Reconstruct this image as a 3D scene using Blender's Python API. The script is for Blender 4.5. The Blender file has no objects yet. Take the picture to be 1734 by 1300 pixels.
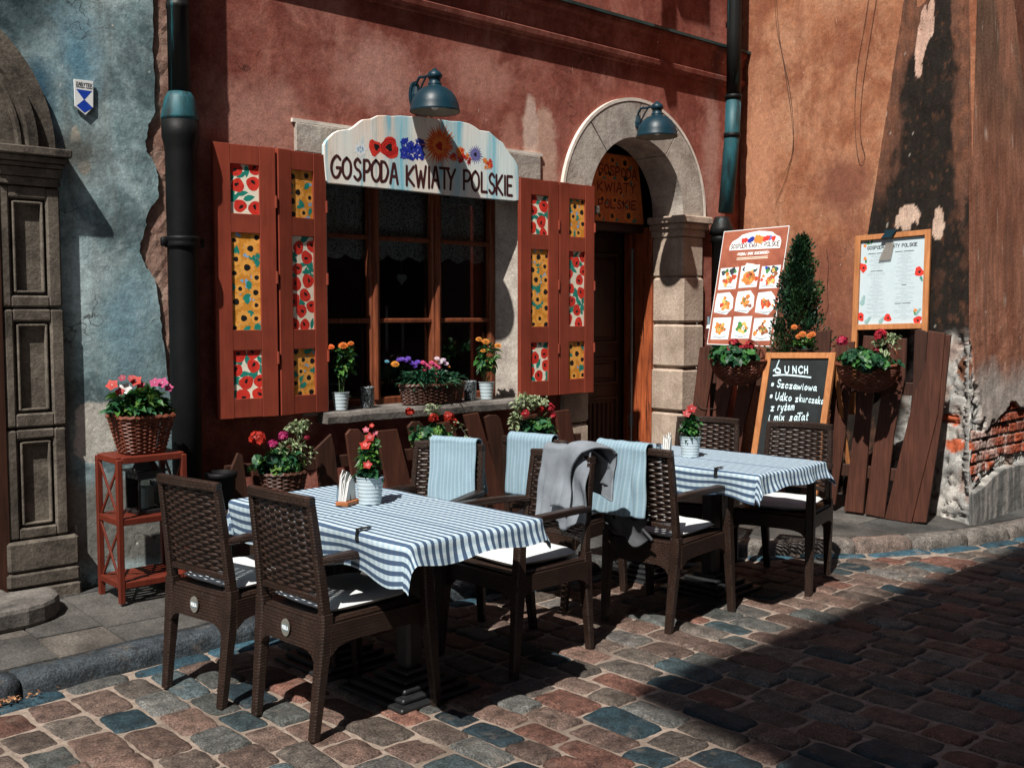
import bpy, math, random
import mathutils
from mathutils import Vector, noise as mnoise
R = math.radians
PI = math.pi
S = bpy.context.scene
COL = S.collection
rnd = random.Random(7)

# ------------------------------------------------------------------ camera
CAM_H = 1.55
PITCH = math.atan(120 / 1780)
YAW = R(47.4)                      # angle between the optical axis and the +X (facade) direction
cam_d = bpy.data.cameras.new("camera")
cam_d.sensor_width = 36.0
cam_d.lens = 36.0 * 1780 / 1734
cam_d.clip_start = 0.05
cam_d.clip_end = 600
cam = bpy.data.objects.new("camera", cam_d)
COL.objects.link(cam)
cam.location = (0, 0, CAM_H)
cam.rotation_euler = (PI / 2 - PITCH, 0, YAW - PI / 2)
S.camera = cam

# ------------------------------------------------------------------ sky, sun, exposure
SUN_D = Vector((1.0, 0.46, -1.55)).normalized()      # direction the light travels
SUN_EL = math.asin(-SUN_D.z)
world = bpy.data.worlds.new("World")
S.world = world
world.use_nodes = True
wn = world.node_tree
bg = wn.nodes["Background"]
sky = wn.nodes.new("ShaderNodeTexSky")
sky.sky_type = 'NISHITA'
sky.sun_disc = False
sky.sun_elevation = SUN_EL
sky.sun_rotation = math.atan2(-SUN_D.x, -SUN_D.y)
wn.links.new(sky.outputs[0], bg.inputs[0])
bg.inputs[1].default_value = 0.05
sun_d = bpy.data.lights.new("sun", 'SUN')
sun_d.energy = 5.0
sun_d.angle = R(0.6)
sun_d.color = (1.0, 0.95, 0.88)
sun = bpy.data.objects.new("sun", sun_d)
COL.objects.link(sun)
sun.location = (-6, -3, 9)
sun.rotation_euler = SUN_D.to_track_quat('-Z', 'Y').to_euler()
S.view_settings.view_transform = 'Standard'
S.view_settings.look = 'None'
S.view_settings.gamma = 1.0
S.view_settings.use_curve_mapping = False
S.view_settings.exposure = 0.50
S.cycles.max_bounces = 6
S.cycles.transparent_max_bounces = 12
# ------------------------------------------------------------------ helpers: pixel -> point on a plane (used to read sizes off the photograph)
_fw = Vector((math.cos(YAW) * math.cos(PITCH), math.sin(YAW) * math.cos(PITCH), -math.sin(PITCH)))
_rt = Vector((math.sin(YAW), -math.cos(YAW), 0))
_up = Vector((math.cos(YAW) * math.sin(PITCH), math.sin(YAW) * math.sin(PITCH), math.cos(PITCH)))
def ray(x, y):
    return _fw + _rt * ((x - 867) / 1780.0) + _up * ((650 - y) / 1780.0)
def at_y(x, y, Y):
    r = ray(x, y); t = Y / r.y
    return Vector((r.x * t, Y, r.z * t + CAM_H))
def at_pl(x, y, p, n):
    r = ray(x, y); p = Vector(p); n = Vector(n); o = Vector((0, 0, CAM_H))
    t = (p - o).dot(n) / r.dot(n)
    return o + r * t

# ------------------------------------------------------------------ objects, labels
ORG = {}
def tag(o, label=None, cat=None, group=None, kind=None):
    if label: o['label'] = label
    if cat: o['category'] = cat
    if group: o['group'] = group
    if kind: o['kind'] = kind
    return o
def thing(name, label, cat, loc=(0, 0, 0), rz=0.0, group=None):
    o = bpy.data.objects.new(name, None)
    o.empty_display_size = 0.1
    COL.objects.link(o)
    o.location = loc; o.rotation_euler = (0, 0, rz)
    ORG[o.name] = Vector(loc)
    return tag(o, label, cat, group)
def copy_tree(o, parent=None):
    c = o.copy(); COL.objects.link(c)
    if parent is not None: c.parent = parent
    for ch in list(o.children): copy_tree(ch, c)
    return c
class MB:
    """collects geometry for ONE mesh object"""
    def __init__(self):
        self.v = []; self.f = []; self.m = []; self.c = []; self.uv = {}; self.sm = []
        self.col = (1, 1, 1); self.mi = 0; self.smooth = False
    def vert(self, p, col=None):
        self.v.append((p[0], p[1], p[2])); self.c.append(col or self.col); return len(self.v) - 1
    def face(self, idx, uv=None):
        self.f.append(tuple(idx)); self.m.append(self.mi); self.sm.append(self.smooth)
        if uv is not None: self.uv[len(self.f) - 1] = uv
    def poly(self, pts, col=None, uv=None):
        self.face([self.vert(p, col) for p in pts], uv)
    def box(self, c, s, rot=None, bevel=0.0, taper=1.0):
        c = Vector(c); hx, hy, hz = s[0] / 2, s[1] / 2, s[2] / 2
        if bevel <= 0:
            vs = []
            for z in (-hz, hz):
                k = taper if z > 0 else 1.0
                for x, y in ((-hx, -hy), (hx, -hy), (hx, hy), (-hx, hy)): vs.append(Vector((x * k, y * k, z)))
            fs = [(3, 2, 1, 0), (4, 5, 6, 7), (0, 1, 5, 4), (1, 2, 6, 5), (2, 3, 7, 6), (3, 0, 4, 7)]
        else:
            b = min(bevel, hx * .9, hy * .9, hz * .9); vs = []; fs = []
            rings = [(-hz, b), (-hz + b, 0), (hz - b, 0), (hz, b)]
            for z, ins in rings:
                k = taper if z > 0 else 1.0
                X = hx * k - ins; Y = hy * k - ins; q = b if ins == 0 else b * .6
                for x, y in ((-X + q, -Y), (X - q, -Y), (X, -Y + q), (X, Y - q), (X - q, Y), (-X + q, Y), (-X, Y - q), (-X, -Y + q)):
                    vs.append(Vector((x, y, z)))
            for r in range(3):
                for i in range(8):
                    j = (i + 1) % 8
                    fs.append((r * 8 + i, r * 8 + j, r * 8 + 8 + j, r * 8 + 8 + i))
            fs.append(tuple(range(7, -1, -1))); fs.append(tuple(range(24, 32)))
        if rot is not None: vs = [rot @ p for p in vs]
        base = len(self.v)
        for p in vs: self.vert(p + c)
        for f in fs: self.face([base + i for i in f])
    def sweep(self, pts, secs, up=(0, 0, 1), n=8, cap=True, closed=False, rnd_=0.35):
        """sweeps a rounded rectangle (w,h) (or a circle when secs are numbers) along pts"""
        pts = [Vector(p) for p in pts]; N = len(pts); rings = []
        if not isinstance(secs, (list, tuple)) or (len(secs) == 2 and isinstance(secs, tuple)): secs = [secs] * N
        up = Vector(up)
        for i, p in enumerate(pts):
            if closed: t = pts[(i + 1) % N] - pts[i - 1]
            else: t = pts[min(i + 1, N - 1)] - pts[max(i - 1, 0)]
            t = t.normalized() if t.length > 1e-9 else Vector((0, 0, 1))
            u = up if abs(up.dot(t)) < .98 else Vector((1, 0, 0))
            a = t.cross(u).normalized(); b = a.cross(t).normalized()
            s = secs[i]; ring = []
            if isinstance(s, (int, float)):
                for k in range(n):
                    th = 2 * PI * k / n
                    ring.append(self.vert(p + a * (math.cos(th) * s) + b * (math.sin(th) * s)))
            else:
                w, h = s[0] / 2, s[1] / 2; q = min(w, h) * rnd_
                for x, y in ((-w + q, -h), (w - q, -h), (w, -h + q), (w, h - q), (w - q, h), (-w + q, h), (-w, h - q), (-w, -h + q)):
                    ring.append(self.vert(p + a * x + b * y))
            rings.append(ring)
        K = len(rings[0])
        for i in range(N if closed else N - 1):
            r0, r1 = rings[i], rings[(i + 1) % N]
            for k in range(K):
                j = (k + 1) % K
                self.face((r0[k], r0[j], r1[j], r1[k]))
        if cap and not closed:
            self.face(rings[0][::-1]); self.face(rings[-1])
    def lathe(self, c, prof, n=20, squash=(1, 1), cap=True, axis=None):
        c = Vector(c); rings = []
        for r, z in prof:
            ring = []
            for k in range(n):
                th = 2 * PI * k / n
                p = Vector((math.cos(th) * r * squash[0], math.sin(th) * r * squash[1], z))
                if axis is not None: p = axis @ p
                ring.append(self.vert(c + p))
            rings.append(ring)
        for i in range(len(rings) - 1):
            for k in range(n):
                j = (k + 1) % n
                self.face((rings[i][k], rings[i][j], rings[i + 1][j], rings[i + 1][k]))
        if cap:
            self.face(rings[0][::-1]); self.face(rings[-1])
    def grid(self, nu, nv, fn, col=None, uv=None, flip=False):
        base = len(self.v)
        for j in range(nv + 1):
            for i in range(nu + 1):
                u, v = i / nu, j / nv
                self.vert(fn(u, v), col(u, v) if col else None)
        for j in range(nv):
            for i in range(nu):
                a = base + j * (nu + 1) + i; q = (a, a + 1, a + nu + 2, a + nu + 1)
                w = None
                if uv: w = [uv(i / nu, j / nv), uv((i + 1) / nu, j / nv), uv((i + 1) / nu, (j + 1) / nv), uv(i / nu, (j + 1) / nv)]
                if flip:
                    q = q[::-1]; w = w[::-1] if w else None
                self.face(q, w)
    def prism(self, outline, d0, d1, mp):
        """outline in 2-D; mp(u, v, d) -> 3-D; extruded from d0 to d1"""
        a = [self.vert(mp(u, v, d0)) for u, v in outline]; b = [self.vert(mp(u, v, d1)) for u, v in outline]
        n = len(outline)
        self.face(a[::-1]); self.face(b)
        for i in range(n):
            j = (i + 1) % n
            self.face((a[i], a[j], b[j], b[i]))
    def build(self, name, mats, parent=None, local=False, bevel=0.0, sub=0):
        if not isinstance(mats, (list, tuple)): mats = [mats]
        me = bpy.data.meshes.new(name)
        off = Vector((0, 0, 0))
        if parent is not None and not local:
            q = parent
            while q is not None:
                off = off + ORG.get(q.name, Vector((0, 0, 0))); q = q.parent
        vs = [(p[0] - off.x, p[1] - off.y, p[2] - off.z) for p in self.v]
        me.from_pydata(vs, [], self.f)
        for m in mats: me.materials.append(m)
        me.polygons.foreach_set('material_index', self.m)
        me.polygons.foreach_set('use_smooth', self.sm)
        if any(c != (1, 1, 1) for c in self.c):
            at = me.color_attributes.new('Col', 'FLOAT_COLOR', 'POINT')
            flat = []
            for c in self.c: flat += [c[0], c[1], c[2], 1.0]
            at.data.foreach_set('color', flat)
        if self.uv:
            ul = me.uv_layers.new(name='UVMap')
            for p in me.polygons:
                w = self.uv.get(p.index)
                if w:
                    for k, li in enumerate(p.loop_indices): ul.data[li].uv = w[k]
        me.validate(); me.update()
        o = bpy.data.objects.new(name, me)
        COL.objects.link(o)
        if parent is not None: o.parent = parent
        ORG.setdefault(o.name, Vector((0, 0, 0)))
        if bevel:
            md = o.modifiers.new('bevel', 'BEVEL'); md.width = bevel; md.segments = 2; md.limit_method = 'ANGLE'
        if sub:
            md = o.modifiers.new('sub', 'SUBSURF'); md.levels = sub; md.render_levels = sub
        return o
def smooth_path(pts, k=6):
    """Catmull-Rom"""
    pts = [Vector(p) for p in pts]
    if len(pts) < 3: return pts
    out = []
    for i in range(len(pts) - 1):
        p0 = pts[max(i - 1, 0)]; p1 = pts[i]; p2 = pts[i + 1]; p3 = pts[min(i + 2, len(pts) - 1)]
        for s in range(k):
            t = s / k
            out.append(.5 * ((2 * p1) + (p2 - p0) * t + (2 * p0 - 5 * p1 + 4 * p2 - p3) * t * t + (3 * p1 - p0 - 3 * p2 + p3) * t ** 3))
    out.append(pts[-1])
    return out
def fbm(p, o=4):
    return mnoise.fractal(Vector(p), 1.0, 2.0, o)
def sst(a, b, x):
    t = max(0.0, min(1.0, (x - a) / (b - a))); return t * t * (3 - 2 * t)
def mixc(a, b, t):
    return tuple(a[i] + (b[i] - a[i]) * t for i in range(3))

# ------------------------------------------------------------------ materials
class NT:
    def __init__(self, name):
        self.m = bpy.data.materials.new(name); self.m.use_nodes = True
        self.t = self.m.node_tree; self.b = self.t.nodes['Principled BSDF']
    def n(self, typ, **kw):
        x = self.t.nodes.new(typ)
        for k, v in kw.items(): setattr(x, k, v)
        return x
    def l(self, a, b): self.t.links.new(a, b)
    def coords(self, kind='Object', scale=(1, 1, 1), rot=(0, 0, 0)):
        tc = self.n('ShaderNodeTexCoord'); mp = self.n('ShaderNodeMapping')
        mp.inputs['Scale'].default_value = scale; mp.inputs['Rotation'].default_value = rot
        self.l(tc.outputs[kind], mp.inputs[0]); return mp.outputs[0]
    def noise(self, vec, scale, detail=5, rough=.55, dist=0.0):
        x = self.n('ShaderNodeTexNoise'); x.inputs['Scale'].default_value = scale
        x.inputs['Detail'].default_value = detail; x.inputs['Roughness'].default_value = rough; x.inputs['Distortion'].default_value = dist
        if vec is not None: self.l(vec, x.inputs['Vector'])
        return x.outputs['Fac']
    def ramp(self, fac, stops):
        x = self.n('ShaderNodeValToRGB'); e = x.color_ramp.elements
        while len(e) < len(stops): e.new(.5)
        for el, (p, c) in zip(e, stops):
            el.position = p; el.color = (c, c, c, 1) if isinstance(c, (int, float)) else (*c, 1)
        self.l(fac, x.inputs[0]); return x.outputs[0]
    def mix(self, fac, a, b, mode='MIX'):
        x = self.n('ShaderNodeMix', data_type='RGBA', blend_type=mode)
        for sock, val in ((x.inputs[0], fac), (x.inputs[6], a), (x.inputs[7], b)):
            if isinstance(val, (int, float)): sock.default_value = val
            elif isinstance(val, tuple): sock.default_value = (*val, 1)
            else: self.l(val, sock)
        return x.outputs[2]
    def math(self, op, a, b=0.0, clamp=False):
        x = self.n('ShaderNodeMath', operation=op, use_clamp=clamp)
        for s, v in ((x.inputs[0], a), (x.inputs[1], b)):
            if isinstance(v, (int, float)): s.default_value = v
            else: self.l(v, s)
        return x.outputs[0]
    def attr(self, name='Col'):
        x = self.n('ShaderNodeAttribute', attribute_name=name); return x.outputs['Color']
    def bump(self, h, strength=.3, dist=.01, prev=None):
        x = self.n('ShaderNodeBump'); x.inputs['Strength'].default_value = strength; x.inputs['Distance'].default_value = dist
        self.l(h, x.inputs['Height'])
        if prev is not None: self.l(prev, x.inputs['Normal'])
        return x.outputs[0]
    def set(self, color=None, rough=None, normal=None, metal=None, spec=None):
        for key, v in (('Base Color', color), ('Roughness', rough), ('Normal', normal), ('Metallic', metal), ('Specular IOR Level', spec)):
            if v is None: continue
            if isinstance(v, tuple): self.b.inputs[key].default_value = (*v, 1)
            elif isinstance(v, (int, float)): self.b.inputs[key].default_value = v
            else: self.l(v, self.b.inputs[key])
        return self.m
def simple(name, c, rough=.6, var=.25, scale=6, bump=.0, bscale=40, metal=0.0, spec=.4, attr=False, stretch=(1, 1, 1), dirt=None, dirt_scale=8, dirt_lo=.58):
    """base colour varied by noise, optional dirt blotches and bump"""
    k = NT(name); v = k.coords('Object', stretch)
    f = k.noise(v, scale)
    lo = tuple(x * (1 - var) for x in c); hi = tuple(min(1, x * (1 + var)) for x in c)
    col = k.ramp(f, [(.3, lo), (.7, hi)])
    if attr: col = k.mix(1.0, k.attr(), k.ramp(f, [(.3, 1 - var), (.7, 1.0)]), 'MULTIPLY')
    if dirt is not None:
        d = k.ramp(k.noise(v, dirt_scale, 7, .65), [(dirt_lo, 0.0), (dirt_lo + .12, 1.0)])
        col = k.mix(d, col, dirt)
    nm = None
    if bump: nm = k.bump(k.noise(v, bscale, 6, .6), bump, .004)
    return k.set(col, rough, nm, metal, spec)

def plaster(name, c1, c2, c3, streak, scratch, bump=.5, seed=0.0):
    """old lime plaster: big blotches, rain streaks, small white scratches, trowel bumps"""
    k = NT(name); v = k.coords('Object'); vs = k.coords('Object', (3.2, 3.2, .28)); vf = k.coords('Object', (9, 9, 1.1))
    big = k.noise(v, 1.1 + seed, 6, .6, .4)
    med = k.noise(v, 5.5, 7, .65)
    col = k.ramp(big, [(.32, c1), (.5, c2), (.68, c3)])
    col = k.mix(k.ramp(med, [(.38, 0.0), (.72, .55)]), col, c3)
    col = k.mix(k.ramp(k.noise(vs, 1.6, 6, .6), [(.5, 0.0), (.72, .75)]), col, streak)
    sp = k.noise(v, 60, 3, .7)
    col = k.mix(1.0, col, k.ramp(sp, [(.3, .78), (.7, 1.12)]), 'MULTIPLY')
    sc = k.math('MULTIPLY', k.ramp(k.noise(vf, 5.5, 4, .6), [(.69, 0.0), (.72, 1.0)]), k.ramp(med, [(.45, 0.0), (.55, 1.0)]))
    col = k.mix(sc, col, scratch)
    h1 = k.bump(k.noise(v, 9, 8, .62), bump, .02)
    h2 = k.bump(k.noise(v, 110, 4, .7), .35, .003, h1)
    return k.set(col, .9, h2, 0.0, .15)
def wood(name, c1, c2, rough=.55, axis='z', wear=None, wear_lo=.62, bump=.35):
    k = NT(name)
    st = {'z': (14, 14, .8), 'x': (.8, 14, 14), 'y': (14, .8, 14)}[axis]
    v = k.coords('Object', st); o = k.coords('Object')
    g = k.noise(v, 4.0, 8, .65, .6)
    col = k.ramp(g, [(.3, c1), (.62, c2)])
    col = k.mix(1.0, col, k.ramp(k.noise(o, 3.0, 4), [(.3, .75), (.7, 1.2)]), 'MULTIPLY')
    if wear is not None:
        w = k.ramp(k.noise(k.coords('Object', tuple(s * .5 for s in st)), 6, 7, .7), [(wear_lo, 0.0), (wear_lo + .06, 1.0)])
        col = k.mix(w, col, wear)
    return k.set(col, rough, k.bump(g, bump, .004), 0.0, .3)
def paint(name, c, rough=.6, var=.12):
    return simple(name, c, rough, var, 25, spec=.3)
M = {}
M['black'] = paint('black_paint', (.012, .012, .013), .5)
M['text_dark'] = paint('dark_red_lettering', (.055, .012, .012), .7)
M['red_flower'] = paint('red_paint_flower', (.62, .035, .022), .6, .2)
M['crimson'] = paint('crimson_paint', (.40, .012, .012), .6)
M['orange_flower'] = paint('orange_paint', (.75, .22, .04), .6)
M['yellow'] = paint('sunflower_yellow', (.78, .36, .07), .6, .15)
M['gold'] = paint('deep_yellow', (.62, .25, .03), .6)
M['teal'] = paint('teal_leaf_paint', (.012, .22, .17), .6, .2)
M['skyblue'] = paint('sky_blue_paint', (.18, .42, .68), .6)
M['royal'] = paint('royal_blue_paint', (.012, .03, .32), .6, .35)
M['lilac'] = paint('lilac_paint', (.16, .16, .42), .6)
M['cream'] = paint('cream_paint', (.80, .74, .60), .65)
M['white'] = paint('white_paint', (.80, .82, .82), .6, .05)
M['paper'] = paint('paper', (.50, .60, .64), .6, .03)
M['grey_ink'] = paint('grey_ink', (.30, .36, .40), .7)
M['dark_ink'] = paint('dark_ink', (.05, .06, .07), .7)
M['chalk'] = paint('chalk', (.62, .80, .88), .9, .2)
# ================================================================== SETTING: street, kerb, pavement
KP = [(-8, 4.22), (-2, 4.30), (0, 4.34), (1.27, 4.39), (2.4, 4.45), (3.1, 4.40), (3.83, 4.28), (4.8, 4.15), (5.5, 3.93), (5.9, 3.66),
      (6.35, 3.32), (6.75, 3.11), (7.16, 2.98), (7.6, 2.90), (9, 2.75), (14, 2.4), (24, 2.0)]
def kerb_y(x):
    for (x0, y0), (x1, y1) in zip(KP, KP[1:]):
        if x <= x1:
            return y0 + (y1 - y0) * (x - x0) / (x1 - x0)
    return KP[-1][1]
def pave_z(x, y):
    return .08 + .04 * max(0.0, min(1.0, (y - kerb_y(x) - .15) / .8))

k = NT('sandy_mortar'); v = k.coords('Object')
mcol = k.ramp(k.noise(v, 30, 8, .7), [(.3, (.17, .13, .105)), (.7, (.36, .29, .24))])
mcol = k.mix(k.ramp(k.noise(v, 2.0, 4), [(.48, 0.0), (.66, .7)]), mcol, (.115, .09, .072))
M['mortar'] = k.set(mcol, .95, k.bump(k.noise(v, 70, 6, .7), .8, .008), 0, .1)
k = NT('granite_setts'); v = k.coords('Object')
sp = k.ramp(k.noise(v, 130, 4, .7), [(.36, .35), (.5, 1.0), (.66, 1.95)])
md = k.ramp(k.noise(v, 14, 7, .65), [(.32, .42), (.7, 1.55)])
c_ = k.mix(1.0, k.mix(1.0, k.attr(), sp, 'MULTIPLY'), md, 'MULTIPLY')
dust = k.ramp(k.noise(v, 9, 8, .7), [(.55, 0.0), (.75, .60)])
c_ = k.mix(dust, c_, (.19, .150, .122))
M['setts'] = k.set(c_, .62, k.bump(k.noise(v, 26, 8, .68), .9, .014, k.bump(k.noise(v, 150, 3, .7), .4, .003)), 0, .35)
k = NT('pavement_slabs'); v = k.coords('Object')
c_ = k.mix(1.0, k.attr(), k.ramp(k.noise(v, 95, 5, .72), [(.32, .42), (.7, 1.55)]), 'MULTIPLY')
c_ = k.mix(1.0, c_, k.ramp(k.noise(v, 4, 7, .6), [(.32, .42), (.7, 1.55)]), 'MULTIPLY')
M['slabs'] = k.set(c_, .7, k.bump(k.noise(v, 45, 8, .7), .7, .006), 0, .3)

g = MB(); g.poly([(-80, -80, -.006), (90, -80, -.006), (90, 60, -.006), (-80, 60, -.006)])
ground = g.build('street', M['mortar']); tag(ground, kind='structure')

def sett(mb, x0, x1, y0, y1, col, hgt, rr, res=8):
    """one rounded sett; the four corner heights wander a little"""
    cx, cy = (x0 + x1) / 2, (y0 + y1) / 2; hx, hy = (x1 - x0) / 2, (y1 - y0) / 2
    tx, ty = rr.uniform(-.05, .05), rr.uniform(-.03, .03); sd = rr.uniform(0, 90); ang = rr.uniform(-.05, .05)
    jx = [rr.uniform(-.10, .08) for _ in range(4)]; jy = [rr.uniform(-.06, .045) for _ in range(4)]
    ca, sa = math.cos(ang), math.sin(ang); pw = rr.choice((10, 14, 18, 22))
    def fn(u, v):
        a, b = 2 * u - 1, 2 * v - 1
        a *= 1.55 - .55 * a * a; b *= 1.55 - .55 * b * b
        w = ((1 - a) * (1 - b) / 4, (1 + a) * (1 - b) / 4, (1 + a) * (1 + b) / 4, (1 - a) * (1 + b) / 4)
        e = 1 - .055 * (abs(a * b) ** 5) + .02 * (1 - abs(a * b))
        px = a * hx * e + sum(w[i] * jx[i] for i in range(4)) * hx
        py = b * hy * e + sum(w[i] * jy[i] for i in range(4)) * hy
        edge = max(abs(a), abs(b))
        px += .009 * mnoise.noise(Vector((a * 2 + sd, b * 2, 3))) * edge; py += .009 * mnoise.noise(Vector((a * 2, b * 2 + sd, 7))) * edge
        t = max(0, 1 - abs(a) ** pw) ** .6 * max(0, 1 - abs(b) ** (pw + 4)) ** .6; t *= 1 - .10 * (a * a + b * b) / 2
        z = -.022 + (.026 + hgt) * t + tx * px + ty * py + .006 * mnoise.noise(Vector((px * 14 + sd, py * 14, sd))) * t
        return (cx + ca * px - sa * py, cy + sa * px + ca * py, z)
    mb.grid(res, res, fn, col=lambda u, v: col)
def sett_colour(x, y, rr):
    n = mnoise.noise(Vector((x * .8 + 4, y * .8, 2.2))); q = rr.random()
    blue = q < .09 + .30 * max(0, n)
    if blue: c = rr.choice(((.016, .036, .046), (.036, .054, .060), (.013, .026, .034), (.055, .075, .080)))
    elif q < .72: c = rr.choice(((.118, .074, .058), (.098, .062, .050), (.135, .082, .064), (.108, .072, .058), (.145, .068, .050), (.105, .078, .064)))
    elif q < .85: c = rr.choice(((.100, .084, .072), (.090, .074, .062), (.120, .095, .078)))
    else: c = rr.choice(((.092, .092, .086), (.112, .104, .096), (.066, .070, .066)))
    s = rr.uniform(.55, 1.08)
    return tuple(min(1, a * s) for a in c)
st = MB(); st.smooth = True
rr = random.Random(3)
x = -1.6
while x < 14:
    w = rr.uniform(.132, .184) if x < 9 else .22
    y = -1.2 + rr.uniform(0, .3)
    top = min(kerb_y(x), kerb_y(x + w)) - .115
    while y < top - .06:
        L = rr.uniform(.17, .31)
        if y + L > top - .1: L = top - y
        gx = rr.uniform(.003, .006)
        # keep to what the camera or a camera one step aside could see
        d = .677 * x + .736 * y; a = .736 * x - .677 * y
        if d > .8 and abs(a) < d * .62 + .9 and (L > .08):
            sett(st, x + gx, x + w - gx, y + .0045, y + L - .0045, sett_colour(x, y, rr), rr.uniform(-.004, .009), rr, 12 if d < 5 else 9 if d < 8 else 6)
        y += L
    x += w
# gutter row along the kerb
x = -1.0
while x < 14:
    L = rr.uniform(.24, .40)
    y0 = kerb_y(x); y1 = kerb_y(x + L); sl = math.atan2(y1 - y0, L)
    nb = len(st.v)
    LL = math.hypot(L, y1 - y0)
    sett(st, -LL / 2 + .006, LL / 2 - .006, -.052, .052, rr.choice(((.022, .062, .088), (.030, .078, .108), (.018, .046, .064), (.070, .070, .066))), .004, rr, 7)
    cx, cy = x + L / 2, (y0 + y1) / 2 - .062 / math.cos(sl)
    for i in range(nb, len(st.v)):
        px, py, pz = st.v[i]
        st.v[i] = (cx + math.cos(sl) * px - math.sin(sl) * py, cy + math.sin(sl) * px + math.cos(sl) * py, pz)
    x += L
tag(st.build('road', M['setts']), kind='structure')

kb = MB(); kb.smooth = True
prof = [(-.004, -.03), (0, .03), (.006, .055), (.018, .072), (.04, .081), (.09, .084), (.146, .082), (.150, .03)]
x = -3.0
while x < 13:
    L = rr.uniform(.75, 1.15) if x < 4.2 else rr.uniform(.33, .46)
    if x < 4.2: c = rr.choice(((.042, .052, .056), (.052, .056, .054), (.036, .046, .054)))
    else: c = rr.choice(((.135, .100, .084), (.125, .112, .10), (.15, .112, .092), (.13, .112, .10)))
    n = 12; sd = rr.uniform(0, 50); base = len(kb.v)
    for i in range(n + 1):
        t = i / n; xx = x + .006 + (L - .012) * t; yk = kerb_y(xx); sl = (kerb_y(xx + .05) - kerb_y(xx - .05)) / .1; nl = math.hypot(1, sl)
        endr = .012 * (max(0, abs(2 * t - 1) - .9) / .1) ** 2 if x > 4.2 else .003 * (abs(2 * t - 1) > .95)
        for (o, z) in prof:
            q = .010 * mnoise.noise(Vector((xx * 5, o * 20 + sd, z * 20)))
            zz = z - endr if z > 0 else z
            kb.vert((xx - sl / nl * (o + q), yk + (o + q + endr * .6) / nl, zz + q * .5), c)
    P = len(prof)
    for i in range(n):
        for j in range(P - 1):
            a = base + i * P + j
            kb.face((a, a + P, a + P + 1, a + 1))
    kb.face([base + j for j in range(P)]); kb.face([base + n * P + j for j in range(P)][::-1])
    x += L
tag(kb.build('kerb', M['setts']), kind='structure')

pv = MB()
def slab(x0, x1, ya0, ya1, yb, col, gap=.005):
    """slab from the front edge (ya0 at x0, ya1 at x1) back to yb"""
    p = [(x0 + gap, ya0 + gap), (x1 - gap, ya1 + gap), (x1 - gap, yb - gap), (x0 + gap, yb - gap)]
    n = 3
    dz = rr.uniform(-.002, .002)
    top = [pv.vert((a, b, pave_z(a, b) + dz), col) for a, b in p]
    bot = [pv.vert((a + (.003 if i in (1, 2) else -.003), b + (.003 if i > 1 else -.003), pave_z(a, b) - .03), col) for i, (a, b) in enumerate(p)]
    pv.face(top)
    for i in range(4):
        j = (i + 1) % 4
        pv.face((bot[i], bot[j], top[j], top[i]))
xs = [-3.0, -2.2, -1.4, -.6, .1, .62, 1.10, 1.56, 1.86, 2.32, 2.75, 3.2, 3.66, 4.1, 4.55, 5.0, 5.42, 5.85, 6.25, 6.62, 7.0, 7.4, 7.8, 8.3, 8.9, 9.6, 10.4, 11.3, 12.3, 13.5]
for x0, x1 in zip(xs, xs[1:]):
    ya0, ya1 = kerb_y(x0) + .152, kerb_y(x1) + .152
    y = max(ya0, ya1) + rr.uniform(.2, .5); first = True
    end = 6.3 if x1 < 7.9 else 3.4
    while True:
        s = rr.uniform(.75, 1.2); c = rr.choice(((.074, .070, .064), (.060, .060, .058), (.084, .074, .064), (.068, .067, .065)))
        c = tuple(a * s for a in c)
        if first: slab(x0, x1, ya0, ya1, y, c); first = False
        else:
            slab(x0, x1, yp, yp, y, c)
        yp = y
        if y > end: break
        y += rr.uniform(.38, .62)
tag(pv.build('pavement', M['slabs']), kind='structure')
pb = MB(); n = 120
for i in range(n):
    x0 = -3 + 17 * i / n; x1 = -3 + 17 * (i + 1) / n
    pb.poly([(x0, kerb_y(x0) + .148, .068), (x1, kerb_y(x1) + .148, .068), (x1, 7, .10), (x0, 7, .10)])
tag(pb.build('pavement_bed', M['mortar']), kind='structure')

# dry leaves in the gutter
lf = MB()
for i in range(90):
    x = 1.22 + abs(rr.gauss(0, .09)); y = kerb_y(x) - .03 - abs(rr.gauss(0, .02)); z = .012 + rr.uniform(0, .018)
    a = rr.uniform(0, 6.3); s = rr.uniform(.006, .014)
    d = Vector((math.cos(a), math.sin(a), rr.uniform(-.5, .5))) * s; e = Vector((-math.sin(a), math.cos(a), rr.uniform(-.6, .6))) * s * .5
    p = Vector((x, y, z)); c = rr.choice(((.35, .16, .07), (.22, .10, .05), (.42, .25, .12), (.15, .07, .04)))
    lf.poly([p - d, p + e, p + d, p - e], col=c)
M['dry_leaf'] = simple('dry_leaf', (1, 1, 1), .8, .2, 30, attr=True)
tag(lf.build('dry_leaves', M['dry_leaf']), 'small drift of dry brown leaves in the gutter by the kerb at the far left', 'leaves', kind='stuff')
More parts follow.
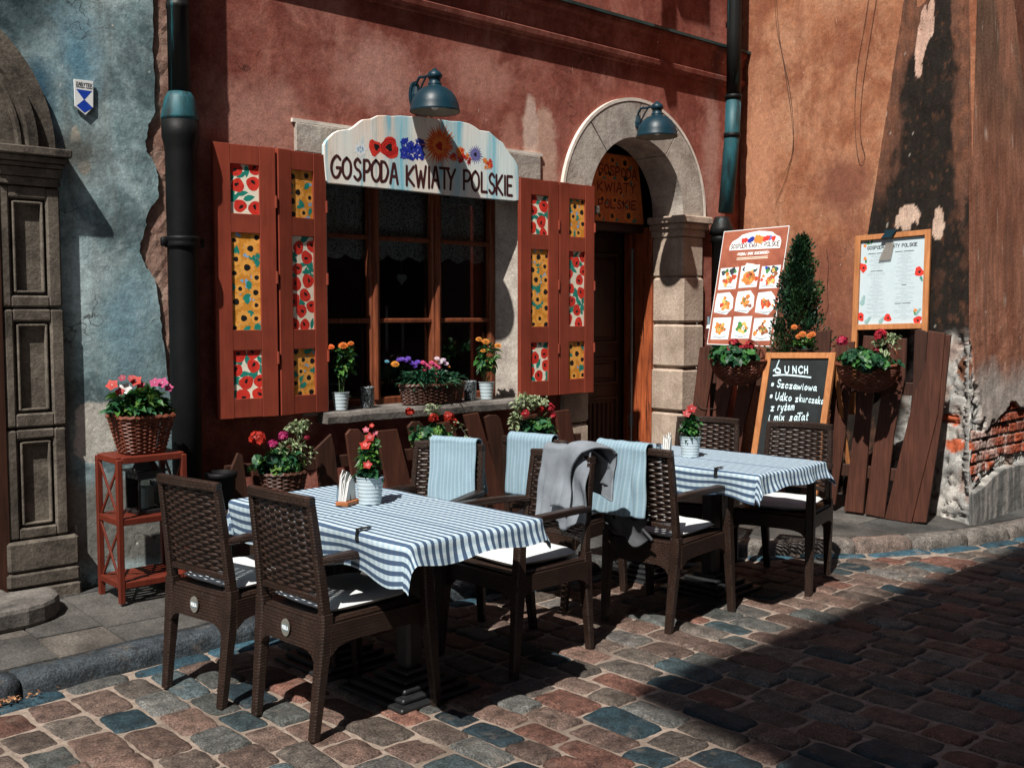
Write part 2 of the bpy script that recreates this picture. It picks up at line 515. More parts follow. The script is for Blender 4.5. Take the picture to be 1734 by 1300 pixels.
# ================================================================== HOUSES
FY = 5.5          # plane of the red and grey facades
def patch(k, col, c, r, colour, soft=.25, amp=.9, nscale=5):
    """a bare or stained patch of its own shape round point c (object space of a root at the origin)"""
    g = k.n('ShaderNodeNewGeometry'); mp = k.n('ShaderNodeMapping')
    mp.inputs['Location'].default_value = tuple(-c[i] / r[i] for i in range(3)); mp.inputs['Scale'].default_value = tuple(1 / x for x in r)
    k.l(g.outputs['Position'], mp.inputs[0])
    ln = k.n('ShaderNodeVectorMath', operation='LENGTH'); k.l(mp.outputs[0], ln.inputs[0])
    nz = k.noise(k.coords('Object'), nscale, 7, .65)
    d = k.math('ADD', ln.outputs['Value'], k.math('MULTIPLY', k.math('SUBTRACT', nz, .5), amp * 2))
    return k.mix(k.ramp(d, [(1 - soft, 1.0), (1.0, 0.0)]), col, colour)
def plaster2(name, c1, c2, c3, streak, scratch, bump=.5, patches=(), seed=0.0, sc_lo=.69, streak_lo=.5):
    k = NT(name); v = k.coords('Object'); vs = k.coords('Object', (3.2, 3.2, .30)); vf = k.coords('Object', (9, 9, 1.1))
    big = k.noise(v, 1.1 + seed, 6, .62, .4); med = k.noise(v, 5.5, 7, .65)
    col = k.ramp(big, [(.38, c1), (.5, c2), (.60, c3)])
    col = k.mix(k.ramp(med, [(.44, 0.0), (.66, .65)]), col, c3)
    col = k.mix(k.ramp(k.noise(v, 2.6, 8, .72, .5), [(.48, 0.0), (.62, .85)]), col, c1)
    col = k.mix(k.ramp(k.noise(k.coords('Object', (1, 1, .6)), 3.7 + seed, 9, .75, .8), [(.56, 0.0), (.66, .6)]), col, c3)
    col = k.mix(k.ramp(k.noise(vs, 1.6, 6, .6), [(streak_lo, 0.0), (streak_lo + .2, .8)]), col, streak)
    for p in patches: col = patch(k, col, *p)
    col = k.mix(1.0, col, k.ramp(k.noise(v, 75, 4, .75), [(.3, .70), (.7, 1.2)]), 'MULTIPLY')
    col = k.mix(1.0, col, k.ramp(k.noise(v, 21, 6, .7), [(.3, .74), (.7, 1.16)]), 'MULTIPLY')
    # hairline cracks
    ns = k.n('ShaderNodeTexNoise'); ns.inputs['Scale'].default_value = 3.5; ns.inputs['Detail'].default_value = 5; k.l(v, ns.inputs['Vector'])
    vm = k.n('ShaderNodeVectorMath', operation='MULTIPLY_ADD'); k.l(ns.outputs['Color'], vm.inputs[0]); vm.inputs[1].default_value = (.6, .6, .6); k.l(v, vm.inputs[2])
    vo = k.n('ShaderNodeTexVoronoi', feature='DISTANCE_TO_EDGE'); vo.inputs['Scale'].default_value = 1.3; k.l(vm.outputs[0], vo.inputs['Vector'])
    crack = k.math('MULTIPLY', k.ramp(vo.outputs['Distance'], [(.0, .8), (.007, 0.0)]), k.ramp(k.noise(v, 1.7, 3), [(.54, 0.0), (.60, 1.0)]))
    col = k.mix(crack, col, (.03, .018, .014))
    # bird-shot holes and chips
    vp = k.n('ShaderNodeTexVoronoi'); vp.inputs['Scale'].default_value = 7; k.l(v, vp.inputs['Vector'])
    chip = k.math('MULTIPLY', k.ramp(k.math('ADD', vp.outputs['Distance'], k.math('MULTIPLY', k.noise(v, 60, 3), .10)), [(.085, 1.0), (.10, 0.0)]), k.ramp(k.noise(v, 2.3, 3), [(.50, 0.0), (.58, 1.0)]))
    col = k.mix(chip, col, scratch)
    sc = k.math('MULTIPLY', k.ramp(k.noise(vf, 5.5, 4, .6), [(sc_lo, 0.0), (sc_lo + .03, 1.0)]), k.ramp(med, [(.45, 0.0), (.55, 1.0)]))
    col = k.mix(sc, col, scratch)
    h1 = k.bump(k.noise(v, 9, 8, .62), bump * .5, .02)
    h2 = k.bump(k.noise(v, 120, 4, .7), .45, .003, h1)
    return k.set(col, .9, h2, 0.0, .12)
P = (.46, .25, .19)
M['red_plaster'] = plaster2('red_plaster', (.20, .055, .040), (.32, .100, .074), (.42, .175, .135), (.22, .058, .044), (.62, .48, .40), .55,
    [((5.33, 5.5, 2.70), (.20, .4, .36), (.58, .36, .28), .22, .55, 7), ((5.24, 5.5, 2.85), (.08, .4, .26), (.66, .47, .39), .25, .5, 9), ((5.05, 5.5, 2.75), (.12, .4, .2), (.45, .20, .15), .5, .7, 5),
     ((3.05, 5.5, 2.60), (.5, .3, .35), (.48, .235, .185), .6, .9, 4), ((3.9, 5.5, 3.05), (.35, .3, .3), (.50, .25, .20), .6, .9, 4), ((4.75, 5.5, 3.15), (.35, .3, .2), (.47, .22, .17), .6, .9, 5), ((7.35, 5.5, 2.9), (.15, .3, .6), (.48, .24, .19), .6, .9, 5)])
M['grey_plaster'] = plaster2('blue_grey_plaster', (.10, .150, .165), (.255, .375, .40), (.49, .625, .645), (.15, .155, .14), (.66, .66, .60), .7,
    [((2.10, 5.48, .93), (.13, .3, .17), (.62, .60, .54), .12, .6, 9), ((2.07, 5.48, 2.30), (.035, .3, .05), (.65, .60, .50), .2, .5, 12),
     ((2.03, 5.48, 2.42), (.03, .3, .09), (.60, .55, .46), .2, .5, 14),
     ((1.55, 5.48, 3.2), (.55, .3, .5), (.022, .045, .055), .8, .6, 3), ((2.02, 5.48, 2.35), (.22, .3, .2), (.13, .14, .13), .8, .8, 4), ((2.05, 5.48, 2.85), (.16, .3, .3), (.14, .29, .38), .8, .8, 4), ((2.28, 5.48, 1.5), (.2, .3, .4), (.22, .36, .42), .8, .9, 4), ((1.86, 5.48, 2.62), (.12, .3, .3), (.06, .14, .20), .8, .8, 4),
     ((2.2, 5.48, .45), (.6, .3, .28), (.23, .23, .21), .3, .5, 5)], seed=.5, sc_lo=.70, streak_lo=.5)
M['rubble'] = plaster2('rubble_render', (.20, .105, .082), (.34, .20, .155), (.44, .32, .26), (.25, .13, .10), (.6, .52, .44), 1.0, seed=4)
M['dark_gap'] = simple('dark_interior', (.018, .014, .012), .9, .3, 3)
def stone(name, c, dark, bump=.6):
    k = NT(name); v = k.coords('Object'); vs = k.coords('Object', (4, 4, .5))
    f = k.noise(v, 5, 8, .65)
    col = k.ramp(f, [(.3, dark), (.6, c)])
    col = k.mix(k.ramp(k.noise(vs, 2, 6), [(.5, 0.0), (.7, .6)]), col, dark)
    col = k.mix(1.0, col, k.ramp(k.noise(v, 80, 4, .7), [(.3, .75), (.7, 1.2)]), 'MULTIPLY')
    return k.set(col, .85, k.bump(k.noise(v, 30, 8, .68), bump, .008), 0, .2)
M['sand_stone'] = stone('sandstone', (.50, .40, .32), (.30, .225, .175))
M['arch_stone'] = stone('painted_arch_stone', (.50, .46, .405), (.25, .21, .185))
M['dark_stone'] = stone('weathered_dark_stone', (.165, .142, .115), (.032, .027, .023), .8)
M['sill_stone'] = stone('sill_stone', (.19, .172, .155), (.05, .047, .044), .7)
M['white_edge'] = simple('whitewashed_edge', (.66, .60, .53), .85, .2, 8, .4)
M['zinc'] = simple('green_black_flashing', (.018, .045, .045), .5, .4, 6)
M['frame_wood'] = wood('old_brown_window_frame', (.055, .016, .008), (.22, .062, .026), .5, 'z', (.42, .19, .09), .60)
M['door_wood'] = wood('dark_door_wood', (.022, .010, .007), (.055, .022, .013), .5, 'z')
M['liner_wood'] = wood('red_brown_door_liner', (.16, .030, .012), (.42, .105, .035), .55, 'z', (.05, .018, .012), .56)
M['shutter_red'] = wood('red_brown_shutter_paint', (.195, .034, .018), (.25, .048, .026), .55, 'z', (.085, .022, .014), .655, .15)
M['glass'] = None
k = NT('window_glass'); tr = k.n('ShaderNodeBsdfTransparent'); gl = k.n('ShaderNodeBsdfGlossy'); gl.inputs['Roughness'].default_value = .03
tr.inputs[0].default_value = (.80, .84, .84, 1)
mx = k.n('ShaderNodeMixShader'); fr = k.n('ShaderNodeFresnel'); fr.inputs[0].default_value = 1.45
k.l(fr.outputs[0], mx.inputs[0]); k.l(tr.outputs[0], mx.inputs[1]); k.l(gl.outputs[0], mx.inputs[2]); k.l(mx.outputs[0], k.t.nodes['Material Output'].inputs[0])
M['glass'] = k.m
k = NT('lace'); v = k.coords('Object')
w1 = k.n('ShaderNodeTexVoronoi'); w1.inputs['Scale'].default_value = 75; k.l(v, w1.inputs['Vector'])
lace_a = k.ramp(w1.outputs['Distance'], [(.28, .16), (.46, .92)])
k.b.inputs['Base Color'].default_value = (.80, .80, .77, 1); k.l(lace_a, k.b.inputs['Alpha']); M['lace'] = k.m

# ------------------------------------------------------------------ red house
house = thing('red_house', 'red plastered inn facade with cornice, arched stone doorway and painted window shutters', 'house', (4.9, FY, 0))
AX, AZ, AR = 6.39, 2.36, .80                # arch: centre, spring line, radius cut in the wall
WX0, WX1, WZ0, WZ1 = 3.52, 5.11, .90, 2.50   # window opening
TOP = 8.5
w = MB()
def wq(x0, x1, z0, z1, z0b=None): w.poly([(x0, FY, z0), (x1, FY, z0b if z0b is not None else z0), (x1, FY, z1), (x0, FY, z1)])
wq(2.43, WX0, -.02, TOP); wq(WX0, WX1, -.02, WZ0); wq(WX0, WX1, WZ1, TOP); wq(WX1, AX - AR, -.02, TOP)
n = 28
for i in range(n):
    a0 = PI - PI * i / n; a1 = PI - PI * (i + 1) / n
    wq(AX + AR * math.cos(a0), AX + AR * math.cos(a1), AZ + AR * math.sin(a0), TOP, AZ + AR * math.sin(a1))
wq(AX + AR, 8.3, -.02, TOP)
w.build('wall', M['red_plaster'], house)
# window reveals and stone surround
sr = MB()
d = .15
sr.box((WX0 - .09, FY - .004, 1.79), (.18, .03, 1.72), bevel=.006)
sr.box((WX1 + .06, FY - .004, 1.70), (.12, .03, 1.60), bevel=.006)
sr.box(((WX0 + WX1) / 2, FY - .005, 2.585), (WX1 - WX0 + .42, .034, .17), bevel=.006)
sr.prism([(5.115, FY + .005), (5.01, FY + .125), (5.01, FY + .2), (5.2, FY + .2), (5.2, FY + .005)], .9, 2.5, lambda u, v, dd: (u, v, dd)); sr.prism([(3.50, FY + .005), (3.44, FY + .125), (3.44, FY + .2), (3.3, FY + .2), (3.3, FY + .005)], .9, 2.5, lambda u, v, dd: (u, v, dd))
sr.box(((WX0 + WX1) / 2, FY + d / 2 + .02, WZ1 + .03), (WX1 - WX0, d, .06))
sr.build('window_surround', M['arch_stone'], house)
we = MB()
we.box(((WX0 + WX1) / 2, FY - .004, 2.682), (WX1 - WX0 + .46, .03, .022)); we.box((WX0 - .195, FY - .004, 2.59), (.022, .03, .162))
we.build('surround_edge', M['white_edge'], house)
sl = MB(); sl.smooth = False
def sillf(u, v):
    return None
pts = []
for i in range(25):
    xx = 3.44 + 1.62 * i / 24; q = .010 * mnoise.noise(Vector((xx * 6, 2, 1))) + .006 * mnoise.noise(Vector((xx * 19, 4, 1)))
    pts.append((xx, q))
pr_ = [(-.125, .885), (-.128, .925), (-.118, .945), (-.10, .951), (.30, .957), (.30, .885)]
for xx, q in pts:
    for (o, z) in pr_: sl.vert((xx, FY + o + (q if o < 0 else 0), z + (q * .6 if z < .93 else q * .25)))
for i in range(24):
    for j in range(5):
        a = i * 6 + j; sl.face((a, a + 1, a + 7, a + 6))
sl.face(range(6)); sl.face(range(24 * 6 + 5, 24 * 6 - 1, -1))
sl.build('window_sill', M['sill_stone'], house)
# window frame: three lights
win = MB()
IY = FY + .15
for xx, ww in ((3.47, .05), (3.967, .082), (4.478, .082), (4.985, .05)):
    win.box((xx, IY, 1.72), (ww, .06, 1.56), bevel=.008)
    if ww > .06: win.sweep([(xx, IY - .035, .99), (xx, IY - .035, 2.48)], .02, up=(0, 1, 0))
for z, h in ((.965, .07), (2.47, .06)):
    for x0, x1 in ((3.495, 3.926), (4.008, 4.437), (4.519, 4.960)): win.box(((x0 + x1) / 2, IY + .002, z), (x1 - x0, .055, h), bevel=.006)
wf = win.build('window_frame', M['frame_wood'], house)
mu = MB()
for z in (1.500, 2.035):
    for x0, x1 in ((3.495, 3.926), (4.008, 4.437), (4.519, 4.960)):
        mu.sweep([(x0, IY - .005, z), (x1, IY - .005, z)], [(.034, .03)] * 2)
mu.build('glazing_bar', M['frame_wood'], wf)
for x0, x1 in ((3.495, 3.926), (4.008, 4.437), (4.519, 4.960)):
    p = MB(); p.box(((x0 + x1) / 2, IY + .018, 1.72), (x1 - x0, .004, 1.44)); p.build('pane', M['glass'], wf)
# dark room behind the window and the door
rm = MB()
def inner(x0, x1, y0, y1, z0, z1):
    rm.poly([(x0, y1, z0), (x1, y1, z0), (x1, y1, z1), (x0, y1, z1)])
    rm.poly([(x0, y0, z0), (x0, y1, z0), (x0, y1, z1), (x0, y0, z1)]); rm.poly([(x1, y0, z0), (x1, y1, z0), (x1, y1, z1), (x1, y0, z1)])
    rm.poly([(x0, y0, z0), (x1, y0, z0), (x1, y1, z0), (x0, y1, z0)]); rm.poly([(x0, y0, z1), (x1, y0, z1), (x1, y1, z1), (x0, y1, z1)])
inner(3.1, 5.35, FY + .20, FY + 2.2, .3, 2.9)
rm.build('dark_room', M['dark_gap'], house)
# lace curtain
lc = MB()
lc.grid(90, 14, lambda u, v: (3.47 + 1.5 * u, IY + .06 + .012 * math.sin(u * 60), 1.93 - .035 * abs(math.sin(u * 28)) * (1 - v) + v * .5))
lc.build('lace_curtain', M['lace'], house)
# cornice: moulding, shaded fascia, metal flashing on top
co = MB()
prof = [(0, 3.475), (.018, 3.48), (.022, 3.50), (.048, 3.512), (.054, 3.545), (.028, 3.562), (.028, 3.66), (.042, 3.675), (.046, 3.72), (.075, 3.738), (.078, 3.775), (0, 3.80)]
for xx in (1.95, 8.2):
    for o, z in prof: co.vert((xx, FY - o, z))
L = len(prof)
for j in range(L - 1): co.face((j, j + 1, L + j + 1, L + j))
co.face(range(L)); co.face(range(2 * L - 1, L - 1, -1))
cn = co.build('cornice', M['red_plaster'], house)
fl = MB(); fl.prism([(-.002, 3.806), (-.105, 3.782), (-.105, 3.768), (-.11, 3.768), (-.11, 3.79), (-.002, 3.815)], 1.93, 8.22, lambda u, v, d: (d, FY + u, v))
fl.build('flashing', M['zinc'], cn)
# arched stone doorway
ar = MB()
def arch_ring(mb, r0, r1, y0, y1, seg=None, a0=0.0, a1=PI, n=40):
    base = len(mb.v)
    for i in range(n + 1):
        a = a0 + (a1 - a0) * i / n
        for r, y in ((r0, y1), (r0, y0), (r1, y0), (r1, y1)): mb.vert((AX + r * math.cos(a), y, AZ + r * math.sin(a)))
    for i in range(n):
        for j in range(4):
            k2 = (j + 1) % 4
            mb.face((base + i * 4 + j, base + i * 4 + k2, base + i * 4 + 4 + k2, base + i * 4 + 4 + j))
    mb.face([base + j for j in range(4)][::-1]); mb.face([base + n * 4 + j for j in range(4)])
for s0, s1 in ((0, .30), (.305, .49), (.495, .73), (.735, 1.0)):
    arch_ring(ar, .562, .835, FY - .026, FY + .30, a0=PI * s0, a1=PI * s1, n=14)
ar.build('door_arch', M['arch_stone'], house)
ae = MB(); arch_ring(ae, .838, .862, FY - .030, FY + .05, n=44)
ae.build('arch_edge', M['white_edge'], house)
def jamb(sx):
    j = MB(); x0, x1 = (AX + .555, AX + .845) if sx > 0 else (AX - .845, AX - .555)
    zs = [-.02, .40, .72, 1.088, 1.463, 1.855]
    for i in range(5):
        z0, z1 = zs[i] + .008, zs[i + 1] - .008
        j.box(((x0 + x1) / 2 + rr.uniform(-.004, .004), FY + .135 + rr.uniform(-.006, .006), (z0 + z1) / 2), (x1 - x0, .33, z1 - z0), bevel=.018)
    j.box(((x0 + x1) / 2, FY + .14, 2.02), (x1 - x0 - .012, .325, .33), bevel=.012)
    j.box(((x0 + x1) / 2, FY + .16, 1.1), (x1 - x0 - .05, .27, 2.3))
    o = j.build('door_jamb', M['sand_stone'], house)
    c = MB()
    c.box(((x0 + x1) / 2, FY + .137, 2.215), (x1 - x0 + .008, .345, .065), bevel=.006)
    c.box(((x0 + x1) / 2, FY + .128, 2.268), (x1 - x0 + .05, .375, .05), bevel=.008)
    c.box(((x0 + x1) / 2, FY + .118, 2.322), (x1 - x0 + .10, .40, .06), bevel=.008)
    c.build('impost', M['dark_stone' if sx < 0 else 'sand_stone'], o)
jamb(1); jamb(-1)
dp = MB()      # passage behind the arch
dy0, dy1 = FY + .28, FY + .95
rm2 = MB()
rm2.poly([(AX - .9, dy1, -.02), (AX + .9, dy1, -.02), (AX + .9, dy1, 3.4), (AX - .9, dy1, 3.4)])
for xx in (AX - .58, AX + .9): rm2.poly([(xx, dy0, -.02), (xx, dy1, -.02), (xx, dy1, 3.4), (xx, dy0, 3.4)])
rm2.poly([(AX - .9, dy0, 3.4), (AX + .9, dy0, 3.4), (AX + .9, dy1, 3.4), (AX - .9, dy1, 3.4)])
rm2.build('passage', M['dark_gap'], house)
ln = MB()
ln.box((AX + .60, FY + .40, 1.18), (.10, .20, 2.2), bevel=.01)
ln.box((AX + .585, FY + .555, 1.18), (.10, .09, 2.2), bevel=.012)
ln.box((AX - .60, FY + .42, 1.18), (.10, .24, 2.2), bevel=.01)
lno = ln.build('door_frame', M['liner_wood'], house)
ms = MB(); ms.sweep([(AX + .535, FY + .50, .13), (AX + .535, FY + .50, 2.1)], .011); ms.box((AX + .535, FY + .5, .62), (.035, .03, .10), bevel=.005)
M['steel'] = simple('blue_steel', (.30, .42, .50), .35, .2, 12, metal=.7)
ms.build('steel_rod', M['steel'], lno)
tb = MB(); tb.box((AX, FY + .47, 2.29), (1.16, .16, .12), bevel=.01); tb.build('transom_beam', M['door_wood'], house)
dr = MB()
dY = FY + .64
dr.box((AX - .02, dY, 1.18), (1.14, .05, 2.12), bevel=.006)
for cx in (AX - .28, AX + .26):
    for z0, z1 in ((1.30, 2.05), (.95, 1.16), (.34, .82)):
        fr_ = ((cx - .20, cx + .20))
        for xx in fr_: dr.box((xx, dY - .032, (z0 + z1) / 2), (.03, .03, z1 - z0), bevel=.008)
        for z in (z0, z1): dr.box((cx, dY - .032, z), (.43, .032, .03), bevel=.008)
        if z0 == .34:
            for q in range(6): dr.sweep([(cx - .14 + q * .056, dY - .024, z0 + .04), (cx - .14 + q * .056, dY - .024, z1 - .04)], .016, up=(0, 1, 0))
        else: dr.box((cx, dY - .025, (z0 + z1) / 2), (.32, .02, z1 - z0 - .08), bevel=.009)
door = dr.build('door', M['door_wood'], house)
ds = MB(); ds.box((AX, FY + .34, .10), (1.10, .9, .10), bevel=.01); ds.build('doorstep', M['dark_stone'], house)

# ------------------------------------------------------------------ shutters (folded open, two leaves each side) with painted panels
class Paint:
    """flat painted shapes, each a hair above the one below"""
    def __init__(self, mp): self.mb = MB(); self.mp = mp; self.k = 0; self.mats = []
    def shape(self, pts, m, lvl=0):
        if m not in self.mats: self.mats.append(m)
        self.mb.mi = self.mats.index(m); self.k += 1
        d = .00012 * lvl + .000006 * (self.k % 19) + .0003
        self.mb.poly([self.mp(u, v, d) for u, v in pts])
    def blob(self, c, r, m, lvl=0, n=14, wob=.12, sq=1.0, rot=0.0, rs=rnd):
        ph = rs.uniform(0, 9); ca, sa = math.cos(rot), math.sin(rot); pts = []
        for i in range(n):
            a = 2 * PI * i / n; q = r * (1 + wob * math.sin(3 * a + ph) + wob * .5 * math.sin(5 * a + ph * 2))
            x, y = math.cos(a) * q, math.sin(a) * q * sq
            pts.append((c[0] + ca * x - sa * y, c[1] + sa * x + ca * y))
        self.shape(pts, m, lvl)
    def leaf(self, c, L, wd, rot, m, lvl=0):
        ca, sa = math.cos(rot), math.sin(rot); pts = []
        prof = [(-.5, 0), (-.3, .38), (0, .5), (.28, .3), (.5, 0), (.28, -.22), (0, -.42), (-.3, -.36)]
        for x, y in prof: pts.append((c[0] + ca * x * L - sa * y * wd, c[1] + sa * x * L + ca * y * wd))
        self.shape(pts, m, lvl)
    def star(self, c, r0, r1, n, m, lvl=0, rot=0, rs=rnd, jit=.15):
        pts = []
        for i in range(2 * n):
            a = PI * i / n + rot; q = (r1 if i % 2 == 0 else r0) * (1 + rs.uniform(-jit, jit))
            pts.append((c[0] + math.cos(a) * q, c[1] + math.sin(a) * q))
        self.shape(pts, m, lvl)
    def line(self, pts, wd, m, lvl=0, smooth=4, close=False):
        """brush stroke with round ends"""
        if smooth == 1 and len(pts) > 2:
            for a, b in zip(pts, pts[1:]): self.line([a, b], wd, m, lvl, 1)
            return
        if m not in self.mats: self.mats.append(m)
        self.mb.mi = self.mats.index(m); self.k += 1
        d = .00012 * lvl + .000006 * (self.k % 19) + .0003
        P_ = [Vector((p[0], p[1], 0)) for p in pts]
        if len(P_) > 2: P_ = smooth_path(P_, smooth)
        n = len(P_); L = []; Rr = []
        for i in range(n):
            t = P_[min(i + 1, n - 1)] - P_[max(i - 1, 0)]
            t = t.normalized() if t.length > 1e-9 else Vector((1, 0, 0))
            nn = Vector((-t.y, t.x, 0)) * wd / 2
            L.append(P_[i] + nn); Rr.append(P_[i] - nn)
        def cap(c, a0):
            return [c + Vector((math.cos(a0 + PI * k / 4), math.sin(a0 + PI * k / 4), 0)) * wd / 2 for k in range(1, 4)]
        t0 = (P_[1] - P_[0]); t1 = (P_[-1] - P_[-2])
        for i in range(n - 1):
            self.mb.poly([self.mp(q.x, q.y, d) for q in (Rr[i], Rr[i + 1], L[i + 1], L[i])])
        a = math.atan2(t1.y, t1.x)
        self.mb.poly([self.mp(q.x, q.y, d) for q in [Rr[-1]] + cap(P_[-1], a - PI / 2) + [L[-1]]])
        a = math.atan2(t0.y, t0.x)
        self.mb.poly([self.mp(q.x, q.y, d) for q in [L[0]] + cap(P_[0], a + PI / 2) + [Rr[0]]])
    def build(self, name, parent, local=False):
        return self.mb.build(name, [M[m] for m in self.mats], parent, local)
def scatter(wd, ht, r, rs, tries=900, gap=1.9):
    out = []
    for _ in range(tries):
        x, y = rs.uniform(r * .2, wd - r * .2), rs.uniform(r * .2, ht - r * .2)
        if all((x - a) ** 2 + (y - b) ** 2 > (gap * r) ** 2 for a, b in out): out.append((x, y))
    return out
def clip(pts, wd, ht):
    """Sutherland-Hodgman against the panel's rectangle"""
    def cut(ps, inside, inter):
        o = []
        for i in range(len(ps)):
            a, b = ps[i - 1], ps[i]
            if inside(b):
                if not inside(a): o.append(inter(a, b))
                o.append(b)
            elif inside(a): o.append(inter(a, b))
        return o
    def ix(x0): return lambda a, b: (x0, a[1] + (b[1] - a[1]) * (x0 - a[0]) / (b[0] - a[0]))
    def iy(y0): return lambda a, b: (a[0] + (b[0] - a[0]) * (y0 - a[1]) / (b[1] - a[1]), y0)
    for ins, it in ((lambda p: p[0] >= 0, ix(0)), (lambda p: p[0] <= wd, ix(wd)), (lambda p: p[1] >= 0, iy(0)), (lambda p: p[1] <= ht, iy(ht))):
        if not pts: return pts
        pts = cut(pts, ins, it)
    return pts
class Clipped(Paint):
    def __init__(self, mp, wd, ht): super().__init__(mp); self.wd = wd; self.ht = ht
    def shape(self, pts, m, lvl=0):
        p = clip(list(pts), self.wd, self.ht)
        if len(p) > 2: super().shape(p, m, lvl)
def poppies(p, wd, ht, rs, r=None):
    r = r or wd * .20
    p.shape([(0, 0), (wd, 0), (wd, ht), (0, ht)], 'cream', 0)
    pts = scatter(wd, ht, r, rs)
    for x, y in pts:
        p.blob((x, y), r * rs.uniform(.92, 1.08), 'red_flower', 2, 16, .06, rs.uniform(.85, 1.0), rs.uniform(0, 3), rs)
        a = rs.uniform(0, 6.28)
        p.blob((x + math.cos(a) * r * .2, y + math.sin(a) * r * .2), r * .36, 'black', 4, 10, .12, .6, rs.uniform(0, 3), rs)
        for q in range(2):
            b = rs.uniform(0, 6.28)
            p.line([(x + math.cos(b) * r * .5, y + math.sin(b) * r * .5), (x + math.cos(b + .5) * r * .8, y + math.sin(b + .5) * r * .8)], r * .07, 'crimson', 3) if 0 < x + r * .8 * math.cos(b + .5) < wd and 0 < y + r * .8 * math.sin(b + .5) < ht and 0 < x + r * .5 * math.cos(b) < wd and 0 < y + r * .5 * math.sin(b) < ht else None
    for _ in range(int(len(pts) * 1.6)):
        for t in range(30):
            x, y = rs.uniform(0, wd), rs.uniform(0, ht)
            if all((x - a) ** 2 + (y - b) ** 2 > (r * 1.12) ** 2 for a, b in pts): break
        p.leaf((x, y), r * rs.uniform(1.5, 2.0), r * rs.uniform(.7, .95), rs.uniform(0, 6.3), 'teal', 1)
def sunflowers(p, wd, ht, rs, r=None, bg='gold', mini=True):
    r = r or wd * .24
    p.shape([(0, 0), (wd, 0), (wd, ht), (0, ht)], bg, 0)
    for _ in range(int(ht / wd * 6)):
        p.blob((rs.uniform(0, wd), rs.uniform(0, ht)), r * rs.uniform(.2, .45), 'skyblue', 1, 9, .3, .7, rs.uniform(0, 3), rs)
    pts = scatter(wd, ht, r, rs, gap=1.6)
    for _ in range(int(len(pts) * .9)):
        for t in range(30):
            x, y = rs.uniform(0, wd), rs.uniform(0, ht)
            if all((x - a) ** 2 + (y - b) ** 2 > (r * 1.0) ** 2 for a, b in pts): break
        p.leaf((x, y), r * rs.uniform(1.1, 1.6), r * rs.uniform(.7, .95), rs.uniform(0, 6.3), 'teal', 2)
    for x, y in pts:
        q = r * rs.uniform(.7, 1.2)
        p.star((x, y), q * .8, q * 1.05, 11, 'yellow', 3, rs.uniform(0, 1), rs, .06)
        p.blob((x, y), q * .40, 'black', 4, 12, .06, .95, 0, rs)
def shutter(side, leaves):
    sh = MB()
    root = house
    for li, (A, B, kinds) in enumerate(leaves):
        A = Vector((*A, 0)); B = Vector((*B, 0)); wd = (B - A).length; t = (B - A).normalized(); nrm = Vector((t.y, -t.x, 0))
        z0, H = .955, 1.535
        def mp(u, v, d, A=A, t=t, nrm=nrm): return A + t * u + nrm * d + Vector((0, 0, z0 + v))
        f = MB()
        def bar(u0, u1, v0, v1, th=.034):
            f.prism([(u0, v0), (u1, v0), (u1, v1), (u0, v1)], 0, th, mp)
        s = wd * .27; g = .003
        bar(g, s, 0, H); bar(wd - s, wd - g, 0, H)
        rails = [(0, .072), (.25, .325), (.68, .75), (.928, 1.0)]
        for a, b in rails: bar(s + .0008, wd - s - .0008, a * H + (.002 if a == 0 else 0), b * H - (.002 if b == 1 else 0), .0325)
        fo = f.build('shutter_leaf', M['shutter_red'], root, bevel=.0025)
        for (a, b), kd in zip(((.072, .25), (.325, .68), (.75, .928)), kinds):
            w_, h_ = wd - 2 * s, (b - a) * H
            mp2 = lambda u, v, d, a=a, s=s: mp(s + u, a * H + v, .020 + d)
            p = Clipped(mp2, w_, h_)
            rs = random.Random(int(a * 1000) + li * 37 + (500 if side == "R" else 0))
            (poppies if kd == 'p' else sunflowers)(p, w_, h_, rs, (.245 if kd == 'p' else .26) * w_)
            p.build('poppy_panel' if kd == 'p' else 'sunflower_panel', fo)
        for z in (.22, .52, .80):
            hg = MB(); hg.sweep([mp(wd - .002, z * H - .035, .036), mp(wd - .002, z * H + .035, .036)], .008)
            hg.build('hinge', M['shutter_red'], fo)
    return root
shutter('L', [((2.752, FY - .045), (3.120, FY - .085), 'psp'), ((3.125, FY - .085), (3.478, FY - .04), 'sps')])
shutter('R', [((5.043, FY - .07), (5.420, FY - .075), 'psp'), ((5.424, FY - .075), (5.800, FY - .07), 'sps')])

# ------------------------------------------------------------------ blue grey house on the left
grey = thing('grey_house', 'weathered blue grey plastered house with a dark carved stone portal at the left', 'house', (1.3, FY, 0))
gm = MB()
edge_px = [(258, -60), (258, 0), (260, 100), (263, 190), (252, 212), (246, 240), (249, 258), (262, 275), (268, 300), (268, 335), (250, 360), (246, 385), (236, 425), (246, 450), (262, 470), (270, 520), (274, 560), (280, 600), (284, 640), (292, 700), (294, 780), (296, 860), (298, 1010)]
edge = [(at_y(x, y, FY - .02).x, at_y(x, y, FY - .02).z) for x, y in edge_px]
edge[0] = (edge[1][0], TOP)
ed2 = []
for i in range(len(edge) - 1):
    for s in range(6):
        t = s / 6; z = edge[i][1] + (edge[i + 1][1] - edge[i][1]) * t
        ed2.append((edge[i][0] + (edge[i + 1][0] - edge[i][0]) * t + (.010 * mnoise.noise(Vector((z * 30, 1, 1))) + .006 * mnoise.noise(Vector((z * 70, 4, 1))) if i else 0), z))
ed2.append((edge[-1][0], -.05))
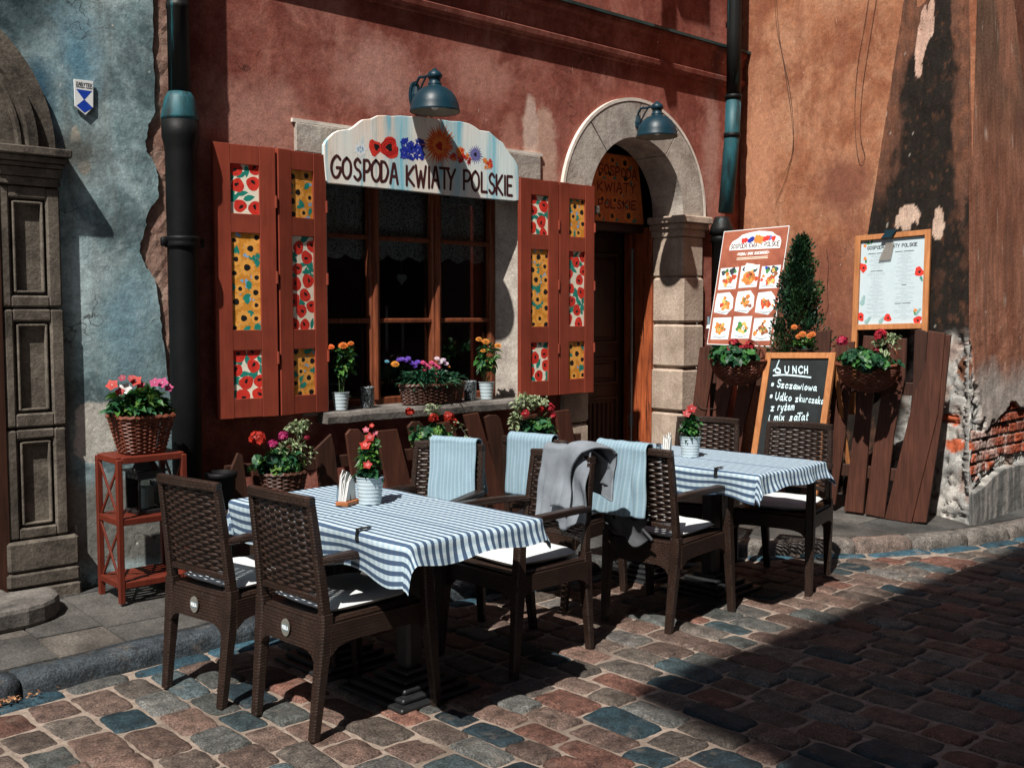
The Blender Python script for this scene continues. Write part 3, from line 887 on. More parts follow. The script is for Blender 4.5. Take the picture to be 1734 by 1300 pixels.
for (x0, z0), (x1, z1) in zip(ed2, ed2[1:]):
    gm.poly([(1.64, FY - .02, z1), (x1, FY - .02, z1), (x0, FY - .02, z0), (1.64, FY - .02, z0)])
    gm.poly([(x1, FY - .02, z1), (x1 + .004, FY + .002, z1), (x0 + .004, FY + .002, z0), (x0, FY - .02, z0)])
gm.poly([(-4, FY - .02, 3.12), (1.64, FY - .02, 3.12), (1.64, FY - .02, TOP), (-4, FY - .02, TOP)])
gm.poly([(-4, FY - .02, -.05), (.55, FY - .02, -.05), (.55, FY - .02, 3.12), (-4, FY - .02, 3.12)])
gw = gm.build('wall', M['grey_plaster'], grey)
rb = MB()
rb.grid(12, 90, lambda u, v: (2.22 + .34 * u, FY - .002 - .012 * max(0, mnoise.noise(Vector((u * 5, v * 34, 3)))) - .004 * mnoise.noise(Vector((u * 20, v * 130, 9))), -.02 + 3.6 * v))
rb.smooth = True
rb.build('bare_edge', M['rubble'], grey)
# portal
PX, PZ = 1.176, 2.36
po = MB()
def pil_block(x0, x1, z0, z1, y0=FY - .075, panel=None):
    if not panel:
        po.box(((x0 + x1) / 2, (y0 + FY) / 2 + .01, (z0 + z1) / 2), (x1 - x0, FY - y0 + .02, z1 - z0), bevel=.012); return
    a, b, c, d_ = panel
    yb = FY + .01
    po.box(((x0 + a) / 2, (y0 + yb) / 2, (z0 + z1) / 2), (a - x0, yb - y0, z1 - z0), bevel=.010)
    po.box(((b + x1) / 2, (y0 + yb) / 2, (z0 + z1) / 2), (x1 - b, yb - y0, z1 - z0), bevel=.010)
    po.box(((a + b) / 2, (y0 + yb) / 2 + .001, (z0 + c) / 2), (b - a + .016, yb - y0, c - z0), bevel=.008)
    po.box(((a + b) / 2, (y0 + yb) / 2 + .001, (z1 + d_) / 2), (b - a + .016, yb - y0, z1 - d_), bevel=.008)
    po.box(((a + b) / 2, y0 + .050, (c + d_) / 2), (b - a + .01, .04, d_ - c + .01))
    e = .018   # moulding inside the panel
    for xx in (a + e, b - e): po.box((xx, y0 + .018, (c + d_) / 2), (.012, .03, d_ - c - .03), bevel=.003)
    for zz in (c + e, d_ - e): po.box(((a + b) / 2, y0 + .019, zz), (b - a - .04, .03, .012), bevel=.003)
pil_block(1.635, 1.925, 1.578, 2.17, panel=(1.685, 1.855, 1.636, 2.108))
pil_block(1.640, 1.930, .985, 1.570, panel=(1.690, 1.860, 1.055, 1.508))
pil_block(1.630, 1.925, .430, .977, panel=(1.690, 1.860, .486, .927))
pil_block(1.62, 1.965, .270, .424, FY - .10); pil_block(1.615, 1.965, .19, .268, FY - .103); pil_block(1.62, 1.97, -.02, .187, FY - .106)
pp = po.build('pilaster', M['dark_stone'], grey, bevel=.003)
cp = MB()
for z0, z1, o in ((2.172, 2.215, .010), (2.215, 2.262, .018), (2.262, 2.285, .03), (2.285, 2.315, .044), (2.315, 2.358, .056)):
    cp.box((1.78, FY - .035 - o / 2, (z0 + z1) / 2), (.29 + 2 * o - .02, .085 + o, z1 - z0 - .001), bevel=.006)
cp.build('capital', M['dark_stone'], pp)
pa = MB(); pa.smooth = False
prof = [(.74, FY - .018), (.74, FY - .055), (.655, FY - .055), (.648, FY - .09), (.60, FY - .095), (.592, FY - .075), (.575, FY - .075), (.57, FY - .085), (.555, FY - .085), (.55, FY - .05), (.40, FY - .05), (.395, FY - .06), (.36, FY - .06), (.36, FY + .3)]
nn = 48; base = 0
for i in range(nn + 1):
    a = PI * i / nn
    for r, y in prof: pa.vert((PX + r * math.cos(a), y, PZ + r * math.sin(a)))
Lp = len(prof)
for i in range(nn):
    for j in range(Lp - 1): pa.face((i * Lp + j, i * Lp + j + 1, (i + 1) * Lp + j + 1, (i + 1) * Lp + j))
pa.build('portal_arch', M['dark_stone'], grey)
pd = MB(); pd.box((1.17, FY + .30, 1.4), (1.0, .06, 3.0)); pd.box((1.60, FY + .10, 1.25), (.07, .36, 2.3)); pd.build('portal_door', M['door_wood'], grey)
stp = MB()
out = [(.55, 5.44), (.55, 4.985)] + [(x, y) for x, y in ((1.1, 4.985), (1.45, 4.99), (1.58, 5.0), (1.66, 5.03), (1.73, 5.085), (1.775, 5.16), (1.79, 5.25), (1.785, 5.335))] + [(1.60, 5.345), (1.60, 5.44)]
stp.prism(out, .10, .205, lambda u, v, d: (u + .0, v, d))
stm = stp.build('step_stone', M['sill_stone'], None, bevel=.022)
tag(stm, 'low worn stone step with a rounded end at the foot of the grey portal', 'step')

# ------------------------------------------------------------------ orange house on the right, with a battered corner buttress
orange = thing('orange_house', 'ochre orange plastered corner house with a mould blackened buttress and crumbling brick base', 'house', (7.5, 4.0, 0))
M['orange_plaster'] = plaster2('ochre_plaster', (.27, .098, .052), (.40, .170, .090), (.48, .245, .145), (.26, .095, .058), (.66, .52, .42), .45,
    [((7.65, 4.7, 1.3), (.5, 1.2, 1.0), (.22, .085, .055), .6, .7, 3), ((7.6, 4.4, 2.5), (.4, .35, .35), (.24, .095, .06), .6, .8, 4),
     ((7.75, 5.3, 2.9), (.3, .25, .9), (.50, .24, .14), .6, .7, 4)], seed=.3, sc_lo=.715)
def ow(y): return 7.46 + (y - 3.6) * .163       # X of the orange wall at depth Y
om = MB()
om.grid(24, 60, lambda u, v: (ow(3.3 + 2.4 * u), 3.3 + 2.4 * u, -.02 + (TOP + .02) * v))
om.build('wall', M['orange_plaster'], orange)
# side wall facing the camera, seen beyond the corner
RX0, RY = 7.45, 3.47
# buttress: left face, right face, with mould, missing render, exposed brick in vertex colour and relief
BOT = Vector((7.21, 3.16, .1)); TOPC = Vector((7.50, 3.44, 5.2))
def ed_corner(z): return BOT + (TOPC - BOT) * ((z - .1) / 5.1)
def ed_left(z): y = 4.13 - (z - 2.3) * .16; return Vector((ow(y) - .004, y, z))
RIGHT_PX = [(1682, -40), (1685, 0), (1697, 80), (1715, 170), (1734, 250), (1750, 330), (1790, 560), (1800, 850)]
def ed_right(z):
    return Vector((7.72 + .32 * (1 - (z - .1) / 4.6), RY - .012, z)) if z < 4.8 else Vector((7.74, RY - .012, z))
og = (.36, .125, .066); brn = (.125, .060, .040); blk = (.016, .014, .012); pnk = (.55, .36, .28); mor = (.47, .445, .41); gry = (.30, .30, .29); brk = (.42, .075, .03)
def left_col(s, z, p):
    n1 = fbm((p.y * 3, z * 1.3, 1.5), 6); n2 = fbm((p.y * 14, z * 9, 4), 5); n3 = mnoise.noise(Vector((p.y * 50, z * 12, 8)))
    c = mixc(brn, (.20, .085, .050), sst(-.3, .6, n2))
    ctr = .60 - .10 * (z - 2) * .4                    # black mould runs down the middle
    band = 1 - abs(s - ctr) / (.40)
    a = sst(.0, .34, band * 1.15 + n1 * .5 + n2 * .22 + .14 - .75 * sst(.76, .93, s + .14 * n1) - .55 * sst(3.25, 3.8, z))
    if z < 2.6: a = max(a, sst(0, .35, .42 + n1 * .6 + n2 * .4 - .2 * sst(2.2, 1.5, z)) * sst(2.6, 2.3, z))
    c = mixc(c, blk, a * .97)
    c = mixc(c, (.105, .048, .03), .6 * sst(.15, .6, fbm((p.y * 9, z * 7, 12), 6)) * sst(.5, .9, s + .2 * n1))
    c = mixc(c, (.17, .075, .04), .4 * sst(.38, .7, fbm((p.y * 26, z * 17, 15), 5)))
    if n3 > .70: c = mixc(c, (.6, .55, .48), .6)
    # two bare patches of pink render
    for (ps, pz, rs_, rz) in ((.36, 3.52, .075, .24), (.46, 3.66, .07, .15), (.47, 3.95, .05, .13), (.40, 2.26, .12, .09), (.72, 2.18, .06, .10), (.60, 2.05, .06, .05), (.47, 4.75, .04, .16)):
        q = ((s - ps) / rs_) ** 2 + ((z - pz) / rz) ** 2 + n2 * .8
        if q < 1: c = mixc(pnk, (.62, .46, .36), sst(-.3, .3, n1))
    return c
def stone_mask(s, z, side):
    """1 where the render has fallen off"""
    n = .30 * fbm((s * 2.5 + 5, z * 3, side * 3), 5)
    if side == 0: return sst(.0, .10, min(1.48 - z + n * .5, s - .50 + n * .5 + (.3 - .2 * z) * .3))
    return sst(.0, .06, (1.02 - .32 * sst(.12, .25, s) + n * .9) - z) if s > .10 else sst(.0, .06, 1.40 - s * 3.0 + n * .4 - z)
def stone_relief(a, z, side):
    b = fbm((a * 7, z * 7, 2 + side), 6); cr = abs(mnoise.noise(Vector((a * 6, z * 9, 5 + side))))
    return .022 * b + .005 * fbm((a * 30, z * 30, 3), 3) - .022 * sst(.06, .0, cr)
def brickwork(a, z):
    """(is brick, course, relief)"""
    h = .082; r = math.floor(z / h); v = z / h - r; ln_ = .165; u = a / ln_ + (.5 if r % 2 else 0) + .23 * (r % 3); q = math.floor(u); u -= q
    e = min(v, 1 - v) * h; f = min(u, 1 - u) * ln_
    return (e > .011 and f > .008), (r, q), min(e, f)
def wallcol_stone(a, z, side, bz0, bz1):
    n1 = fbm((a * 4, z * 4, 6 + side), 5); n2 = fbm((a * 22, z * 22, 7), 4)
    c = mixc(gry, mor, sst(-.35, .35, n1)); c = mixc(c, (.56, .54, .50), sst(.15, .5, n2) * .7)
    cr = abs(mnoise.noise(Vector((a * 6, z * 9, 5 + side))))
    c = mixc(c, (.07, .06, .05), sst(.06, .0, cr) * .8)
    c = mixc(c, (.30, .20, .16), .7 * sst(.2, .5, fbm((a * 6 + 9, z * 5, 3), 4)))
    return c
lf_ = MB(); lf_.smooth = True
def left_fn(u, v):
    z = -.02 + 5.6 * v
    A, B = ed_left(z), ed_corner(z); p = A.lerp(B, u)
    n = Vector((-.966, .256, .05))
    m = stone_mask(u, z, 0)
    d = .006 * fbm((p.y * 6, z * 6, 1), 5)
    if m > 0: d += m * (stone_relief(p.y, z, 0) - .022)
    if .30 < z < .42 or .55 < z < .66: pass
    return p + n * d
def left_c(u, v):
    z = -.02 + 5.6 * v; p = ed_left(z).lerp(ed_corner(z), u)
    c = left_col(u, z, p); m = stone_mask(u, z, 0)
    if m > 0:
        q = wallcol_stone(p.y, z, 0, 0, 0)
        for (cy, cz, ry, rz) in ((3.32, .62, .07, .05), (3.22, .63, .04, .035), (3.36, .80, .08, .04)):
            if ((p.y - cy) / ry) ** 2 + ((z - cz) / rz) ** 2 + .6 * fbm((p.y * 14, z * 14, 2), 3) < 1: q = mixc(brk, (.5, .16, .08), .4)
        if ((p.y - 3.27) / .06) ** 2 + ((z - 1.16) / .085) ** 2 < 1: q = (.20, .09, .055)
        c = mixc(c, q, m)
    return c
lf_.grid(70, 330, left_fn, left_c)
k = NT('mouldy_render'); v = k.coords('Object')
c_ = k.mix(1.0, k.attr(), k.ramp(k.noise(v, 70, 5, .72), [(.3, .62), (.7, 1.35)]), 'MULTIPLY')
c_ = k.mix(1.0, c_, k.ramp(k.noise(k.coords('Object', (6, 6, .7)), 4, 6, .65), [(.3, .72), (.7, 1.2)]), 'MULTIPLY')
M['mould'] = k.set(c_, .88, k.bump(k.noise(v, 45, 8, .7), .55, .008), 0, .15)
bt = lf_.build('buttress', M['mould'], orange)
rf_ = MB(); rf_.smooth = True
def rplane(s, z):
    """s metres to the right of the corner"""
    C = ed_corner(z)
    t = min(1, max(0, (s) / max(.05, (ed_right(z).x - C.x))))
    return Vector((C.x + s, min(RY - .004, C.y + s * .02), z))
def right_rel(s, z):
    m = stone_mask(s, z, 1); d = .005 * fbm((s * 6, z * 6, 1), 5)
    br, (r, q), e = brickwork(s, z)
    bm = brick_zone(s, z)
    if z < .30 + .12 * sst(.0, .6, s): return -.020 + .004 * fbm((s * 9, z * 9, 2), 4) if s > .03 else -.01
    if bm > .5:
        hh = mnoise.cell(Vector((r * 3.1, q * 1.7, 5)))
        return (.016 + .012 * hh + .006 * fbm((s * 40, z * 40, 1), 3)) if br else .036 + .01 * fbm((s * 30, z * 30, 2), 3)
    if m > 0: d += m * (.030 - stone_relief(s, z, 1))
    return d
def brick_zone(s, z):
    n = .10 * fbm((s * 5, z * 5, 9), 4)
    return 1.0 if (s > .06 + n * .3 and .37 + .14 * sst(0, .7, s) + n * .4 < z < .72 + .30 * sst(.25, .8, s) * .5 + n * .5) else 0.0
def smax(z): return max(.12, 1.93 - .29 * z)
def right_fn(u, v):
    z = -.02 + 2.0 * v if v < .8 else 1.58 + (v - .8) * 20; s = u * smax(z)
    p = rplane(s, z); p.y += right_rel(s, z) if s > .004 else 0
    return p
def right_c(u, v):
    z = -.02 + 2.0 * v if v < .8 else 1.58 + (v - .8) * 20; s = u * smax(z)
    n1 = fbm((s * 3, z * 1.6, 3.5), 6); n2 = fbm((s * 15, z * 10, 4), 5)
    c = mixc((.26, .105, .065), (.37, .165, .105), sst(-.4, .4, n1 + .3 * n2))
    c = mixc(c, (.20, .10, .07), .6 * sst(.1, .6, fbm((s * 9, z * .8, 8), 5)))
    if z > 2.4: c = mixc(c, (.15, .095, .065), .75 * sst(2.4, 3.6, z) * (1 - sst(.1, .5, n1)))
    if z < 1.25: c = mixc(c, (.42, .40, .37), sst(1.25, .95, z + .12 * n1) * .8)
    if n2 > .66: c = mixc(c, (.52, .42, .35), .6)
    m = stone_mask(s, z, 1)
    if m > 0: c = mixc(c, wallcol_stone(s, z, 1, 0, 0), m)
    if brick_zone(s, z) > .5:
        br, (r, q), e = brickwork(s, z)
        if br:
            t = mnoise.cell(Vector((r * 2.3 + 1, q * 3.7, 2)))
            c = mixc(mixc((.20, .060, .042), (.43, .090, .040), t * .5 + .5), (.48, .17, .09), max(0, n2) * .8)
            c = mixc(c, mor, .55 * sst(.0, .4, n1))
        else: c = mixc((.16, .12, .10), mor, sst(-.2, .4, n2))
    if z < .30 + .12 * sst(.0, .6, s): c = mixc((.13, .13, .125), (.30, .28, .26), sst(-.3, .5, fbm((s * 14, z * 2, 1), 4)))
    return c
rf_.grid(210, 320, right_fn, right_c)
rf_.build('brick_base', M['mould'], bt)
rw = MB()
rw.grid(30, 30, lambda u, v: (7.55 + 8 * u, RY - .002, -.02 + (TOP + .02) * v))
M['side_plaster'] = plaster2('dull_red_brown_plaster', (.15, .055, .035), (.21, .08, .05), (.27, .115, .075), (.13, .06, .045), (.5, .4, .33), .45, seed=.8, sc_lo=.73)
rw.build('side_wall', M['side_plaster'], orange)
# house across the street, behind the camera: it throws the big shadow on the setts
opp = thing('opposite_house', 'tall plain house across the street, behind the viewer', 'house', (4, -5, 0))
oh = MB()
HO = 11.9; oy = -1.6; ox = -4.65
oh.prism([(ox, oy), (30, oy), (30, -10), (ox, -10)], -.02, HO, lambda u, v, d: (u, v, d))
er = MB(); er.prism([(ox - .02, oy - .1), (ox + .13, oy + .83), (30, oy + .83), (30, -10.3), (ox - .02, -10.3)], HO + .003, HO + .16, lambda u, v, d: (u, v, d))
er.build('eaves', M['door_wood'], opp)
M['opp'] = simple('ochre_render', (.15, .11, .08), .9, .2, 2, .3)
ohw = oh.build('wall', M['opp'], opp)
for i in range(9):
    for j in range(4):
        wd_ = MB(); wd_.box((-3.2 + i * 3.2, oy - .02, 2.0 + j * 2.8), (1.1, .10, 1.7), bevel=.02); wd_.build('window', M['door_wood'], opp)
# ================================================================== FURNITURE
k = NT('woven_brown_plastic'); tc = k.n('ShaderNodeTexCoord'); sx = k.n('ShaderNodeSeparateXYZ'); k.l(tc.outputs['Object'], sx.inputs[0])
cx_ = k.n('ShaderNodeCombineXYZ'); k.l(k.math('ADD', sx.outputs[0], sx.outputs[1]), cx_.inputs[0]); k.l(sx.outputs[2], cx_.inputs[1])
br = k.n('ShaderNodeTexBrick'); br.inputs['Scale'].default_value = 22; br.inputs['Mortar Size'].default_value = .04; br.inputs['Mortar Smooth'].default_value = .9
br.inputs['Brick Width'].default_value = .62; br.inputs['Row Height'].default_value = .26
k.l(cx_.outputs[0], br.inputs['Vector'])
o_ = k.coords('Object')
col = k.ramp(k.noise(o_, 12, 5), [(.3, (.019, .0098, .0066)), (.7, (.033, .0172, .0118))])
col = k.mix(k.ramp(br.outputs['Fac'], [(.0, 0.0), (.9, .8)]), col, (.016, .009, .007))
col = k.mix(k.ramp(k.noise(o_, 25, 7, .7), [(.55, 0.0), (.75, .28)]), col, (.08, .062, .052))
M['rattan'] = k.set(col, .36, k.bump(k.math('SUBTRACT', 1.0, br.outputs['Fac']), .9, .004), 0, .38)
M['weave'] = simple('woven_brown_strips', (.025, .0132, .009), .36, .4, 20, .25, 90, spec=.42, dirt=(.07, .055, .045), dirt_scale=14, dirt_lo=.62)
M['badge_rim'] = simple('badge_rim', (.15, .145, .125), .5, .2, 30)
M['badge_blue'] = simple('badge_plate', (.10, .19, .24), .4, .2, 30)
k = NT('cushion_cotton'); v = k.coords('Object')
M['cushion'] = k.set(k.ramp(k.noise(v, 8, 5), [(.3, (.56, .585, .595)), (.7, (.66, .68, .685))]), .9, k.bump(k.noise(v, 7, 3), .35, .02, k.bump(k.noise(v, 260, 2), .2, .002)), 0, .1)

def chair_back_x(z):
    if z < .42: return -.27 + .05 * (z / .42)
    return -.22 - .052 * ((z - .42) / .45) ** 1.15
def back_hw(z): return .178 - .010 * (z - .47) / .4
def make_chair(badge):
    root = thing('woven_armchair', 'x', 'chair', (0, 0, 0))
    for s in (-1, 1):
        b = MB()
        zs = [0, .12, .27, .40, .46]
        b.sweep([(chair_back_x(z), s * (.185 + .010 * min(1, z / .4)), z) for z in zs], [(.036, .034), (.040, .038), (.046, .046), (.050, .056), (.048, .05)], up=(1, 0, 0), rnd_=.3)
        b.build('leg', M['rattan'], root, True)
    for s in (-1, 1):
        b = MB()
        b.sweep([(.275, s * .245, 0), (.262, s * .242, .15), (.247, s * .239, .32), (.238, s * .237, .43), (.226, s * .235, .62), (.20, s * .235, .648)],
                [(.036, .036), (.040, .042), (.046, .054), (.046, .052), (.044, .044), (.046, .03)], up=(1, 0, 0), rnd_=.3)
        b.build('leg', M['rattan'], root, True)
    for s in (-1, 1):
        b = MB(); b.smooth = False
        b.sweep(smooth_path([(chair_back_x(.66) + .01, s * .192, .655), (-.12, s * .215, .662), (.06, s * .236, .664), (.20, s * .240, .660), (.245, s * .239, .640)], 4),
                (.050, .028), rnd_=.4)
        b.build('armrest', M['rattan'], root, True)
    # back: frame, then the woven strips
    b = MB()
    for s in (-1, 1):
        b.sweep([(chair_back_x(z), s * (back_hw(z) + .018), z) for z in (.455, .55, .65, .76, .86)], [(.030, .042), (.030, .040), (.028, .036), (.028, .034), (.028, .030)], up=(1, 0, 0))
    rail = [(chair_back_x(.868) - .022 * (1 - t * t), t * (back_hw(.87) + .030), .872 + .006 * (1 - t * t)) for t in [q / 6 - 1 for q in range(13)]]
    b.sweep(rail, [(.030, .040)] * 13, rnd_=.45)
    low = [(chair_back_x(.52) - .020 * (1 - t * t) , t * back_hw(.5), .521 - .012 * t * t) for t in [q / 6 - 1 for q in range(13)]]
    b.sweep(low, [(.020, .026)] * 13, rnd_=.4)
    bf = b.build('back_frame', M['rattan'], root, True)
    b = MB(); b.smooth = True
    rows = 23; ncol = 9; sg = ncol * 4
    for r in range(rows):
        z = .540 + r * .0143; hw = back_hw(z) + .004; base = len(b.v)
        for i in range(sg + 1):
            u = i / sg; t = 2 * u - 1; ph = PI * ncol * u + PI * (r % 2)
            x = chair_back_x(z) - .021 * (1 - t * t) + .0036 * math.sin(ph)
            h = .0077 - .0021 * (abs(math.cos(ph)) ** 5); dq = .0026
            if r in (0, 22): h += .001
            zz = z + (.003 * (1 - t * t) if z > .6 else 0)
            b.vert((x + dq * .4, t * hw, zz - h)); b.vert((x + dq, t * hw, zz)); b.vert((x + dq * .4, t * hw, zz + h))
            b.vert((x - dq * .4, t * hw, zz + h)); b.vert((x - dq, t * hw, zz)); b.vert((x - dq * .4, t * hw, zz - h))
        for i in range(sg):
            for q in range(6):
                w = (q + 1) % 6; a = base + i * 6
                b.face((a + q, a + w, a + 6 + w, a + 6 + q))
    b.build('backrest', M['weave'], root, True)
    # seat and aprons (arched underneath)
    b = MB(); b.box((.0, 0, .428), (.46, .43, .022), bevel=.008); b.build('seat', M['rattan'], root, True)
    def apron(mp, wdt, top, bot, rise):
        n = 14; o = [(-wdt / 2, top), (-wdt / 2, bot - rise)]
        for i in range(n + 1):
            t = 2 * i / n - 1
            o.append((t * (wdt / 2 - .002), bot - rise * abs(t) ** 7))
        o += [(wdt / 2, bot - rise), (wdt / 2, top)]
        return o
    ap = MB()
    o = apron(None, .362, .425, .325, .055)
    ap.prism(o, -.014, .014, lambda u, v, d: (chair_back_x(v) - d - .004 + (-.012) * (1 - (u / .18) ** 2), u, v + .012 * (1 - (u / .18) ** 2) * (v > .4)))
    o = apron(None, .44, .422, .352, .04)
    ap.prism(o, -.012, .012, lambda u, v, d: (.243 + d, u, v))
    for s in (-1, 1):
        o = apron(None, .45, .422, .350, .04)
        ap.prism(o, -.012, .012, lambda u, v, d, s=s: (.008 + u, s * (.212 + .018 * (u + .2)) + d, v))
    for nm in ('apron',): apo = ap.build(nm, M['rattan'], root, True)
    if badge:
        bx = chair_back_x(.375) - .031
        q = MB()
        q.prism([(math.cos(a) * .026, math.sin(a) * .033) for a in [2 * PI * i / 28 for i in range(28)]], 0, .004, lambda u, v, d: (bx - d, -u, .378 + v))
        bo = q.build('oval_badge', M['badge_rim'], root, True)
        p = Paint(lambda u, v, d: (bx - .004 - d, -u, .378 + v))
        p.shape([(-.020, -.011), (.020, -.011), (.020, .011), (-.020, .011)], 'badge_blue', 1)
        write(p, 'PERLA', -.0175, -.0065, .035, .013, .0030, 'white', 2, gap=.25)
        p.build('plate', bo, True)
    return root
# ---- stroke lettering (used for every hand-painted or hand-written text)
GL = {
 'A': [[(0, 0), (.42, 1), (.58, 1), (1, 0)], [(.2, .36), (.8, .36)]], 'B': [[(0, 0), (0, 1), (.6, 1), (.85, .78), (.6, .54), (.05, .52)], [(.6, .54), (.95, .28), (.6, 0), (0, 0)]],
 'C': [[(.95, .82), (.6, 1), (.15, .8), (.0, .45), (.2, .1), (.6, 0), (.95, .15)]], 'D': [[(0, 0), (0, 1)], [(0, 1), (.55, .95), (.95, .55), (.6, .08), (0, 0)]],
 'E': [[(.9, 1), (0, 1), (0, .5), (0, 0), (.9, 0)], [(0, .52), (.75, .52)]], 'G': [[(.9, .85), (.55, 1), (.12, .75), (.0, .38), (.25, .03), (.65, .03), (.92, .3), (.92, .45)], [(.55, .45), (.95, .45)]],
 'H': [[(0, 0), (0, 1)], [(.9, 0), (.9, 1)], [(0, .5), (.9, .5)]], 'I': [[(.5, 0), (.5, 1)]], 'J': [[(.8, 1), (.8, .25), (.45, 0), (.05, .2)]],
 'K': [[(0, 0), (0, 1)], [(.9, 1), (.05, .45), (.95, 0)]], 'L': [[(0, 1), (0, .02), (.85, .02)]], 'M': [[(0, 0), (.1, 1), (.5, .3), (.9, 1), (1, 0)]],
 'N': [[(0, 0), (0, 1)], [(0, 1), (.9, 0)], [(.9, 0), (.9, 1)]], 'O': [[(.5, 1), (.08, .75), (.08, .25), (.5, 0), (.92, .25), (.92, .75), (.5, 1)]],
 'P': [[(0, 0), (0, 1)], [(0, .97), (.6, .98), (.9, .72), (.55, .46), (.02, .45)]], 'R': [[(0, 0), (0, 1)], [(0, .97), (.6, .98), (.88, .74), (.55, .5), (.02, .48)], [(.4, .48), (.92, 0)]],
 'S': [[(.85, .85), (.5, 1), (.12, .8), (.3, .55), (.75, .42), (.88, .18), (.5, 0), (.08, .15)]], 'T': [[(0, 1), (1, 1)], [(.5, 1), (.5, 0)]],
 'U': [[(0, 1), (.02, .3), (.45, 0), (.85, .3), (.9, 1)]], 'W': [[(0, 1), (.25, 0), (.5, .75), (.75, 0), (1, 1)]], 'Y': [[(0, 1), (.48, .48)], [(1, 1), (.48, .48), (.4, 0)]],
 'Z': [[(.05, 1), (.95, 1), (.05, 0), (.98, 0)]],
 'a': [[(.8, .5), (.4, .55), (.1, .25), (.35, 0), (.75, .3), (.8, .5)], [(.8, .5), (.78, .1), (1, 0)]], 'c': [[(.85, .45), (.45, .55), (.1, .25), (.4, 0), (.9, .12)]],
 'd': [[(.78, .4), (.4, .55), (.1, .25), (.35, 0), (.75, .25)], [(.82, 1), (.76, .1), (.98, 0)]], 'e': [[(.1, .28), (.7, .35), (.6, .55), (.25, .5), (.1, .2), (.4, 0), (.9, .1)]],
 'i': [[(.4, .5), (.4, .08), (.7, 0)], [(.42, .72), (.46, .78)]], 'j': [[(.55, .5), (.5, -.3), (.2, -.4)], [(.55, .72), (.6, .78)]],
 'k': [[(.1, 1), (.1, 0)], [(.8, .55), (.15, .25), (.85, 0)]], 'm': [[(.0, 0), (.05, .5)], [(.05, .35), (.3, .55), (.42, .4), (.42, 0)], [(.45, .38), (.7, .55), (.88, .4), (.9, 0)]],
 'o': [[(.5, .55), (.1, .3), (.4, 0), (.85, .25), (.5, .55)]], 'r': [[(.15, .5), (.15, 0)], [(.15, .35), (.45, .55), (.75, .5)]], 's': [[(.75, .48), (.35, .52), (.3, .32), (.7, .2), (.6, 0), (.1, .04)]],
 't': [[(.4, .95), (.38, .1), (.75, 0)], [(.1, .62), (.8, .66)]], 'u': [[(.1, .5), (.15, .08), (.55, .05), (.75, .5)], [(.75, .5), (.78, .05), (.95, 0)]], 'w': [[(0, .5), (.2, 0), (.45, .4), (.68, 0), (.95, .55)]],
 'x': [[(.05, .55), (.9, 0)], [(.85, .55), (.1, 0)]], 'y': [[(.05, .5), (.2, .1), (.6, .1), (.8, .5)], [(.8, .5), (.6, -.25), (.2, -.4)]], 'z': [[(.1, .5), (.8, .52), (.15, 0), (.85, .02)]],
 'l': [[(.3, 1), (.3, .1), (.6, 0)]], '\u0142': [[(.35, 1), (.3, .1), (.6, 0)], [(.05, .4), (.65, .62)]], '\u017c': [[(.1, .5), (.8, .52), (.15, 0), (.85, .02)], [(.45, .78), (.5, .82)]],
 '*': [[(.5, .2), (.5, .7)], [(.2, .3), (.8, .6)], [(.2, .6), (.8, .3)]], '.': [[(.4, 0), (.45, .03)]], '\u015a': [[(.85, .75), (.5, .85), (.12, .7), (.3, .48), (.75, .38), (.88, .18), (.5, 0), (.08, .15)], [(.45, .97), (.65, 1.12)]],
 '\u0106': [[(.95, .7), (.6, .85), (.15, .7), (.0, .4), (.2, .1), (.6, 0), (.95, .15)], [(.5, .97), (.7, 1.12)]], '-': [[(.2, .45), (.8, .45)]], '!': [[(.5, 1), (.5, .3)], [(.5, .05), (.5, .02)]],
}
SHARP = set('AKNMWYTELIHZz')
def write(p, text, u0, v0, width, hgt, pen, mat, lvl=3, gap=.32, slant=0.0, rise=0.0, wob=0.0, rs=None, wmap=None):
    rs = rs or random.Random(len(text) + 11)
    wd = {'I': .22, 'i': .45, 'j': .5, 'l': .45, '\u0142': .5, 't': .6, ' ': .75, '.': .3, 'W': 1.35, 'M': 1.25, 'm': 1.2, 'w': 1.1, '!': .3}
    if wmap: wd.update(wmap)
    tot = sum(wd.get(c, 1.0) + gap for c in text) - gap
    un = width / tot; x = u0
    for c in text:
        w_ = wd.get(c, 1.0) * un
        s = 1 + rs.uniform(-wob, wob); dv = rs.uniform(-wob, wob) * hgt * .5
        for st_ in GL.get(c, []):
            pts = []
            for a, b in st_:
                uu = x + a * w_; vv = b * hgt * s
                pts.append((uu + slant * vv, v0 + dv + vv + rise * (uu - u0)))
            p.line(pts, pen, mat, lvl, 1 if c in SHARP else 4)
        x += w_ + gap * un
def set_chair(o, rx, ry, deg, label):
    a = R(deg)
    o.location = (rx + .27 * math.cos(a), ry + .27 * math.sin(a), .004); o.rotation_euler = (0, 0, a)
    tag(o, label, 'chair', 'woven brown armchairs around the two tables')
    return o
proto_b = make_chair(True); proto_p = make_chair(False)
CH = {}
CH['A'] = set_chair(proto_b, 1.862, 3.924, 9, 'brown woven armchair with an oval badge on its back, nearest the red rack')
CH['B'] = set_chair(copy_tree(proto_b), 1.972, 3.404, 4, 'foremost brown woven armchair, an oval badge on its back, beside the first table')
CH['C'] = set_chair(proto_p, 3.50, 3.462, 181, 'brown woven armchair with a crumpled grey blanket over its back')
CH['C2'] = set_chair(copy_tree(proto_p), 3.345, 4.11, 202, 'brown woven armchair with a blue towel, between the first table and the slanted fence')
CH['D'] = set_chair(copy_tree(proto_p), 3.908, 3.345, 9, 'brown woven armchair under a wide hanging blue towel, beside the second table')
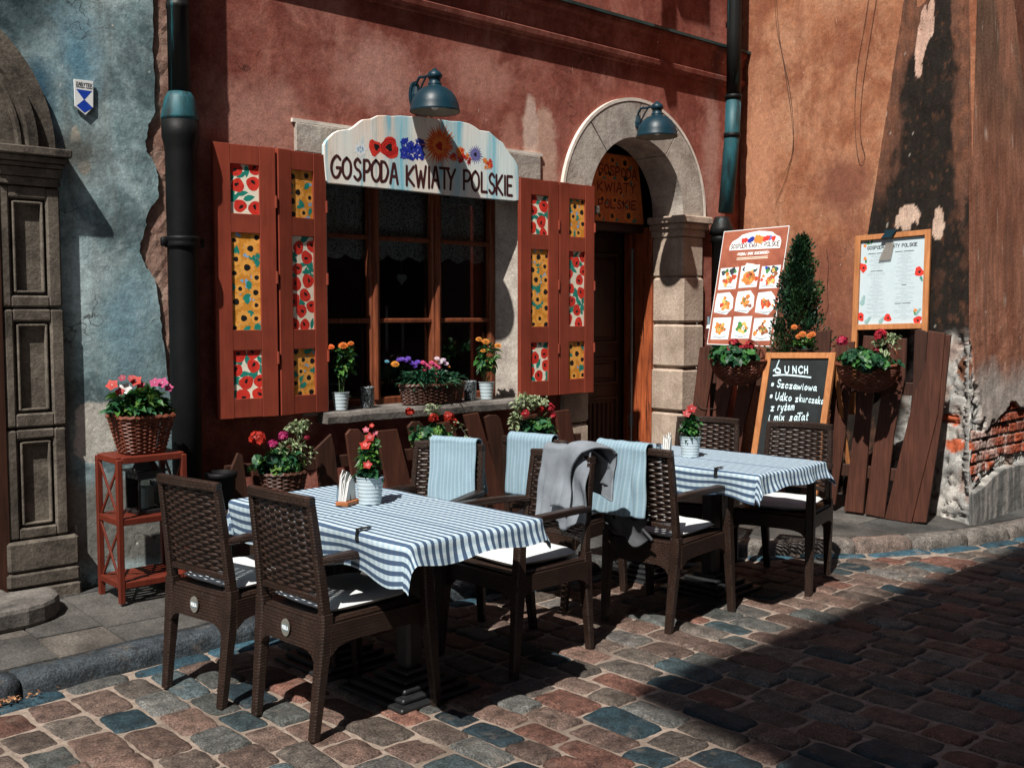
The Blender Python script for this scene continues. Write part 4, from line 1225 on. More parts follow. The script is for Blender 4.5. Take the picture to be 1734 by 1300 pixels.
CH['D2'] = set_chair(copy_tree(proto_p), 3.80, 3.96, 13, 'brown woven armchair with a folded blue towel, nearest the door')
CH['E'] = set_chair(copy_tree(proto_p), 5.497, 3.44, 194, 'bare brown woven armchair in front of the LUNCH chalkboard')
CH['F'] = set_chair(copy_tree(proto_p), 5.345, 4.0, 200, 'bare brown woven armchair between doorway and chalkboard, mostly hidden by the second table')
bpy.context.view_layer.update()

def pillow(name, w_, d_, h_, rs, mat):
    b = MB(); b.smooth = True; sd = rs.uniform(0, 40)
    def side(sgn):
        def fn(u, v):
            a, c = 2 * u - 1, 2 * v - 1
            e = (max(0, 1 - abs(a) ** 6) * max(0, 1 - abs(c) ** 6)) ** .5
            q = 1 - .05 * a * a * c * c
            return (a * w_ / 2 * q, c * d_ / 2 * q, h_ * (.5 + sgn * .5 * e) + .006 * mnoise.noise(Vector((a * 2.2 + sd, c * 2.2, sgn))) * e)
        return fn
    b.grid(18, 18, side(1)); b.grid(18, 18, side(-1), flip=True)
    return b.build(name, mat)
cl = {'A': 'white seat cushion on the chair nearest the red rack', 'B': 'white seat cushion on the foremost chair with the oval badge', 'C': 'white seat cushion on the chair with the crumpled grey blanket',
      'C2': 'white seat cushion on the towel-draped chair between first table and fence', 'D': 'white seat cushion on the chair under the wide hanging blue towel', 'D2': 'white seat cushion on the towel-draped chair nearest the door', 'E': 'white seat cushion on the bare chair in front of the LUNCH chalkboard'}
for key, lab in cl.items():
    p = pillow('seat_cushion', .40, .385, .048, rnd, M['cushion'])
    c = CH[key]; a = c.rotation_euler.z
    p.location = c.location + Vector((.005 * math.cos(a), .005 * math.sin(a), .440)); p.rotation_euler = (0, R(rnd.uniform(-1.0, .4)), a + R(rnd.uniform(-3, 3)))
    tag(p, lab, 'cushion', 'white seat cushions')

# ---- towels and blankets over chair backs
k = NT('striped_blue_towel'); tc = k.n('ShaderNodeUVMap'); sx = k.n('ShaderNodeSeparateXYZ'); k.l(tc.outputs[0], sx.inputs[0])
wv = k.math('SINE', k.math('MULTIPLY', sx.outputs[0], 2 * PI / .021)); wv2 = k.math('SINE', k.math('MULTIPLY', sx.outputs[1], 2 * PI / .006))
c_ = k.mix(k.ramp(wv, [(.15, 0.0), (.85, 1.0)]), (.20, .305, .375), (.285, .39, .45))
c_ = k.mix(k.math('MULTIPLY', k.noise(k.coords('Object'), 7, 4), .35), c_, (.22, .30, .36))
M['towel'] = k.set(c_, .95, k.bump(k.math('ADD', k.math('MULTIPLY', wv2, .4), k.noise(k.coords('Object'), 220, 3)), .25, .002), 0, .1)
M['fleece'] = simple('grey_fleece', (.175, .195, .220), .98, .25, 9, .6, 160, spec=.05)
M['dark_fabric'] = simple('dark_grey_fabric', (.075, .080, .085), .95, .3, 9, .4, 160, spec=.05)
def drape(name, chair, y0, y1, front, back, mat, label, cat, group=None, wave=.006, sway=0.0, hem=None, seed=0.0, thick=.006, off=0.0, puff=0.0, extra=None, flare=0.0):
    """a sheet over a chair back: front hem -> top rail -> back hem, in the chair's own frame"""
    b = MB(); b.smooth = True; top = .897 + off; nu, nv = 44, 60
    arc = .040 + off; La = PI * arc; L = front + La + back
    def fn(u, v):
        y = y0 + (y1 - y0) * u; s = v * L
        if hem: s = min(max(s, hem(u)[0]), L - hem(u)[1])
        bow = -.021 * (1 - min(1, (y / .19) ** 2))
        if s < front:
            z = top - (front - s); x = chair_back_x(max(z, .42)) + .024 + off; dn = front - s; sg = 1
        elif s < front + La:
            a = (s - front) / arc; z = top + arc * .45 * math.sin(a); x = chair_back_x(.87) - .004 + (arc * .72) * math.cos(a); dn = 0; sg = 0
        else:
            dn = s - front - La; z = top - dn; x = chair_back_x(.87) - .036 - off - .05 * sst(0, .35, dn) * (1 if dn > 0 else 0) * .4; sg = -1
        q = wave * sst(.02, .22, dn) * (math.sin(y * 38 + seed) + .7 * math.sin(y * 71 + seed * 2 + dn * 4)) + wave * .8 * mnoise.noise(Vector((y * 9 + seed, s * 7, seed)))
        x += sg * (abs(q) + puff * (mnoise.noise(Vector((y * 7, s * 5, seed))) + .4)) + bow
        yy = y + sway * dn * (1 if sg <= 0 else .6) + .010 * mnoise.noise(Vector((u * 3, s * 6, seed + 5))) * sst(.02, .2, dn) + flare * dn * (u - .5)
        zz = z + .004 * mnoise.noise(Vector((y * 20, s * 20, 1)))
        if extra: x, yy, zz = extra(u, s, x, yy, zz, front, La)
        return (x, yy, zz)
    b.grid(nu, nv, fn, uv=lambda u, v: (u * (y1 - y0), v * L))
    o = b.build(name, mat)
    o.location = chair.location; o.rotation_euler = chair.rotation_euler
    md = o.modifiers.new('thick', 'SOLIDIFY'); md.thickness = thick; md.offset = 1
    return tag(o, label, cat, group)
G_T = 'pale blue striped towels hung over chair backs'
drape('towel', CH['C2'], -.105, .165, .34, .26, M['towel'], 'pale blue striped towel over the chair behind the first table', 'towel', G_T, seed=1, sway=.06)
drape('towel', CH['D2'], -.14, .135, .25, .30, M['towel'], 'pale blue striped towel on the far chair near the doorway, behind the grey blanket', 'towel', G_T, seed=4, wave=.004)
drape('towel', CH['D'], -.085, .215, .20, .335, M['towel'], 'widest pale blue striped towel hanging loose down the chair beside the second table', 'towel', G_T, wave=.012, seed=7, sway=.14, flare=.35)
def ex(u, s, x, y, z, front, La):
    # near third of the blanket is gathered into a bulky roll that slumps outward and backward
    q = sst(.55, .95, u)
    k_ = sst(front - .12, front + La + .05, s)
    x += -.045 * q * k_ + .016 * q * math.sin(s * 26 + u * 9)
    y += .018 * q * math.sin(s * 11) + .03 * q * k_
    z += -.03 * q * k_ + .010 * q * math.sin(s * 31 + 2)
    return x, y, z
drape('blanket', CH['C'], -.105, .195, .36, .20, M['fleece'], 'crumpled grey fleece blanket thrown over a chair back at the first table', 'blanket', None, wave=.008, seed=2.4, off=.004, puff=.008, extra=ex, thick=.008,
      hem=lambda u: (.05 * math.sin(u * 5) ** 2, .02))
bl = bpy.data.objects['blanket']
def ex2(u, s, x, y, z, front, La):
    k_ = sst(front - .16, front + La, s); h = sst(.22, 0, s)
    x += .006 - .045 * k_ * u + .010 * math.sin(s * 17 + u * 3)
    y += .045 * k_ - .075 * (1 - k_) + .012 * math.sin(s * 14 + u * 2)
    z += .012 * math.sin(u * PI) - .020 * u * k_
    return x, y, z
fold = drape('folded_end', CH['C'], .075, .190, .27, .17, M['fleece'], None, None, wave=.007, seed=5.2, off=.018, puff=.010, extra=ex2, thick=.012)
fold.parent = bl; fold.location = (0, 0, 0); fold.rotation_euler = (0, 0, 0)
# dark folded cover hanging below the loose towel
b = MB(); b.smooth = True
b.grid(30, 20, lambda u, v: (-.315 - .02 * math.sin(u * PI) - .015 * math.sin(u * 11 + v * 3), -.10 + .24 * u + .02 * math.sin(v * 4), .55 - (.10 + .025 * math.sin(u * 5)) * v + .01 * math.sin(u * 14)))
o = b.build('folded_cover', M['dark_fabric']); o.location = CH['D'].location; o.rotation_euler = CH['D'].rotation_euler
md = o.modifiers.new('thick', 'SOLIDIFY'); md.thickness = .012
tag(o, 'dark grey folded cover hanging below the widest blue towel', 'cover')

# ---- tables
M['black_iron'] = simple('black_cast_iron', (.014, .015, .016), .42, .3, 20, .2, 60, spec=.5)
k = NT('blue_gingham_cloth'); tc = k.n('ShaderNodeUVMap'); sx = k.n('ShaderNodeSeparateXYZ'); k.l(tc.outputs[0], sx.inputs[0])
def band(sock, per, duty): return k.ramp(k.math('FRACT', k.math('DIVIDE', sock, per)), [(0.0, 1.0), (duty - .02, 1.0), (duty + .02, 0.0), (.97, 0.0), (1.0, 1.0)])
su = band(sx.outputs[0], .0345, .46); sv = band(sx.outputs[1], .0345, .46)
c_ = k.mix(k.math('MULTIPLY', sv, .30), (.49, .60, .66), (.17, .31, .43))
c_ = k.mix(k.math('MULTIPLY', su, .93), c_, (.028, .058, .125))
thr = k.noise(k.coords('UV', (420, 420, 1)), 1, 2)
c_ = k.mix(1.0, c_, k.ramp(thr, [(.3, .88), (.7, 1.06)]), 'MULTIPLY')
M['gingham'] = k.set(c_, .9, k.bump(k.noise(k.coords('UV', (1, 1, 1)), 16, 5), .25, .01, k.bump(thr, .2, .002)), 0, .15)
def make_table(cx, cy, rot, hx, hy, ov, label, clabel, seed):
    t = thing('cafe_table', label, 'table', (cx, cy, 0), rot, 'cafe tables set out on the setts')
    b = MB(); b.box((0, 0, .735), (2 * hx, 2 * hy, .03), bevel=.006); b.build('tabletop', M['black_iron'], t, True)
    for s in (-1, 1):
        y = -.07 if s < 0 else .42; px_ = .10
        b = MB(); b.sweep([(px_, y, .09), (px_, y, .715)], [(.085, .085)] * 2, up=(0, 1, 0)); b.box((px_ * .6, y, .712), (.36, .34, .016), bevel=.004); pc = b.build('pedestal', M['black_iron'], t, True)
        b = MB()
        for i in range(5):
            q = .42 - i * .068
            b.box((px_, y, .010 + i * .021), (q, q, .020), bevel=.006)
        b.build('stepped_base', M['black_iron'], pc, True)
    cl_ = MB(); cl_.smooth = True
    x0, x1, y0, y1 = -hx - ov[0], hx + ov[1], -hy - ov[2], hy + ov[3]
    nu, nv = int((x1 - x0) / .0125), int((y1 - y0) / .0125)
    def fn(u, v):
        a, c = x0 + (x1 - x0) * u, y0 + (y1 - y0) * v
        qx, qy = max(-hx, min(hx, a)), max(-hy, min(hy, c)); ex_, ey_ = a - qx, c - qy; d = math.hypot(ex_, ey_)
        wz = .0028 * mnoise.noise(Vector((a * 6 + seed, c * 6, 1))) + .0015 * max(0, 1 - abs(c) / .012) + .0015 * max(0, 1 - abs(a + .05) / .012)
        if d < 1e-6: return (a, c, .7565 + wz)
        dx, dy = ex_ / d, ey_ / d
        s = qy * 1.0 + qx * 1.3 + (math.atan2(dy, dx)) * .12
        fold = .5 + .5 * math.sin(s * 17 + seed * 3) * .8 + .25 * math.sin(s * 41 + seed)
        corner = abs(2 * dx * dy)
        f = .16 + .22 * fold + .06 * corner * (1 + .3 * math.sin(seed * 7 + dx * 5))
        if dx < -.7: f = f * .25 - .22 * sst(-hy + .05, -hy + .22, c)
        f = min(.8, f) * sst(-.02, .12, d)
        r = .020 + .008 * math.sin(s * 9 + seed)
        if d < 1.2 * r: o = r * math.sin(d / r); dz = r * (1 - math.cos(d / r))
        else: o = r * .932 + (d - 1.2 * r) * f; dz = r * .638 + (d - 1.2 * r) * math.sqrt(max(0, 1 - f * f))
        dz *= 1 + .10 * math.sin(s * 13 + seed * 2)
        return (qx + dx * o - .03 * dy * corner * d, qy + dy * o + .03 * dx * corner * d, .7565 + wz - dz)
    cl_.grid(nu, nv, fn, uv=lambda u, v: (x0 + (x1 - x0) * u, y0 + (y1 - y0) * v))
    co_ = cl_.build('tablecloth', M['gingham'])
    co_.location = (cx, cy, 0); co_.rotation_euler = (0, 0, rot)
    tag(co_, clabel, 'tablecloth', 'blue and white striped tablecloths')
    return t
T1 = make_table(2.468, 3.487, R(2.0), .322, .602, (.17, .12, .095, .10), 'pedestal table on stepped black iron bases, nearest the red rack', 'blue and white striped tablecloth on the near table', 1.0)
T2 = make_table(4.665, 3.600, R(3.0), .328, .625, (.15, .11, .10, .10), 'pedestal table on stepped black iron bases, nearer the chalkboard', 'blue and white striped tablecloth on the table nearer the chalkboard', 2.3)
def clipt(T, lx, ly, ax, label):
    b = MB()
    if ax == 'x': b.sweep([(lx + .045, ly, .766), (lx - .012, ly, .766), (lx - .014, ly, .725), (lx + .03, ly, .712)], [(.022, .004)] * 4, up=(0, 0, 1))
    o = b.build('tablecloth_clip', M['black_iron']); o.location = T.location; o.rotation_euler = T.rotation_euler
    tag(o, label, 'clip', 'black tablecloth clips')
clipt(T1, -.322, -.31, 'x', 'small black clip pinning the near tablecloth beside the foremost chair')
clipt(T2, -.328, -.385, 'x', 'small black clip pinning the tablecloth of the table nearer the chalkboard')

# ---- red rack
M['rack_red'] = wood('red_brown_rack_paint', (.095, .0145, .0075), (.135, .0235, .0115), .5, 'z', (.06, .015, .01), .66, .15)
rx0, rx1, ry0, ry1 = 2.028, 2.390, 5.055, 5.338; rz = .115
rk = thing('shelf_rack', 'red painted wooden shelf rack with crossed side braces by the grey wall', 'rack', ((rx0 + rx1) / 2, (ry0 + ry1) / 2, rz))
for px in (rx0 + .014, rx1 - .014):
    for py in (ry0 + .014, ry1 - .014):
        b = MB(); b.box((px, py, .474), (.028, .028, .716), bevel=.003); b.build('post', M['rack_red'], rk)
for z, nm in ((.826, 'top_shelf'), (.520, 'middle_shelf'), (.205, 'lower_shelf')):
    b = MB()
    for py in (ry0 + .013, ry1 - .013): b.box(((rx0 + rx1) / 2, py, z), (rx1 - rx0 - .058, .022, .032), bevel=.003)
    for px in (rx0 + .013, rx1 - .013): b.box((px, (ry0 + ry1) / 2, z), (.022, ry1 - ry0 - .058, .032), bevel=.003)
    n = 6; g_ = (ry1 - ry0 - .05) / n
    for i in range(n): b.box(((rx0 + rx1) / 2, ry0 + .025 + g_ * (i + .5), z + .010), (rx1 - rx0 - .03, g_ - .012, .010), bevel=.002)
    b.build(nm, M['rack_red'], rk)
for px in (rx0 + .012, rx1 - .012):
    for z0, z1 in ((.225, .502), (.54, .808)):
        b = MB()
        b.sweep([(px, ry0 + .028, z0), (px, ry1 - .028, z1)], [(.016, .008)] * 2, up=(1, 0, 0)); b.sweep([(px + .008, ry0 + .028, z1), (px + .008, ry1 - .028, z0)], [(.016, .008)] * 2, up=(1, 0, 0))
        b.build('cross_brace', M['rack_red'], rk)
# lantern on the middle shelf
lx, ly, lz = 2.23, 5.20, .536
la = thing('candle_lantern', 'black metal candle lantern with glass sides on the middle shelf of the red rack', 'lantern', (lx, ly, lz), R(4))
b = MB(); b.box((0, 0, .010), (.15, .15, .02), bevel=.003); b.box((0, 0, .215), (.165, .165, .012), bevel=.003); b.box((0, 0, .192), (.14, .14, .034), bevel=.002)
for sx_ in (-1, 1):
    for sy_ in (-1, 1): b.box((sx_ * .066, sy_ * .066, .11), (.010, .010, .19))
b.lathe((0, 0, 0), [(.075, .222), (.05, .262), (.045, .262), (.045, .29), (.055, .292), (.02, .31)], 4)
b.sweep([(math.cos(a) * .05, 0, .285 + math.sin(a) * .05) for a in [PI * i / 8 for i in range(9)]], .003)
b.build('metal_frame', M['black_iron'], la, True)
for s in (-1, 1):
    b = MB(); b.box((0, s * .069, .10), (.122, .002, .155)); b.build('glass_side', M['glass'], la, True)
    b = MB(); b.box((s * .069, 0, .10), (.002, .122, .155)); b.build('glass_side', M['glass'], la, True)
M['wax'] = simple('candle_wax', (.62, .66, .64), .5, .1, 6)
b = MB(); b.lathe((0, 0, 0), [(.040, .021), (.040, .125), (.034, .130), (.01, .126)], 18); b.build('candle', M['wax'], la, True)

# ---- drain pipes
M['cast_iron'] = simple('black_painted_pipe', (.0045, .005, .0055), .55, .4, 6, .3, 50, spec=.18, dirt=(.10, .095, .085), dirt_scale=22, dirt_lo=.70)
M['copper'] = simple('verdigris_copper', (.014, .085, .105), .55, .5, 7, .2, 40, spec=.4, dirt=(.012, .02, .022), dirt_scale=4, dirt_lo=.50, stretch=(3, 3, .6))
M['copper_dark'] = simple('dark_weathered_copper', (.008, .009, .009), .5, .5, 9, .2, 40, spec=.25, dirt=(.03, .20, .24), dirt_scale=5, dirt_lo=.60, stretch=(6, 6, .25))
PXL, PYL = 2.560, 5.412
dpL = thing('drainpipe', 'thick black drainpipe with a verdigris copper collar, between the grey wall and the left shutters', 'drainpipe', (PXL, PYL, .1))
b = MB(); b.smooth = True; b.lathe((PXL, PYL, 0), [(.058, 2.72), (.058, 3.16), (.062, 3.165), (.062, 3.185), (.058, 3.19), (.058, 8)], 22); b.build('upper_pipe', M['copper_dark'], dpL)
b = MB(); b.smooth = True; b.lathe((PXL, PYL, 0), [(.098, 2.575), (.100, 2.595), (.080, 2.69), (.062, 2.725)], 22); b.build('collar', M['copper'], dpL)
b = MB(); b.smooth = True
b.lathe((PXL, PYL, 0), [(.078, .0), (.080, 1.2), (.083, 2.40), (.086, 2.44), (.098, 2.49), (.098, 2.575), (.08, 2.578)], 24); b.build('lower_pipe', M['cast_iron'], dpL)
b = MB(); b.smooth = True; b.lathe((PXL, PYL, 0), [(.081, 1.90), (.092, 1.903), (.096, 1.915), (.092, 1.928), (.092, 1.938), (.096, 1.948), (.092, 1.96), (.081, 1.963)], 24)
b.box((PXL + .102, PYL, 1.93), (.04, .03, .05), bevel=.006); b.box((PXL - .102, PYL, 1.93), (.04, .03, .05), bevel=.006); b.build('clamp', M['cast_iron'], dpL)
b = MB(); b.smooth = True; b.lathe((2.66, 5.22, 0), [(.062, .12), (.078, .66), (.084, .66), (.088, .69), (.074, .695), (.070, .60)], 22, cap=False)
bk = b.build('plastic_bucket', M['cast_iron']); tag(bk, 'black bucket-like pot at the foot of the left drainpipe behind the red rack', 'bucket')
TR = at_y(1243, 60, 5.33); T2_ = at_y(1242, 165, 5.36); T3 = at_y(1229, 360, 5.36); T4 = at_y(1222, 400, 5.38)
dpR = thing('drainpipe', 'narrow verdigris green drainpipe in the corner between the red and orange houses', 'drainpipe', (T4.x, T4.y, .1))
b = MB(); b.smooth = True; b.sweep([(TR.x, TR.y, 8), (TR.x, TR.y, TR.z), (T2_.x, T2_.y, T2_.z)], .060, n=20); b.build('upper_pipe', M['copper_dark'], dpR)
b = MB(); b.smooth = True; b.sweep([(T2_.x, T2_.y, T2_.z - .01), (T2_.x - .01, T2_.y, T2_.z - .3), (T3.x, T3.y, T3.z)], .064, n=20); b.build('lower_pipe', M['copper'], dpR)
b = MB(); b.smooth = True
for z in (T2_.z, T2_.z - .32, TR.z + .10):
    b = MB(); b.smooth = True; b.lathe((T2_.x - (.012 if z < T2_.z - .1 else 0), T2_.y, 0), [(.062, z - .02), (.072, z - .018), (.072, z + .018), (.062, z + .02)], 20); b.build('clamp', M['cast_iron'], dpR)
b = MB(); b.smooth = True; b.lathe((T4.x, T4.y, 0), [(.105, T4.z + .01), (.095, T4.z + .07), (.068, T4.z + .13), (.06, T4.z + .16)], 20); b.build('collar', M['copper_dark'], dpR)
b = MB(); b.smooth = True; b.lathe((T4.x - .01, T4.y, 0), [(.075, 0), (.075, T4.z - .06), (.085, T4.z - .05), (.085, T4.z), (.07, T4.z + .005)], 20); b.build('iron_foot', M['cast_iron'], dpR)

# ---- wall lamps
M['lamp_blue'] = simple('blue_enamel', (.004, .026, .041), .42, .3, 8, .1, 60, spec=.3, dirt=(.05, .09, .10), dirt_scale=16, dirt_lo=.68)
M['lamp_in'] = simple('lamp_inside', (.36, .33, .27), .6, .2, 10)
M['bulb'] = simple('lamp_bulb', (.75, .75, .72), .2, .05, 10)
def make_lamp(x, y, z):
    t = thing('wall_lamp', 'x', 'wall lamp', (x, FY, z))
    dy = y - FY
    b = MB(); b.smooth = True
    prof = [(.157, 0), (.160, .006), (.157, .012), (.152, .045), (.138, .085), (.112, .122), (.078, .148), (.045, .160), (.043, .168)]
    b.lathe((0, dy, 0), prof, 32, cap=False)
    b.build('shade', M['lamp_blue'], t, True)
    b = MB(); b.smooth = True; b.lathe((0, dy, 0), [(.155, .003), (.150, .04), (.134, .082), (.108, .118), (.075, .142), (.0, .156)], 32, cap=False); b.build('shade_lining', M['lamp_in'], t, True)
    b = MB(); b.smooth = True; b.lathe((0, dy, 0), [(.044, .160), (.044, .178), (.037, .182), (.036, .205), (.044, .210), (.050, .226), (.040, .246), (.018, .258), (.014, .268), (.004, .272)], 20); b.build('cap', M['lamp_blue'], t, True)
    b = MB(); b.smooth = True; b.lathe((0, dy, 0), [(.012, .14), (.02, .10), (.032, .05), (.02, .02), (.004, .012)], 14); b.build('bulb', M['bulb'], t, True)
    b = MB(); b.sweep(smooth_path([(0, -.02, .19), (0, -.06, .238), (0, -.11, .236), (0, dy, .238)], 5), .009); b.sweep(smooth_path([(0, -.02, .10), (0, -.07, .16), (0, -.10, .20), (0, -.13, .232)], 5), .006); b.build('arm', M['lamp_blue'], t, True)
    b = MB(); b.prism([(math.cos(a) * .042, math.sin(a) * .088) for a in [2 * PI * i / 24 for i in range(24)]], 0, .022, lambda u, v, d: (u, -d - .002, .135 + v)); b.lathe((0, -.024, .135), [(.03, -.04), (.034, 0), (.02, .05)], 10); b.build('wall_plate', M['lamp_blue'], t, True)
    return t
L1 = make_lamp(4.195, 5.28, 2.812); tag(L1, 'blue enamel dome lamp on the wall above the painted signboard')
L2 = copy_tree(L1); L2.location = (6.37, FY, 2.90); tag(L2, 'blue enamel dome lamp on the wall beside the stone door arch')
for q in (L1, L2): q['group'] = 'blue dome wall lamps'

# small spotlight on the right jamb
sp_ = thing('small_spotlight', 'small grey spotlight fixed beside the right door jamb', 'spotlight', (7.21, 5.40, 1.45))
b = MB(); b.sweep([(0, 0, .07), (0, -.005, 0)], [.012, .018], n=10); b.build('body', M['steel'], sp_, True)
b = MB(); b.sweep([(0, -.005, 0), (0, -.007, -.028)], [.018, .026], n=12); b.build('lens', M['bulb'], sp_, True)
# loose cables on the orange wall
M['cable'] = simple('old_cable', (.05, .025, .015), .7, .2, 20)
def cable(px, label):
    pts = []
    for x, y in px:
        q = at_pl(x, y, (ow(4.5), 4.5, 2), Vector((-1, .163, 0)).normalized()); pts.append(q + Vector((-.012, 0, 0)))
    b = MB(); b.sweep(smooth_path(pts, 5), .0019, n=5); tag(b.build('loose_cable', M['cable']), label, 'cable', 'loose cables on the orange wall')
cable([(1312, -40), (1316, 40), (1330, 110), (1340, 160), (1345, 230), (1336, 290), (1315, 345)], 'thin dark cable sagging down the orange wall left of centre')
cable([(1314, -40), (1320, 50), (1332, 130), (1342, 200), (1344, 260), (1325, 300)], 'thin dark cable crossing its twin on the orange wall, ending higher up')
cable([(1478, -40), (1466, 40), (1454, 110), (1449, 180), (1451, 240), (1457, 275), (1466, 265), (1458, 225), (1462, 150), (1474, 70), (1492, -40)], 'thin dark cable looped on the orange wall beside the mould blackened buttress')
cable([(1401, 420), (1404, 450), (1402, 490), (1404, 515), (1398, 535)], 'short pale string hanging on the wall between the conifer and the menu board')

# unseen bracket and board, added and shaped to cast the shadow beside the right lamp
hs = thing('shadow_caster', 'unseen bracket and board, added above the cornice to shade the wall by the lamp', 'sign', (5.9, FY, 5.3))
b = MB(); b.sweep([(5.80, FY - .45, 6.6), (5.80, FY - .45, 5.2), (5.80, FY - .45, 4.9), (5.80, FY - .45, 4.72)], [.045, .045, .05, .006], n=8); b.sweep([(5.80, FY, 6.2), (5.80, FY - .46, 6.2)], .03, n=8); b.build('bracket', M['cast_iron'], hs)
b = MB(); b.box((6.12, FY - .45, 5.80), (.38, .03, .62), bevel=.004); b.build('board', M['door_wood'], hs)
# ================================================================== PLANTS, POTS, BASKETS, FENCES
def leafmat(name, rough=.45):
    k = NT(name); v = k.coords('Object')
    c = k.mix(1.0, k.attr(), k.ramp(k.noise(v, 60, 3), [(.3, .75), (.7, 1.25)]), 'MULTIPLY')
    k.set(c, rough, None, 0, .4)
    t = k.n('ShaderNodeBsdfTranslucent'); k.l(c, t.inputs[0]); mx = k.n('ShaderNodeMixShader'); mx.inputs[0].default_value = .22
    k.l(k.b.outputs[0], mx.inputs[1]); k.l(t.outputs[0], mx.inputs[2]); k.l(mx.outputs[0], k.t.nodes['Material Output'].inputs[0])
    return k.m
M['leaf'] = leafmat('leaf_green'); M['petal'] = leafmat('flower_petal', .6)
M['wicker'] = simple('red_brown_wicker', (.150, .042, .022), .5, .45, 30, .2, 120, spec=.4)
M['wicker_dark'] = simple('dark_brown_wicker', (.075, .030, .019), .5, .45, 30, .2, 120, spec=.4)
M['bucket_white'] = simple('white_enamel_bucket', (.46, .55, .59), .35, .08, 10, spec=.5)
M['soil'] = simple('dark_soil', (.02, .014, .010), .95, .4, 40)
M['twig'] = simple('green_stem', (.05, .09, .025), .7, .3, 30)
M['fence_wood'] = wood('brown_stained_board', (.040, .014, .0085), (.088, .031, .019), .6, 'z', (.17, .09, .06), .68, .4)
M['fence_dark'] = wood('dark_brown_stained_board', (.028, .012, .008), (.058, .023, .0145), .6, 'z', (.15, .09, .06), .70, .4)
def frame(d, roll):
    d = d.normalized(); a = d.cross(Vector((0, 0, 1)))
    a = a.normalized() if a.length > .05 else Vector((1, 0, 0)); b = a.cross(d)
    return d, (a * math.cos(roll) + b * math.sin(roll)), (b * math.cos(roll) - a * math.sin(roll))
def oval_leaf(mb, p, d, L, W, c, rs, edge=None, fold=.25, droop=.3):
    d, a, n = frame(Vector(d), rs.uniform(-.7, .7)); tip = p + d * L + Vector((0, 0, -droop * L))
    m1 = p + d * L * .35 - n * 0; m2 = p + d * L * .72 + Vector((0, 0, -droop * L * .35))
    e = edge or c
    i = [mb.vert(p, c), mb.vert(m1 + a * W * .5 + n * fold * W, e), mb.vert(m2 + a * W * .38 + n * fold * W * .8, e), mb.vert(tip, e),
         mb.vert(m2 - a * W * .38 + n * fold * W * .8, e), mb.vert(m1 - a * W * .5 + n * fold * W, e), mb.vert(m1, c), mb.vert(m2, c)]
    mb.face((i[0], i[1], i[6])); mb.face((i[0], i[6], i[5])); mb.face((i[6], i[1], i[2], i[7])); mb.face((i[5], i[6], i[7], i[4])); mb.face((i[7], i[2], i[3])); mb.face((i[4], i[7], i[3]))
def round_leaf(mb, p, d, r, c, rs, edge=None):
    d, a, b = frame(Vector(d), rs.uniform(0, 6)); n = 9; e = edge or tuple(min(1, x * 1.25) for x in c)
    ci = mb.vert(p - d * r * .15, c); ring = []
    for k in range(n):
        t = 2 * PI * k / n; q = r * (1 + .14 * (-1) ** k) if 0 < k < n - 1 else r * .8
        ring.append(mb.vert(p + a * math.cos(t) * q + b * math.sin(t) * q + d * (.16 * r * math.sin(t * 2.5 + k)), e))
    for k in range(n): mb.face((ci, ring[k], ring[(k + 1) % n]))
GREENS = [(.024, .095, .022), (.038, .135, .030), (.016, .070, .030), (.060, .160, .030), (.024, .105, .045), (.090, .175, .035)]
DKGREEN = [(.010, .050, .022), (.014, .062, .026), (.008, .040, .022), (.020, .080, .030)]
VARG = [(.030, .12, .035), (.045, .15, .04), (.02, .09, .035)]
def foliage(mb, c, rad, n, size, kind, cols, rs, up=.35, edge=None, hemi=-.55):
    c = Vector(c)
    for _ in range(n):
        while True:
            q = Vector((rs.uniform(-1, 1), rs.uniform(-1, 1), rs.uniform(hemi, 1)))
            if .25 < q.length < 1: break
        q = q * (q.length ** -.45)
        lump = .78 + .45 * mnoise.noise(Vector((q.x * 2.3 + c.x * 9, q.y * 2.3, q.z * 2.3)))
        p = c + Vector((q.x * rad[0], q.y * rad[1], q.z * rad[2])) * lump
        d = Vector((q.x, q.y, q.z * .5 + up)) + Vector((rs.uniform(-.6, .6), rs.uniform(-.6, .6), rs.uniform(-.5, .5)))
        s = size * rs.uniform(.65, 1.25); col = rs.choice(cols); k_ = rs.uniform(.75, 1.3); col = tuple(x * k_ for x in col)
        if kind == 'oval': oval_leaf(mb, p - d.normalized() * s * .5, d, s, s * .52, col, rs, edge)
        elif kind == 'thin': oval_leaf(mb, p - d.normalized() * s * .5, d, s, s * .2, col, rs, edge, .2, .35)
        else: round_leaf(mb, p, d, s * .5, col, rs, edge)
def stems(mb, base, c, rad, n, rs, r=.0022):
    base = Vector(base); c = Vector(c)
    for _ in range(n):
        e = c + Vector((rs.uniform(-1, 1) * rad[0], rs.uniform(-1, 1) * rad[1], rs.uniform(-.6, .7) * rad[2]))
        m = base.lerp(e, .5) + Vector((rs.uniform(-.02, .02), rs.uniform(-.02, .02), .02))
        mb.sweep([base + Vector((rs.uniform(-.02, .02), rs.uniform(-.02, .02), 0)), m, e], r, n=4, cap=False)
